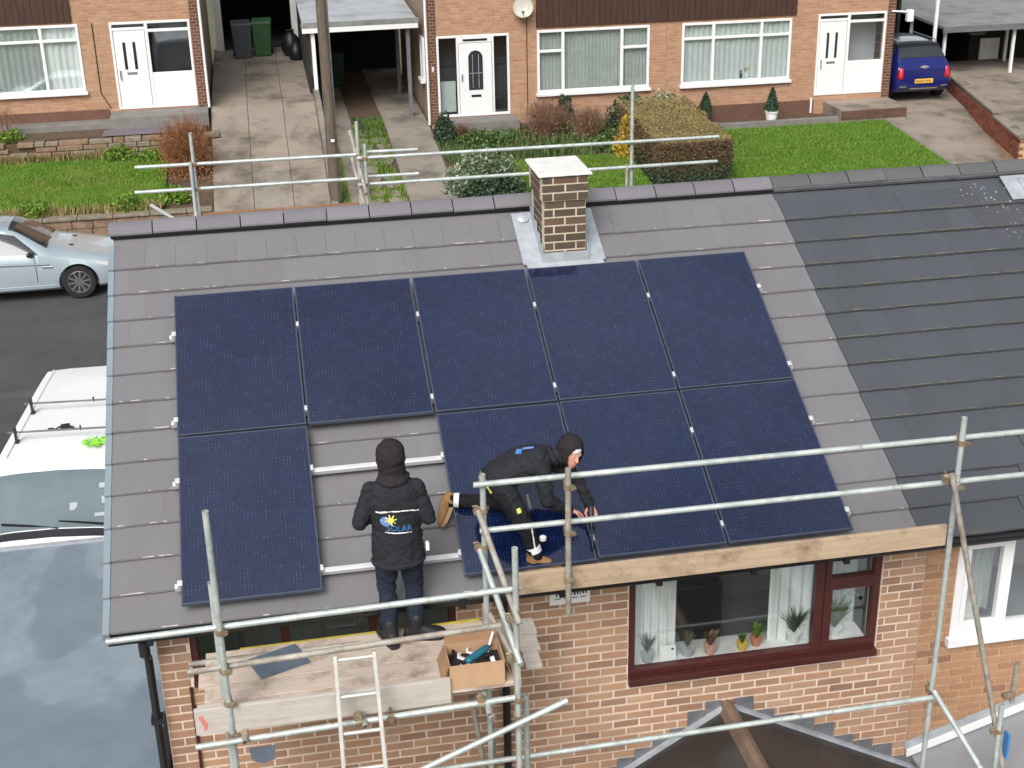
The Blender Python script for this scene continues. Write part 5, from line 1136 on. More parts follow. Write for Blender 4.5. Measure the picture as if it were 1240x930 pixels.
# ---------------------------------------------------------------- pole, bins
pl_ = thing('telegraph_pole', 'weathered wooden telegraph pole between the two driveways', 'pole', (2.46, 21.0, -2.6))
mb = MB(); mb.tube((2.47, 21, -2.9), (2.44, 21, 5.0), .135, .11, 16); mb.build('shaft', M['wood_pole'], pl_, True)
mb = MB(); mb.pipe([(2.585, 20.96, -2.5), (2.565, 20.96, 1.5), (2.56, 20.96, 4.8)], .022, 8); mb.build('cable_guard', M['lead_dark'], pl_, True)
MB().box(2.44, 2.52, 20.84, 20.862, -1.12, -1.06).build('tag_plate', M['white_upvc'], pl_)
def wheelie(x, y, z, mat, lab, rot=0, sc_=1):
    o = thing('wheelie_bin', lab, 'bin', (x, y, z), 'wheelie bins')
    w, d_, h = .29*sc_, .36*sc_, .96*sc_
    rings = [[(-w*.8*k, -d_*.75*k, zz), (w*.8*k, -d_*.75*k, zz), (w*.8*k, d_*.75*k, zz), (-w*.8*k, d_*.75*k, zz)] for k, zz in ((1, 0), (1.22, h))]
    cr_, sr = math.cos(rot), math.sin(rot); tf = lambda p: (x+p[0]*cr_-p[1]*sr, y+p[0]*sr+p[1]*cr_, z+p[2])
    MB().loft([[tf(p) for p in r] for r in rings]).build('body', M[mat], o, bevel=.03)
    lid = MB(); lid.hexa([tf(p) for p in [(-w*1.04, -d_*1.02, h), (w*1.04, -d_*1.02, h), (w*1.04, d_*.98, h), (-w*1.04, d_*.98, h), (-w*.95, -d_*.9, h+.05), (w*.95, -d_*.9, h+.05), (w*.95, d_*.95, h+.09), (-w*.95, d_*.95, h+.09)]]); lid.build('lid', M[mat], o, bevel=.02)
    mb = MB(); mb.tube(tf((-w*.9, d_*1.05, h-.03)), tf((w*.9, d_*1.05, h-.03)), .016, n=8); mb.build('handle', M[mat], o)
    for s_ in (-1, 1): mb = MB(); mb.tube(tf((s_*w*.75, d_*.75, .1)), tf((s_*w*.95, d_*.75, .1)), .1, n=14); mb.build('wheel', M['tyre'], o, True)
wheelie(.58, 32.4, ZL(32.4), 'bin_grey', 'dark grey wheelie bin at the head of the left driveway', .05)
wheelie(1.18, 32.6, ZL(32.6), 'bin_green', 'green wheelie bin next to the grey one at the garage door', -.06)
wheelie(3.22, 31.6, ZM(31.6), 'bin_darkgreen', 'dark green wheelie bin standing in the shade of the carport', 0)
sk = thing('refuse_sack', 'black bagged rubbish by the garage door jamb', 'sack', (2.0, 32.2, ZL(32)))
mb = MB(); mb.lathe((2.0, 32.3, ZL(32.3)), [(.2, 0), (.3, .2), (.26, .5), (.1, .68), (.14, .75)], 14); mb.lathe((2.12, 31.6, ZL(31.6)), [(.18, 0), (.25, .15), (.2, .35), (.06, .5)], 12); mb.build('bag', M['black_plastic'], sk, True)
# ---------------------------------------------------------------- planting
def leaf_quads(pos, size, aspect=.6, droop=None):
    n = len(pos); ax = RNG.normal(size=(n, 3)); ax /= np.linalg.norm(ax, axis=1)[:, None]
    bx_ = RNG.normal(size=(n, 3)); bx_ -= (bx_*ax).sum(1)[:, None]*ax; bx_ /= np.linalg.norm(bx_, axis=1)[:, None]
    s_ = size*RNG.uniform(.6, 1.4, n)[:, None]; a = ax*s_; b = bx_*s_*aspect
    vs = np.stack([pos-a, pos+b*.9, pos+a, pos-b*.9], 1).reshape(-1, 3); return vs, np.arange(4*n).reshape(-1, 4)
def twigs(n, base, spread, height, up_, r, ny=1.):
    vs = []; fs = []
    for i in range(n):
        a = random.uniform(0, 6.283); rr = random.random()**.5
        p = Vector((base[0]+math.cos(a)*spread*.35*rr, base[1]+math.sin(a)*spread*.35*rr*ny, base[2])); tip = p+Vector((math.cos(a)*spread*rr*random.uniform(.5, 1), math.sin(a)*spread*rr*ny*random.uniform(.5, 1), height*random.uniform(.55, 1)*(1-.35*rr*rr)))
        mid = p.lerp(tip, .55)+Vector((0, 0, height*.1)); 
        for k in range(1+3):
            if k == 0: seg = [(p, r), (mid, r*.7), (tip, r*.25)]
            else:
                s0 = mid.lerp(tip, random.uniform(0, .7)); e0 = s0+Vector((random.uniform(-.2, .2), random.uniform(-.2, .2), random.uniform(.05, .28))); seg = [(s0, r*.5), (e0, r*.2)]
            b0 = len(vs)
            for (c, q_) in seg: vs += [(c.x+q_, c.y, c.z), (c.x-q_*.5, c.y+q_*.87, c.z), (c.x-q_*.5, c.y-q_*.87, c.z)]
            for j in range(len(seg)-1):
                for i2 in range(3): fs.append((b0+j*3+i2, b0+j*3+(i2+1) % 3, b0+j*3+3+(i2+1) % 3, b0+j*3+3+i2))
    return np.array(vs), np.array(fs)
def ball(n, c, r, shell=.45):
    d_ = RNG.normal(size=(n, 3)); d_ /= np.linalg.norm(d_, axis=1)[:, None]; d_[:, 2] = np.abs(d_[:, 2])*.95-.05
    rr = (shell+(1-shell)*RNG.random(n))[:, None]; lump = np.array([1+.28*noise.noise(Vector(v*2.3)+Vector(c)) for v in d_])[:, None]
    return np.array(c)+d_*rr*lump*np.array(r)
def bush(name, lab, c, r, mat, n, size, twig=None, tn=0, cat='shrub', group=None, asp=.6):
    o = thing(name, lab, cat, c, group)
    if tn:
        v, f = twigs(tn, c, r[0]*.9, r[2]*1.0, 1, .008, r[1]/r[0]); raw('stems', v, f, M[twig], o)
    if n: v, f = leaf_quads(ball(n, c, r), size, asp); q_ = raw('foliage', v, f, M[mat], o); tag(q_, kind='stuff')
    return o
bush('red_shrub', 'dense rust-brown bare twiggy shrub at the edge of the left driveway', (-.85, 22.7, -2.1), (.78, .75, 1.55), 'twig_brown', 5200, .03, 'twig_brown', 420, asp=.22)
bush('variegated_shrub', 'spreading grey-green variegated shrub beside the middle driveway', (5.95, 21.3, -2.55), (.95, .85, 1.0), 'leaf_varieg', 6000, .05)
bush('evergreen_shrub', 'dark green low shrub below the variegated one at the pavement edge', (6.1, 20.6, -2.65), (.85, .5, .75), 'leaf_dark', 4200, .05)
bush('corner_shrub', 'small dark evergreen bush at the corner by the middle front door', (5.55, 24.9, -2.15), (.3, .35, .75), 'leaf_dark', 1600, .045)
bush('twiggy_shrub', 'bare pinkish-brown shrub under the blind-hung window', (8.15, 24.7, -2.2), (.75, .6, 1.1), 'twig_pink', 1500, .03, 'twig_pink', 240, asp=.25)
bush('twiggy_shrub', 'pale straw-coloured bare shrub right of the pinkish one under the window', (9.2, 24.4, -2.25), (.65, .5, .9), 'leaf_tan', 900, .03, 'twig_pink', 200, asp=.25)
bush('climbing_shrub', 'small dark green bush just below the blind-hung window sill', (8.85, 25.5, -2.05), (.3, .3, .85), 'leaf_dark', 1000, .05)
bush('evergreen_shrub', 'leafy green shrub against the brick wall left of the clipped hedge', (10.6, 25.1, -2.1), (.8, .55, .85), 'leaf_dark', 2600, .05)
bush('low_shrub', 'low green ground shrub in the bed before the middle door', (6.5, 24.4, -2.25), (.7, .5, .4), 'leaf_green', 1800, .045)
bush('low_shrub', 'loose green shrub behind the small lawn', (9.9, 23.6, -2.3), (.9, .45, .5), 'leaf_green', 2200, .045)
bush('fern_clump', 'reddish fern clump beside the middle doorstep', (6.0, 24.9, -2.2), (.4, .3, .4), 'leaf_redbrown', 700, .04, 'twig_pink', 40)
bush('yellow_shrub', 'golden yellow shrub at the end of the clipped hedge', (9.95, 22.9, -2.35), (.45, .5, 1.05), 'leaf_yellow', 2400, .045, 'twig_pink', 60)
bush('grey_shrub', 'greyish flowering shrub against the brickwork between the two windows', (11.5, 25.3, -2.1), (.5, .4, .95), 'leaf_varieg', 1200, .045)
for (x, y, zz, lab) in ((-2.5, 24.0, -1.95, 'bright green leafy clump against the rough stone wall'), (-1.7, 23.75, -2.0, 'green leafy clump between the stone wall and the rust-brown shrub'), (-5.1, 24.75, -1.6, 'low bright green shrub on the terrace above the stone wall'), (-4.05, 20.6, -2.35, 'small green weed hanging over the street wall coping'), (-1.15, 21.3, -2.35, 'yellow-green weeds on the bed beside the left driveway'), (-2.1, 20.65, -2.33, 'green weeds along the top of the street wall')):
    bush('leafy_clump', lab, (x, y, zz), (.42, .3, .42), 'leaf_grass', 900, .04, cat='plant')
o = thing('bare_shrub', 'thin bare sapling stems against the terrace of the left house', 'shrub', (-5.2, 25.0, -1.55)); v, f = twigs(26, (-5.2, 25.0, -1.55), .3, 1.0, 1, .008); raw('stems', v, f, M['twig_pink'], o)
for (x0, x1, y0, y1, n, lab) in ((-9, -1.4, 20.45, 20.8, 2200, 'dry weeds and seedlings behind the street wall coping'), (-9, -2.8, 24.0, 24.25, 1500, 'weeds at the foot of the rough stone wall'), (5.35, 11.6, 23.1, 25.6, 4500, 'mixed green ground cover under the shrubs of the middle garden')):
    o = blades(n, (x0, x1), (y0, y1), (lambda x, y: ZLG(x, y)-.02) if x0 < 0 else (lambda x, y: ZMG(x, y)-.05), .22, 'leaf_green' if x0 > 0 else 'leaf_tan', 'ground_cover', .02, .8); tag(o, lab, 'plants')
# clipped hedge
hd = thing('clipped_hedge', 'box-clipped hedge with tan top and reddish sides between the two front lawns', 'hedge', (10.8, 22.1, -2.6))
def hedge_pts(n, face):
    x0, x1, y0, y1, z0 = 9.95, 11.75, 20.35, 24.3, -2.62
    ztop = lambda y: -1.52+(y-20.35)*.06
    u = RNG.random(n); v_ = RNG.random(n); dpt = RNG.random(n)**2*.16-.02
    if face == 'top': x = x0+u*(x1-x0); y = y0+v_*(y1-y0); z = ztop(y)-dpt
    elif face == 'front': x = x0+u*(x1-x0); y = y0+dpt; z = z0+v_*(ztop(y)-z0)
    elif face == 'left': y = y0+u*(y1-y0); x = x0+dpt; z = z0+v_*(ztop(y)-z0)
    else: y = y0+u*(y1-y0); x = x1-dpt; z = z0+v_*(ztop(y)-z0)
    p = np.stack([x, y, z], 1); p += np.array([[noise.noise(Vector(q_)*1.7)*.06, noise.noise(Vector(q_)*1.7+Vector((9, 0, 0)))*.06, noise.noise(Vector(q_)*1.7+Vector((0, 9, 0)))*.05] for q_ in p]); return p
v, f = leaf_quads(hedge_pts(16000, 'top'), .02, .5); tag(raw('top_foliage', v, f, M['leaf_tan'], hd), kind='stuff')
ps = np.concatenate([hedge_pts(13000, 'front'), hedge_pts(7000, 'left'), hedge_pts(8000, 'right')]); hi = ps[:, 2] > -2.15+.2*RNG.normal(size=len(ps))
v, f = leaf_quads(ps[hi], .025, .5); tag(raw('upper_foliage', v, f, M['leaf_redbrown'], hd), kind='stuff')
v, f = leaf_quads(ps[~hi], .028, .5); tag(raw('lower_foliage', v, f, M['leaf_dark'], hd), kind='stuff')
MB().hexa([(10.05, 20.48, -2.65), (11.65, 20.48, -2.65), (11.65, 24.2, -2.65), (10.05, 24.2, -2.65), (10.05, 20.48, -1.66), (11.65, 20.48, -1.66), (11.65, 24.2, -1.43), (10.05, 24.2, -1.43)]).build('inner_branches', M['soil'], hd)
for i, (x, y, lab) in enumerate(((12.75, 25.55, 'clipped dark green topiary cone nearest the hedge, under the right-hand window'), (14.5, 25.2, 'clipped topiary cone in a white pot near the doorstep, under the right-hand window'))):
    o = thing('topiary_cone', lab, 'topiary', (x, y, -2.3), 'topiary cones')
    MB().lathe((x, y, -2.32), [(.13, 0), (.17, .28), (.19, .28), (.19, .32), (.15, .32)], 16).build('pot', M['pot_white'] if i else M['bin_grey'], o, True)
    n = 1800; h_ = RNG.random(n); a_ = RNG.random(n)*6.283; rr = (.19*(1-h_)**.85+.015)*(.75+.35*RNG.random(n)); pts = np.stack([x+np.cos(a_)*rr, y+np.sin(a_)*rr, -2.0+h_*(.52, .62)[i]], 1)
    v, f = leaf_quads(pts, .025, .5); tag(raw('foliage', v, f, M['leaf_dark'], o), kind='stuff')
    MB().lathe((x, y, -2.0), [(.14, 0), (.08, .3), (.01, .48)], 10).build('core', M['leaf_dark'], o)
# ================================================================ VEHICLES
def eval_mesh(o):
    dg = bpy.context.evaluated_depsgraph_get(); dg.update(); return bpy.data.meshes.new_from_object(o.evaluated_get(dg))
class Car:
    def __init__(s, name, lab, cat, sts, place, paint):
        s.st = np.array(sts, float); s.place = place; s.o = thing(name, lab, cat, place(Vector((0, 0, 0)))); s.paint = paint
    def prm(s, x):
        xs = s.st[:, 0]; i = int(np.clip(np.searchsorted(xs, x)-1, 0, len(xs)-2)); t_ = (x-xs[i])/(xs[i+1]-xs[i])
        p1, p2 = s.st[i], s.st[i+1]; p0 = s.st[max(i-1, 0)]; p3 = s.st[min(i+2, len(xs)-1)]
        h = xs[i+1]-xs[i]
        def tan(a, b, c):
            d1 = (b-a)/max(b[0]-a[0], 1e-6); d2 = (c-b)/max(c[0]-b[0], 1e-6); m_ = (d1+d2)/2; m_[d1*d2 <= 0] = 0
            lim = 2.5*np.minimum(abs(d1), abs(d2)); return np.clip(m_, -lim, lim)
        m1 = tan(p0, p1, p2) if i > 0 else (p2-p1)/h; m2 = tan(p1, p2, p3) if i < len(xs)-2 else (p2-p1)/h
        t2, t3 = t_*t_, t_**3
        return (2*t3-3*t2+1)*p1+(t3-2*t2+t_)*h*m1+(-2*t3+3*t2)*p2+(t3-t2)*h*m2
    def half(s, x):
        _, zb, wm, zm, ws, zs, wt, zt, cr = s.prm(x)
        return [(0, zb), (wm*.86, zb), (wm*.97, zb+.07), (wm*.995, zb+.2), (wm, zm), ((wm+ws)/2+.012, (zm+zs)/2), (ws, zs), (ws*.62+wt*.38+.012, zs*.6+zt*.4), (ws*.25+wt*.75+.012, zs*.24+zt*.76), (wt, zt), (wt*.9, zt+cr*.35), (wt*.6, zt+cr*.75), (0, zt+cr)]
    def W(s, x, y, z): return s.place(Vector((x, y, z)))
    def body(s, axles, wr, ww, wmax):
        xs = sorted(set(list(s.st[:, 0])+list(np.linspace(s.st[0, 0], s.st[-1, 0], 60)))); rings = []
        for x in xs:
            h = s.half(x); rings.append([(x, y, z) for y, z in h]+[(x, -y, z) for y, z in h[-2:0:-1]])
        b = MB().loft(rings); tmp = bpy.data.objects.new('tmp', b.mesh('tmp', M[s.paint])); COL.objects.link(tmp)
        cs = []
        for ax in axles:
            for sg in (-1, 1):
                c = MB().tube((ax, sg*(wmax-ww-.06), wr), (ax, sg*(wmax+.3), wr), wr+.055, n=28)
                co = bpy.data.objects.new('cut', c.mesh('cut', M['tyre'])); COL.objects.link(co); cs.append(co)
                md = tmp.modifiers.new('b', 'BOOLEAN'); md.object = co; md.operation = 'DIFFERENCE'; md.solver = 'EXACT'
        me = eval_mesh(tmp); bpy.data.objects.remove(tmp)
        for co in cs: bpy.data.objects.remove(co)
        O = org(s.o)
        for v_ in me.vertices: v_.co = s.W(*v_.co)-O
        me.polygons.foreach_set('use_smooth', [True]*len(me.polygons)); me.set_sharp_from_angle(angle=rad(32))
        bo = bpy.data.objects.new('body', me); COL.objects.link(bo); bo.parent = s.o; ORG[bo.name] = O; s.bo = bo
        for ax in axles:
            for sg in (-1, 1): s.wheel(ax, sg, wr, ww, wmax)
        return bo
    def wheel(s, ax, sg, r, w, wmax):
        yo = sg*(wmax-.015); yi = sg*(wmax-.015-w); axis = (s.W(ax, yo, r)-s.W(ax, yi, r)).normalized(); c0 = s.W(ax, yi, r)
        o = MB().lathe(c0, [(r*.66, 0), (r*.95, 0), (r, .03), (r, w-.03), (r*.95, w), (r*.7, w), (r*.68, w-.03)], 28, axis=axis).build('wheel', M['tyre'], s.o, True)
        mb = MB().lathe(c0, [(r*.70, w*.2), (r*.70, w-.01), (r*.66, w-.005), (r*.62, w-.03), (r*.60, w*.4), (.0, w*.4)], 28, axis=axis)
        cw = c0+axis*(w-.03); a = axis.orthogonal().normalized(); b = axis.cross(a)
        for k in range(10):
            t_ = 2*math.pi*k/10; dv = a*math.cos(t_)+b*math.sin(t_); mb.bar(cw+dv*.03, cw+dv*r*.66-axis*.0, .035, .03, upv=tuple(axis))
        mb.tube(cw-axis*.02, cw+axis*.012, .06, n=16); mb.build('rim', M['rim_dark'], o, True)
    def top_patch(s, name, x0, x1, f0, f1, mat, parent=None, off=.016, n=14, m_=14):
        rows = []
        for i in range(n+1):
            x = x0+(x1-x0)*i/n; h = s.half(x); ys = [p[0] for p in h[9:]][::-1]; zs = [p[1] for p in h[9:]][::-1]; wt = ys[-1]; fr = f0+(f1-f0)*i/n
            rows.append([Vector((x, y, float(np.interp(abs(y), ys, zs)))) for y in np.linspace(-wt*fr, wt*fr, m_+1)])
        return s.patch(name, rows, mat, parent, off)
    def side_patch(s, name, pts, sg, mat, parent=None, off=.007, lo=6, hi=9):   # pts: list of (x, frac0, frac1)
        rows = []
        for x, f0, f1 in pts:
            h = s.half(x)[lo:hi+1]; k = len(h)-1
            def at(f): f *= k; j = min(int(f), k-1); q_ = f-j; return Vector((x, sg*(h[j][0]*(1-q_)+h[j+1][0]*q_), h[j][1]*(1-q_)+h[j+1][1]*q_))
            rows.append([at(f0+(f1-f0)*j/5) for j in range(6)])
        return s.patch(name, rows, mat, parent, off)
    def patch(s, name, rows, mat, parent, off):
        n, m_ = len(rows), len(rows[0]); V = [p for r in rows for p in r]
        cen = sum(V, Vector())/len(V); nrm = (rows[-1][0]-rows[0][0]).cross(rows[0][-1]-rows[0][0]).normalized()
        ref = Vector((s.st[:, 0].mean(), 0, .4)); nrm = nrm if nrm.dot(cen-ref) > 0 else -nrm
        V2 = [p+nrm*off for p in V]; V1 = [p-nrm*.004 for p in V]
        mb = MB(); W2 = [s.W(*p) for p in V2]; W1 = [s.W(*p) for p in V1]
        fs = [(j*m_+i, j*m_+i+1, (j+1)*m_+i+1, (j+1)*m_+i) for j in range(n-1) for i in range(m_-1)]
        edge = [i for i in range(m_)]+[j*m_+m_-1 for j in range(1, n)]+[(n-1)*m_+i for i in range(m_-2, -1, -1)]+[j*m_ for j in range(n-2, 0, -1)]
        N = len(V); mb.add(W2+W1, fs+[(edge[k], edge[(k+1) % len(edge)], N+edge[(k+1) % len(edge)], N+edge[k]) for k in range(len(edge))])
        return mb.build(name, M[mat] if isinstance(mat, str) else mat, parent or s.o, True)
    def box(s, name, x0, x1, y0, y1, z0, z1, mat, parent=None, bevel=.006):
        return MB().hexa([s.W(x, y, z) for z in (z0, z1) for x, y in ((x0, y0), (x1, y0), (x1, y1), (x0, y1))]).build(name, M[mat], parent or s.o, bevel=bevel)
    def mirror(s, x, y, z, sc_=1, mat=None):
        for sg in (-1, 1):
            mb = MB(); c = Vector((x, sg*y, z)); mb.capsule(s.W(*c), s.W(x+.03, sg*(y+.11*sc_), z+.02), .07*sc_, .055*sc_, 12, 4); mb.tube(s.W(x, sg*(y-.08), z-.05), s.W(*c), .025, n=8); mb.build('wing_mirror', M[mat or s.paint], s.o, True)
# silver coupe, parked facing +X across the road
NOSE = -1.98
cp = Car('parked_car', 'pale silver two-door coupe parked at the far kerb by the stone wall', 'car',
   [(0, .32, .58, .48, .56, .56, .50, .62, .02), (.06, .24, .70, .48, .68, .60, .60, .67, .03), (.25, .19, .83, .5, .80, .68, .70, .73, .04), (.6, .18, .885, .52, .85, .75, .74, .80, .05), (1.0, .18, .90, .55, .865, .83, .74, .88, .06), (1.28, .18, .90, .57, .87, .875, .73, .925, .07),
    (1.36, .18, .90, .58, .87, .89, .72, .955, .07), (2.14, .18, .90, .60, .87, .93, .565, 1.355, .05), (2.85, .18, .90, .61, .87, .94, .555, 1.39, .05), (3.3, .18, .90, .62, .87, .95, .55, 1.345, .05), (3.98, .18, .90, .63, .87, .965, .62, 1.06, .05), (4.15, .19, .895, .63, .86, .96, .64, 1.0, .05), (4.45, .24, .86, .62, .82, .92, .66, .97, .03), (4.58, .34, .76, .6, .74, .85, .62, .90, .02)],
   lambda p: Vector((NOSE-p.x, 17.72-p.y, p.z-2.985)), 'paint_silver')
cp.body((.86, 3.62), .325, .24, .90)
ws_ = cp.top_patch('windscreen', 1.41, 2.10, .93, .88, 'car_glass'); cp.top_patch('rear_window', 3.4, 3.93, .86, .9, 'car_glass')
cp.top_patch('roof_panel', 2.22, 3.28, .95, .95, 'paint_silver', off=.004)
for sg in (-1, 1):
    cp.side_patch('door_glass', [(1.56, .06, .12), (1.72, .05, .5), (1.98, .05, .86), (2.3, .05, .9), (2.72, .05, .9)], sg, 'car_glass'); cp.side_patch('quarter_glass', [(2.76, .06, .9), (3.1, .08, .9), (3.4, .12, .86), (3.72, .2, .5)], sg, 'car_glass')
    cp.side_patch('sill_trim', [(1.3, .0, .5), (3.1, .0, .5)], sg, 'paint_silver', lo=2, hi=3, off=.012)
    cp.side_patch('side_crease', [(1.35, .42, .5), (2.2, .42, .5), (3.3, .42, .5)], sg, 'lead_dark', lo=4, hi=6, off=.003); cp.side_patch('door_gap', [(1.62, .02, .98), (1.632, .02, .98)], sg, 'black_plastic', lo=3, hi=6, off=.0025); cp.side_patch('door_gap', [(2.86, .02, .98), (2.872, .02, .98)], sg, 'black_plastic', lo=3, hi=6, off=.0025)
    cp.side_patch('headlamp', [(.10, .1, .95), (.3, .1, .95), (.5, .5, .95)], sg, 'lamp_clear', lo=5, hi=6, off=.008); cp.side_patch('tail_lamp', [(4.35, .1, .9), (4.55, .1, .9)], sg, 'red_lamp', lo=4, hi=6, off=.008)
    cp.box('side_vent', 1.3, 1.5, sg*.905-.004, sg*.905+.004, .66, .70, 'chrome'); cp.box('door_handle', 2.6, 2.78, sg*.885-.015, sg*.885+.015, .80, .835, 'paint_silver')
cp.mirror(1.68, .90, .95, .85, 'dark_plastic')
for y in (-.32, .30): cp.box('bonnet_vent', .95, 1.08, y-.045, y+.045, .922, .936, 'black_plastic')
for y0, y1 in ((-.5, .1), (.0, .55)): mb = MB(); mb.bar(cp.W(1.38, y0, 1.03), cp.W(1.50, y1, 1.09), .02, .015); mb.build('wiper', M['black_plastic'], cp.o)
cp.box('grille', -.01, .03, -.35, .35, .38, .52, 'black_plastic')
# white van on the drive, nose towards the garage
VN = 5.2; va = rad(5.0)
def vplace(p):
    x, y = -p.y, p.x
    return Vector((-2.12+x*math.cos(va)+y*math.sin(va), VN-x*math.sin(va)+y*math.cos(va), p.z-3.80))
vn = Car('white_van', 'white panel van with roof bars parked on the drive behind the garage', 'van',
   [(0, .40, .70, .6, .68, .75, .60, .82, .03), (.08, .3, .86, .6, .84, .86, .74, .93, .04), (.35, .24, .95, .62, .93, 1.02, .84, 1.10, .05), (.75, .22, .965, .66, .95, 1.18, .88, 1.27, .07), (.92, .22, .97, .68, .955, 1.22, .88, 1.35, .08),
    (1.55, .22, .97, .7, .955, 1.26, .85, 1.85, .07), (1.75, .22, .97, .7, .955, 1.26, .86, 1.90, .06), (2.4, .22, .97, .7, .955, 1.27, .865, 1.915, .07), (4.2, .22, .97, .7, .955, 1.27, .865, 1.915, .07), (5.0, .24, .97, .7, .95, 1.27, .86, 1.89, .05), (5.1, .3, .93, .7, .92, 1.27, .82, 1.80, .03)],
   vplace, 'paint_white')
vn.body((.95, 4.05), .33, .22, .97)
wsv = vn.top_patch('windscreen', .90, 1.53, .97, .96, 'van_glass'); vn.top_patch('scuttle', .78, .885, .97, .98, 'dark_plastic', off=.006)
for k, (a, b) in enumerate(((-.75, -.05), (-.05, .65))): mb = MB(); mb.bar(vn.W(.90, a, 1.42), vn.W(.97, b, 1.475), .025, .02); mb.build('wiper', M['black_plastic'], vn.o)
for sg in (-1, 1):
    vn.side_patch('door_glass', [(1.25, .1, .45), (1.5, .08, .8), (1.75, .08, .85), (2.1, .08, .85)], sg, 'car_glass'); vn.side_patch('headlamp', [(.12, .2, .95), (.4, .3, .95), (.6, .6, .95)], sg, 'lamp_clear', lo=5, hi=6, off=.01)
    mb = MB(); mb.tube(vn.W(1.9, sg*.74, 1.955), vn.W(4.9, sg*.74, 1.955), .01, n=6); mb.build('roof_gutter', M['paint_white'], vn.o)
vn.mirror(1.25, 1.02, 1.28, 1.3, 'dark_plastic')
for x in (2.35, 3.3):
    br_ = MB(); br_.bar(vn.W(x, -.80, 2.11), vn.W(x, .80, 2.11), .024, .022); bo_ = br_.build('roof_bar', M['lead_dark'], vn.o, bevel=.004)
    for y in (-.70, .70): mb = MB(); mb.bar(vn.W(x, y, 1.96), vn.W(x, y, 2.17), .03, .06); mb.bar(vn.W(x-.03, y, 1.97), vn.W(x+.06, y, 1.97), .05, .02); mb.build('bar_foot', M['black_plastic'], bo_)
    mb = MB(); mb.bar(vn.W(x, -.15, 2.09), vn.W(x, -.15, 2.16), .02, .02); mb.build('bar_stop', M['black_plastic'], bo_)
mb = MB(); rr_ = random.Random(9); pts = [vn.W(2.65+rr_.uniform(-.04, .04), .35-i*.05, 2.0+.012*(i % 2)) for i in range(8)]; mb.pipe(pts, .012, 6); mb.obox(vn.W(2.66, .12, 2.02), (.12, .07, .05), Matrix.Rotation(.2, 3, 'Z'))
tag(mb.build('ratchet_strap', M['black_plastic'], None, loc=vn.W(2.65, .2, 2.0)), 'black ratchet strap lying on the white van roof', 'strap')
mb = MB(); cx = vn.W(2.12, -.38, 1.992)
for i in range(70):
    a = rr_.uniform(0, 6.28); r_ = rr_.uniform(0, .16); p = cx+Vector((math.cos(a)*r_, math.sin(a)*r_, 0)); mb.add([p+Vector((rr_.uniform(-.07, .07), rr_.uniform(-.07, .07), rr_.uniform(0, .05))) for _ in range(3)], [(0, 1, 2)])
tag(mb.build('netting', M['hivis'], None, loc=cx), 'crumpled lime green netting on the white van roof', 'netting')
dsh = MB(); dsh.obox(vn.W(1.02, -.3, 1.465), (.1, .06, .012), Matrix.Identity(3))
paper = MB()
for (x, y, w, h) in ((1.12, -.22, .09, .1), (1.25, -.1, .05, .06), (1.17, -.62, .1, .1), (1.32, -.6, .14, .07), (1.02, -.55, .12, .05)):
    z = vn.prm(x); c0 = vn.W(x, y, float(z[7]+z[8]*.9)+.016); paper = MB(); paper.obox(c0, (w, .01, h), Matrix.Rotation(rad(-48), 3, 'X')); paper.build('windscreen_paper', M['pot_grey'], wsv)
# blue hatchback seen from behind under the carport
BX, BYr = 19.42, 26.35
def bplace(p): return Vector((BX-p.y*1.0, BYr+p.x, p.z-2.26+.0*p.x))
bl = Car('parked_car', 'dark blue hatchback with roof rails parked facing away beside the right-hand house', 'car',
   [(0, .42, .74, .62, .73, .80, .68, .90, .02), (.08, .30, .84, .62, .82, .88, .74, .98, .02), (.22, .25, .88, .64, .85, .95, .72, 1.10, .03), (.50, .22, .89, .66, .86, .98, .63, 1.44, .04), (.70, .22, .89, .66, .86, .98, .61, 1.51, .04), (1.5, .22, .89, .66, .86, .97, .62, 1.54, .04), (2.3, .22, .89, .65, .86, .96, .61, 1.50, .05),
    (2.95, .22, .89, .64, .86, .94, .70, 1.04, .07), (3.1, .22, .89, .64, .86, .93, .72, .99, .07), (3.7, .24, .86, .6, .83, .86, .70, .92, .05), (4.0, .3, .78, .58, .76, .76, .66, .82, .03), (4.1, .4, .66, .56, .62, .68, .56, .72, .02)],
   bplace, 'paint_blue')
bl.body((.72, 3.3), .33, .22, .89)
bl.top_patch('rear_window', .27, .49, .96, .96, 'car_glass'); bl.top_patch('roof_panel', .62, 2.25, .98, .98, 'black_metal', off=.006); bl.top_patch('windscreen', 2.36, 2.9, .92, .92, 'car_glass'); bl.top_patch('roof_spoiler', .47, .60, 1.0, 1.0, 'black_metal', off=.02)
bl.top_patch('sunroof', .8, 1.5, .75, .75, 'chrome', off=.012)
for sg in (-1, 1):
    bl.side_patch('side_glass', [(.55, .1, .8), (.9, .08, .88), (1.6, .08, .9), (2.2, .08, .85), (2.6, .08, .35)], sg, 'car_glass')
    MB().capsule(bl.W(.045, sg*.70, .72), bl.W(.075, sg*.68, .88), .10, .09, 16, 5).build('tail_lamp', M['red_lamp'], bl.o, True)
    mb = MB(); mb.pipe([bl.W(.6, sg*.58, 1.53), bl.W(.75, sg*.58, 1.60), bl.W(2.1, sg*.58, 1.60), bl.W(2.25, sg*.58, 1.54)], .018, 8); mb.build('roof_rail', M['chrome'], bl.o, True)
    bl.box('rear_reflector', -.012, .0, sg*.62-.1, sg*.62+.1, .42, .45, 'chrome')
bl.mirror(2.5, .92, 1.0, .9)
np_ = bl.box('number_plate', -.022, .004, -.27, .27, .52, .64, 'plate_yellow')
mb = MB()
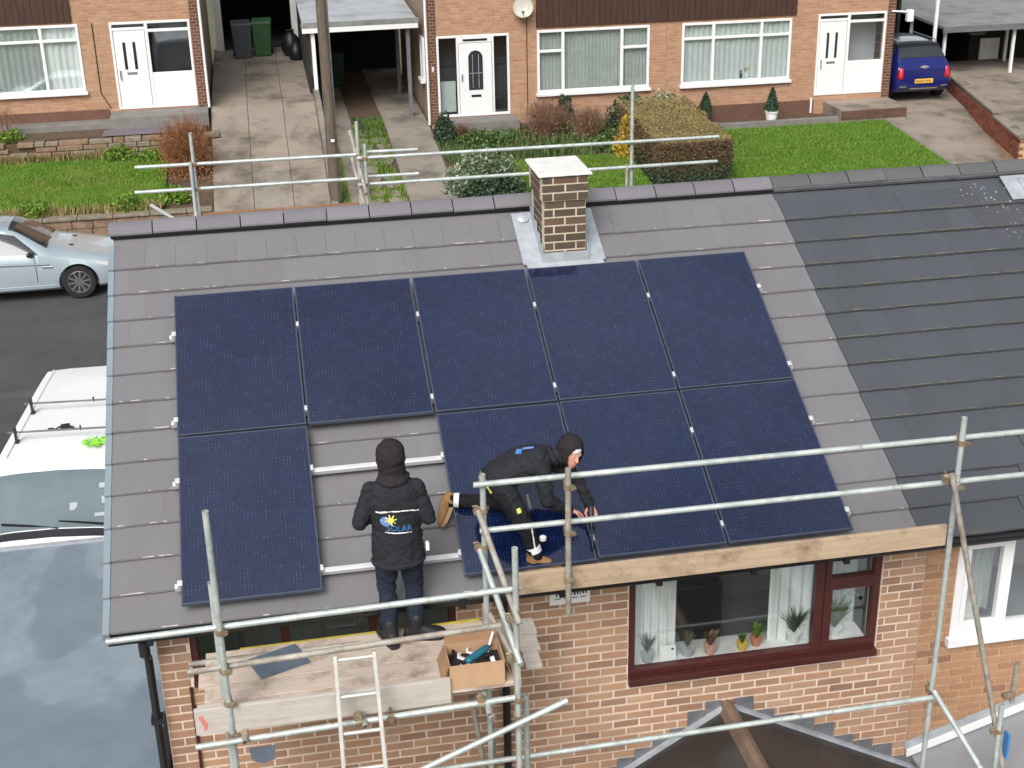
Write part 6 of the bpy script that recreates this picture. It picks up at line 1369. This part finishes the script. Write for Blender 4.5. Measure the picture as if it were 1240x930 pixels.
for k in range(7): y = .22-k*.062-(.03 if k > 3 else 0); mb.hexa([bl.W(x, yy_, z) for z in (.545, .615) for x, yy_ in ((-.0265, y-.02), (-.023, y-.02), (-.023, y+.02), (-.0265, y+.02))])
mb.build('plate_marks', M['wood_brown'], np_)
bl.box('chrome_strip', -.02, .01, -.42, .42, .355, .385, 'chrome'); bl.box('bumper_insert', -.008, .03, -.62, .62, .30, .42, 'dark_plastic'); bl.box('boot_handle', .035, .075, -.32, .32, .885, .905, 'chrome')
mb = MB(); c0 = bl.W(.085, 0, .965)
for sg in (-1, 1): mb.prism([(0, -.03), (.05*sg, -.045), (.15*sg, 0), (.05*sg, .045), (0, .03)], 0, .02, lambda u_, v_, d_: c0+Vector((u_, -.05-d_, v_)))
mb.tube(c0+Vector((0, -.05, 0)), c0+Vector((0, -.085, 0)), .045, n=14); mb.build('badge', M['chrome'], bl.o)

# ================================================================ PEOPLE
def remesh(mb, voxel, smooth_n=6, fac=.5):
    o = bpy.data.objects.new('tmp', mb.mesh('tmp', M['skin'])); COL.objects.link(o)
    r = o.modifiers.new('r', 'REMESH'); r.mode = 'VOXEL'; r.voxel_size = voxel
    s_ = o.modifiers.new('s', 'SMOOTH'); s_.factor = fac; s_.iterations = smooth_n
    me = eval_mesh(o); bpy.data.objects.remove(o); return me
def finish(me, name, parent, mats, pick=None, wr=None, sharp=0):
    O = org(parent); me.name = name; me.materials.clear()
    for mt in mats: me.materials.append(mt)
    if wr:
        me.update(); nn = [v.normal.copy() for v in me.vertices]
        for v, n_ in zip(me.vertices, nn):
            a = wr(v.co)
            if a:
                q_ = v.co; n1 = noise.noise(Vector((q_.x*5, q_.y*5, q_.z*9+q_.x*4))); n2 = noise.noise(Vector((q_.x*9+3, q_.y*9, q_.z*17-q_.x*7))); e = -.75*max(0, 1-abs(n1)*4.5)-.45*max(0, 1-abs(n2)*4)+.5*n1+.25
                v.co += n_*a*e
    if pick:
        for f in me.polygons: f.material_index = pick(f.center)
    me.polygons.foreach_set('use_smooth', [True]*len(me.polygons))
    for v in me.vertices: v.co -= O
    o = bpy.data.objects.new(name, me); COL.objects.link(o); o.parent = parent; ORG[o.name] = O
    return o
def hand(parent, wrist, dirv, palm_n, curl=.6, side=1, name='hand'):
    d0 = Vector(dirv).normalized(); n0 = Vector(palm_n); n0 = (n0-d0*n0.dot(d0)).normalized(); sx = d0.cross(n0)*side; w0 = Vector(wrist); mb = MB()
    mb.capsule(w0-d0*.03, w0+d0*.02, .027, .028); mb.ell([(w0+d0*k, sx*a, n0*b) for k, a, b in ((0, .026, .02), (.03, .036, .017), (.07, .042, .015), (.095, .04, .013))], 14)
    for i, (off, L, r) in enumerate(((-.031, .072, .0085), (-.011, .080, .009), (.010, .075, .0088), (.030, .058, .0078))):
        b = w0+d0*.09+sx*off; dd = d0.copy(); p = b
        for k, fr in enumerate((.42, .32, .26)):
            ang = curl*(.6+.5*k); dd = (d0*math.cos(ang)+n0*math.sin(ang)); q_ = p+dd*L*fr; mb.capsule(p, q_, r*(1-.06*k), r*(.94-.06*k), 10, 3); p = q_
    tb_ = w0+d0*.025-sx*.03; t1 = tb_+(d0*.6-sx*.6+n0*.35).normalized()*.042; t2 = t1+(d0*.8+n0*.55+sx*.1).normalized()*.034
    mb.capsule(tb_, t1, .013, .0105, 10, 3); mb.capsule(t1, t2, .0105, .009, 10, 3)
    return finish(remesh(mb, .0042, 3), name, parent, [M['skin']])
def boot(parent, ankle, toe_dir, upv, mat, sole, shaft_dir=None, sc_=1.):
    a = Vector(ankle); d0 = Vector(toe_dir).normalized(); u_ = Vector(upv); u_ = (u_-d0*u_.dot(d0)).normalized(); s_ = d0.cross(u_); sd_ = Vector(shaft_dir).normalized() if shaft_dir else u_
    base = a-u_*.075*sc_; mb = MB()
    mb.ell([(base+d0*k*sc_+u_*h*sc_, s_*w*sc_, u_*t_*sc_) for k, h, w, t_ in ((-.085, .035, .022, .03), (-.07, .04, .036, .04), (-.03, .045, .04, .046), (.03, .045, .04, .05), (.09, .035, .047, .038), (.14, .028, .048, .03), (.175, .022, .038, .023), (.19, .02, .018, .012))], 16)
    mb.capsule(base+u_*.05*sc_-d0*.02*sc_, a+sd_*.06*sc_, .048*sc_, .048*sc_, 14, 4)
    o = finish(remesh(mb, .010, 4), 'boot', parent, [M[mat]])
    sb = MB(); rings = []
    for h in (-.016, .012): rings.append([base+d0*k*sc_+s_*w*sc_+u_*h*sc_ for k, w in ((-.095, 0), (-.085, .03), (-.03, .043), (.03, .04), (.09, .05), (.15, .05), (.185, .03), (.2, 0), (.185, -.03), (.15, -.05), (.09, -.05), (.03, -.04), (-.03, -.043), (-.085, -.03))])
    sb.loft(rings); sb.build('sole', M[sole], o, bevel=.004)
    return o
def decal(parent, bvh, pts3, faces, mat, name, dirv, off=.004):
    dv = Vector(dirv).normalized(); out = []
    for p in pts3:
        h = bvh.ray_cast(Vector(p)-dv*1.0, dv, 2.0); out.append((h[0]-dv*off) if h[0] else Vector(p))
    return MB().add(out, faces).build(name, M[mat], parent)
def bvh_of(o):
    me = o.data; O = org(o.parent); return BVHTree.FromPolygons([v.co+O for v in me.vertices], [tuple(p.vertices) for p in me.polygons])
def strip(p, q, w, n=14):
    p, q = Vector(p), Vector(q); pts = []
    for i in range(n+1): c = p.lerp(q, i/n); pts += [c+Vector((0, 0, w/2)), c-Vector((0, 0, w/2))]
    return pts, [(2*i, 2*i+2, 2*i+3, 2*i+1) for i in range(n)]
# ---- standing worker, seen from behind
B1 = Vector((1.76, -.225, -.42)); w1 = thing('person', 'person in black hooded jacket and navy jeans standing on the scaffold platform, seen from behind', 'person', B1)
V = lambda x, y, z: B1+Vector((x, y, z))
j = dict(aL=V(-.115, -.03, .10), aR=V(.105, .0, .10), kL=V(-.115, .05, .50), kR=V(.105, .06, .50), hL=V(-.105, .0, .90), hR=V(.085, .0, .90), sL=V(-.20, -.0, 1.39), sR=V(.16, -.0, 1.385), eL=V(-.305, -.04, 1.13), eR=V(.245, -.04, 1.12), wL=V(-.19, .20, 1.07), wR=V(.15, .20, 1.08))
mb = MB(); cap = mb.capsule
for s_ in 'LR':
    cap(j['a'+s_]+Vector((0, 0, .065)), j['k'+s_], .072, .080); cap(j['k'+s_], j['h'+s_], .082, .108); cap(j['s'+s_], j['e'+s_], .074, .064); cap(j['e'+s_], j['w'+s_], .062, .048)
ex_, ey_ = Vector((1, 0, 0)), Vector((0, 1, 0))
mb.ell([(V(-.01, 0, z), ex_*a, ey_*b) for z, a, b in ((.74, .19, .145), (.78, .215, .16), (.9, .21, .155), (1.05, .198, .145), (1.2, .205, .148), (1.32, .222, .145), (1.40, .205, .125), (1.455, .15, .105), (1.50, .085, .085))], 22)
cap(V(-.02, .0, 1.46), V(-.02, .02, 1.56), .075, .07); cap(V(-.022, .03, 1.62), V(-.022, .045, 1.68), .095, .098); cap(j['sL'], j['sR'], .07, .07)
me = remesh(mb, .011, 6)
def pk1(c):
    z = c.z-B1.z
    if z > 1.46: return 2
    r_ = (c.xy-B1.xy).length
    return 1 if z < .755 or (z < .79 and r_ < .1) else 0
def wr1(c): z = c.z-B1.z; return .013 if .76 < z < 1.42 else (.012 if z <= .76 else .007)
bd1 = finish(me, 'body', w1, [M['cloth_black'], M['cloth_navy'], M['cloth_hood']], pk1, wr1)
# hood and its folds
mb = MB()
mb.ell([(V(-.022, .03+y, z), ex_*a, ey_*b) for z, a, b, y in ((1.45, .125, .125, -.01), (1.50, .108, .112, -.01), (1.55, .104, .114, 0), (1.61, .115, .124, .0), (1.67, .120, .128, .0), (1.725, .112, .118, .01), (1.77, .078, .085, .015), (1.79, .02, .02, .02))], 20)
cap2 = mb.capsule
for k in range(9):
    a = math.pi*(1.05+.9*k/8); b = math.pi*(1.05+.9*(k+1)/8)
    cap2(V(-.02+.115*math.cos(a), .02+.12*math.sin(a), 1.475), V(-.02+.115*math.cos(b), .02+.12*math.sin(b), 1.475), .03, .03, 10, 3)
finish(remesh(mb, .012, 4), 'hood', w1, [M['cloth_hood']], None, lambda c: .014)
mb = MB(); mb.ell([(V(-.01, 0, z), ex_*a, ey_*b) for z, a, b in ((.735, .204, .155), (.745, .222, .168), (.775, .224, .17), (.785, .212, .16))], 30); finish(remesh(mb, .012, 3), 'hem', w1, [M['cloth_black']], None, lambda c: .012)
bv = bvh_of(bd1)
for (a, b, cL) in (((-.175, 1.245), (-.05, 1.262), 0), ((-.05, 1.262), (.06, 1.258), 0), ((.06, 1.258), (.165, 1.225), 0)):
    p, f = strip(V(a[0], -.3, a[1]), V(b[0], -.3, b[1]), .010); decal(w1, bv, p, f, 'reflect_white', 'piping', (0, 1, 0), .005)
def disc(cx, cz, r, n=20): return [V(cx, -.3, cz)]+[V(cx+r*math.cos(2*math.pi*i/n), -.3, cz+r*math.sin(2*math.pi*i/n)) for i in range(n)], [(0, 1+i, 1+(i+1) % n) for i in range(n)]
p, f = disc(-.10, 1.175, .045); decal(w1, bv, p, f, 'logo_navy', 'logo_roundel', (0, 1, 0), .005)
p, f = disc(-.065, 1.188, .026); decal(w1, bv, p, f, 'logo_yellow', 'logo_sun', (0, 1, 0), .008)
pp = []; ff = []
for k in range(8):
    a = 2*math.pi*k/8+.2; d0 = Vector((math.cos(a), 0, math.sin(a))); s0 = Vector((-math.sin(a), 0, math.cos(a))); c0 = V(-.065, -.3, 1.188); b0 = len(pp)
    pp += [c0+d0*.028+s0*.005, c0+d0*.028-s0*.005, c0+d0*.048-s0*.004, c0+d0*.048+s0*.004]; ff.append((b0, b0+1, b0+2, b0+3))
decal(w1, bv, pp, ff, 'logo_yellow', 'logo_rays', (0, 1, 0), .008)
cu_ = bpy.data.curves.new('txt', 'FONT'); cu_.body = 'SOLAR'; cu_.size = .078; cu_.resolution_u = 2; to = bpy.data.objects.new('txt', cu_); COL.objects.link(to); tm = eval_mesh(to); bpy.data.objects.remove(to)
pts = [V(-.10+v.co.x*.85, -.3, 1.092-v.co.x*.08+v.co.y) for v in tm.vertices]; decal(w1, bv, pts, [tuple(q_.vertices) for q_ in tm.polygons], 'logo_blue', 'logo_lettering', (0, 1, 0), .006)
p, f = strip(V(-.115, -.3, 1.078), V(.10, -.3, 1.055), .009); decal(w1, bv, p, f, 'reflect_white', 'logo_underline', (0, 1, 0), .006)
boot(w1, V(-.115, -.05, .113), (-.25, .95, 0), (0, 0, 1), 'boot_black', 'dark_plastic', sc_=1.25); boot(w1, V(.105, -.02, .113), (.97, -.1, 0), (0, 0, 1), 'boot_black', 'dark_plastic', sc_=1.25)
hand(w1, j['wL']+Vector((.01, .03, 0)), (.5, .8, .1), (1, -.3, 0), .7, -1); hand(w1, j['wR']+Vector((-.01, .03, 0)), (-.5, .8, .1), (-1, -.3, 0), .7, 1)
kn = MB(); kn.obox(V(.225, -.03, .86), (.03, .05, .07), Matrix.Identity(3)); kn.build('pocket_tool', M['reflect_white'], w1, bevel=.008)
# ---- crouching worker fixing the panel
w2 = thing('person', 'person in black hoodie and work trousers kneeling on a panel with a power driver', 'person', (2.9, .2, 0))
hipc = Vector((2.67, .36, .66)); chest = Vector((2.98, .34, .80)); neck = Vector((3.13, .31, .84)); head = Vector((3.275, .27, .885))
hN, hF = Vector((2.70, .26, .60)), Vector((2.68, .46, .58)); kN, aN = Vector((2.84, .09, .35)), R(2.935, .06, .07); aN = Vector((2.93, .055, .06))
kF, aF = Vector((2.80, .50, .34)), Vector((2.30, .60, .37)); sN, sF = Vector((3.02, .20, .76)), Vector((3.10, .46, .76))
eN, wN = Vector((3.045, .11, .53)), Vector((3.235, .20, .385)); eF, wF = Vector((3.36, .40, .56)), Vector((3.445, .33, .36))
mb = MB(); cap = mb.capsule
cap(aN-Vector((0, 0, .02)), kN, .058, .076); cap(kN, hN, .08, .115); cap(aF, kF, .06, .078); cap(kF, hF, .082, .115); cap(sN, eN, .078, .064); cap(eN, wN, .062, .044); cap(sF, eF, .078, .062); cap(eF, wF, .06, .042); cap(sN, sF, .085, .085)
ax_ = (chest-hipc).normalized(); wv = Vector((0, 1, 0)); uv = ax_.cross(wv)*-1
mb.ell([(hipc.lerp(chest, k)+uv*.0+Vector((0, 0, b_)), wv*a, uv*c) for k, a, c, b_ in ((-.38, .10, .08, -.02), (-.25, .16, .125, -.01), (0, .185, .145, .0), (.35, .185, .14, .025), (.7, .195, .145, .02), (1.0, .205, .14, .0), (1.25, .16, .11, .0), (1.42, .09, .08, .0))], 22)
cap(neck-ax_*.03, head-ax_*.06, .07, .066); cap(head+Vector((0, 0, .01)), head+Vector((.01, -.01, -.02)), .075, .07)
me = remesh(mb, .011, 6)
def pk2(c):
    if (c-head).length < .11 : return 3
    if c.x < 2.62 and c.z < .75 and c.x < 2.50: return 1
    s_ = (c-hipc).dot(ax_)
    if s_ > .02 and c.z > .45: return 0
    if (c-eN).length < .14 or (c-wN).length < .17 or (c-eF).length < .14 or (c-wF).length < .2 or (c-wN.lerp(eN, .5)).length < .12: return 0
    return 1 if c.z < .62 or s_ < -.06 else 0
bd2 = finish(me, 'body', w2, [M['cloth_black'], M['cloth_work'], M['skin'], M['cloth_hood']], pk2, lambda c: .016 if (c-head).length > .16 else 0)
# face: looks down and towards the camera side
fd = Vector((.34, -.90, -.20)).normalized(); fu = Vector((.25, -.25, .9)); fu = (fu-fd*fu.dot(fd)).normalized(); fs_ = fd.cross(fu)
mb = MB(); hc = head+fd*.01
mb.ell([(hc+fu*k+fd*f, fs_*a, fd*b) for k, a, b, f in ((-.115, .03, .03, .045), (-.10, .045, .055, .03), (-.06, .06, .08, .015), (-.01, .07, .092, .005), (.04, .074, .095, 0), (.09, .062, .08, -.005), (.12, .03, .04, -.01))], 18)
mb.capsule(hc+fd*.092+fu*.02, hc+fd*.112-fu*.025, .010, .014, 10, 3)
mb.capsule(hc+fd*.088-fu*.058-fs_*.018, hc+fd*.088-fu*.058+fs_*.018, .008, .008, 8, 2); mb.capsule(hc+fd*.086-fu*.072-fs_*.013, hc+fd*.086-fu*.072+fs_*.013, .008, .008, 8, 2)
for sg in (-1, 1): mb.capsule(hc+fs_*sg*.066+fu*.01, hc+fs_*sg*.068-fu*.03-fd*.0, .013, .010, 8, 3); mb.capsule(hc+fd*.088+fs_*sg*.03+fu*.035-fs_*.012, hc+fd*.088+fs_*sg*.03+fu*.035+fs_*.012, .007, .007, 8, 2)
fc = finish(remesh(mb, .006, 3), 'face', w2, [M['skin']])
for sg in (-1, 1):
    MB().lathe(hc+fd*.090+fs_*sg*.03+fu*.018, [(.0, -.004), (.009, -.002), (.010, .0), (.006, .003), (0, .004)], 10, axis=fd).build('eye', M['white_upvc'], fc, True); MB().lathe(hc+fd*.0945+fs_*sg*.03+fu*.018, [(.0045, -.001), (.004, .001)], 8, axis=fd).build('pupil', M['plate_ink'], fc)
mb = MB(); mb.ell([(hc+fu*k-fd*.004, fs_*a, fd*b) for k, a, b in ((.055, .076, .101), (.066, .077, .101), (.085, .07, .092), (.105, .05, .07), (.115, .02, .03))], 20); mb.build('cap', M['cap_white'], w2, True)
mb = MB(); rg_ = []
for k, a, b, f in ((-.15, .085, .06, -.07), (-.11, .103, .085, -.05), (-.04, .113, .112, -.03), (.03, .115, .122, -.022), (.085, .106, .116, -.018), (.13, .078, .088, -.02), (.155, .02, .02, -.02)): rg_.append((hc+fu*k+fd*f, fs_*a, fd*b))
mb.ell(rg_, 20)
for k in range(10):
    a = math.pi*2*k/10; b = math.pi*2*(k+1)/10
    P_a = lambda t_: hc+fd*.052+fs_*.086*math.cos(t_)+fu*(.105*math.sin(t_)+.0)
    mb.capsule(P_a(a), P_a(b), .017, .017, 8, 2)
hm_ = remesh(mb, .010, 3); bm = bmesh.new(); bm.from_mesh(hm_)
kill = [f for f in bm.faces if (lambda q_: q_.dot(fd) > .035 and (q_.dot(fs_)/.074)**2+((q_.dot(fu)+.0)/.092)**2 < 1)(f.calc_center_median()-hc)]
bmesh.ops.delete(bm, geom=kill, context='FACES'); bm.to_mesh(hm_); bm.free(); finish(hm_, 'hood', w2, [M['cloth_hood']], None, lambda c: .008)
mb = MB()
for k in range(8):
    a = math.pi*2*k/8; b = math.pi*2*(k+1)/8; P_a = lambda t_: neck+ax_*.0+wv*.085*math.cos(t_)+uv*.07*math.sin(t_); mb.capsule(P_a(a), P_a(b), .03, .03, 10, 3)
finish(remesh(mb, .012, 4), 'hood_collar', w2, [M['cloth_hood']], None, lambda c: .01)
hand(w2, wN+(wN-eN).normalized()*.03, (.8, .12, -.45), (.2, -.25, -.9), .75, 1); hand(w2, wF+(wF-eF).normalized()*.03, (.25, -.3, -.8), (-.2, -.9, .2), 1.1, -1)
cf = MB(); cf.tube(wN-(wN-eN).normalized()*.03, wN+(wN-eN).normalized()*.035, .047, .042, 14); cf.build('cuff', M['cloth_black'], w2, True); cf = MB(); cf.tube(wF-(wF-eF).normalized()*.03, wF+(wF-eF).normalized()*.035, .046, .042, 14); cf.build('cuff', M['cloth_black'], w2, True)
sk_ = MB(); sk_.capsule(wN, wN+(wN-eN).normalized()*.05, .03, .027); sk_.capsule(wF, wF+(wF-eF).normalized()*.05, .03, .027); sk_.build('wrist', M['skin'], w2, True)
boot(w2, aN-Vector((0, 0, .035)), (.97, -.12, -.02), (0, -.15, 1), 'boot_tan', 'sole_tan', (kN-aN), 1.15); boot(w2, aF+Vector((-.07, .01, .0)), (-.35, -.25, -.55), (-.9, 0, .45), 'boot_tan', 'sole_tan', (kF-aF), 1.1)
mb = MB(); d_ = (kN-aN).normalized(); mb.tube(aN+d_*.03, aN+d_*.085, .062, .064, 18); mb.build('reflective_cuff', M['reflect_white'], w2, True); mb = MB(); d_ = (kF-aF).normalized(); mb.tube(aF+d_*.02, aF+d_*.065, .064, .066, 16); mb.build('reflective_cuff', M['reflect_white'], w2, True)
bv2 = bvh_of(bd2); vd = (Vector((2.8, .2, .4))-CAM_P).normalized(); lat = Vector((1, .1, 0)).normalized()
def quad_at(c, w, h, mat, nm, rot=0, n=4):
    c = Vector(c); u_ = (lat*math.cos(rot)+Vector((0, 0, 1))*math.sin(rot)); v_ = (-lat*math.sin(rot)+Vector((0, 0, 1))*math.cos(rot)); pts = []; 
    for i in range(n+1):
        for k in range(n+1): pts.append(c+u_*w*(i/n-.5)+v_*h*(k/n-.5))
    decal(w2, bv2, pts, [(i*(n+1)+k, i*(n+1)+k+1, (i+1)*(n+1)+k+1, (i+1)*(n+1)+k) for i in range(n) for k in range(n)], mat, nm, vd, .006)
quad_at((2.80, .1, .47), .035, .05, 'pad_yellow', 'knee_badge', .3); quad_at((2.905, .03, .235), .012, .22, 'reflect_white', 'trouser_stripe', .13); quad_at((2.56, .2, .66), .016, .12, 'pad_yellow', 'belt_edge', .5); quad_at((2.85, .33, .905), .05, .05, 'logo_blue', 'back_print', -.2); quad_at((2.93, .33, .93), .10, .02, 'logo_navy', 'back_print', -.05); quad_at((2.88, .08, .56), .02, .14, 'lead_dark', 'tool_loop', .2)
MB().lathe((2.985, .02, .235), [(.0, -.03), (.028, -.02), (.03, .01), (.0, .03)], 12).build('tape_measure', M['pot_white'], w2, True)
# power driver held in the far hand
pd = thing('power_driver', 'black cordless driver with long socket bit held down against the panel edge', 'drill', R(3.44, .05, 0))
tp = Vector((3.425, .07, .055)); hp = Vector((3.46, .28, .29)); dv = (tp-hp).normalized()
mb = MB(); mb.capsule(hp-dv*.05, hp+dv*.08, .028, .024, 14, 4); mb.capsule(hp-dv*.02, hp+Vector((.02, .10, .03)), .019, .018, 12, 3); mb.obox(hp+Vector((.025, .12, .035)), (.05, .07, .04), Matrix.Identity(3)); mb.build('body', M['dark_plastic'], pd, True)
mb = MB(); mb.tube(hp+dv*.08, hp+dv*.13, .02, .013); mb.tube(hp+dv*.12, tp, .009, .009); mb.tube(tp-dv*.06, tp, .013, .013); mb.build('bit', M['black_metal'], pd, True)
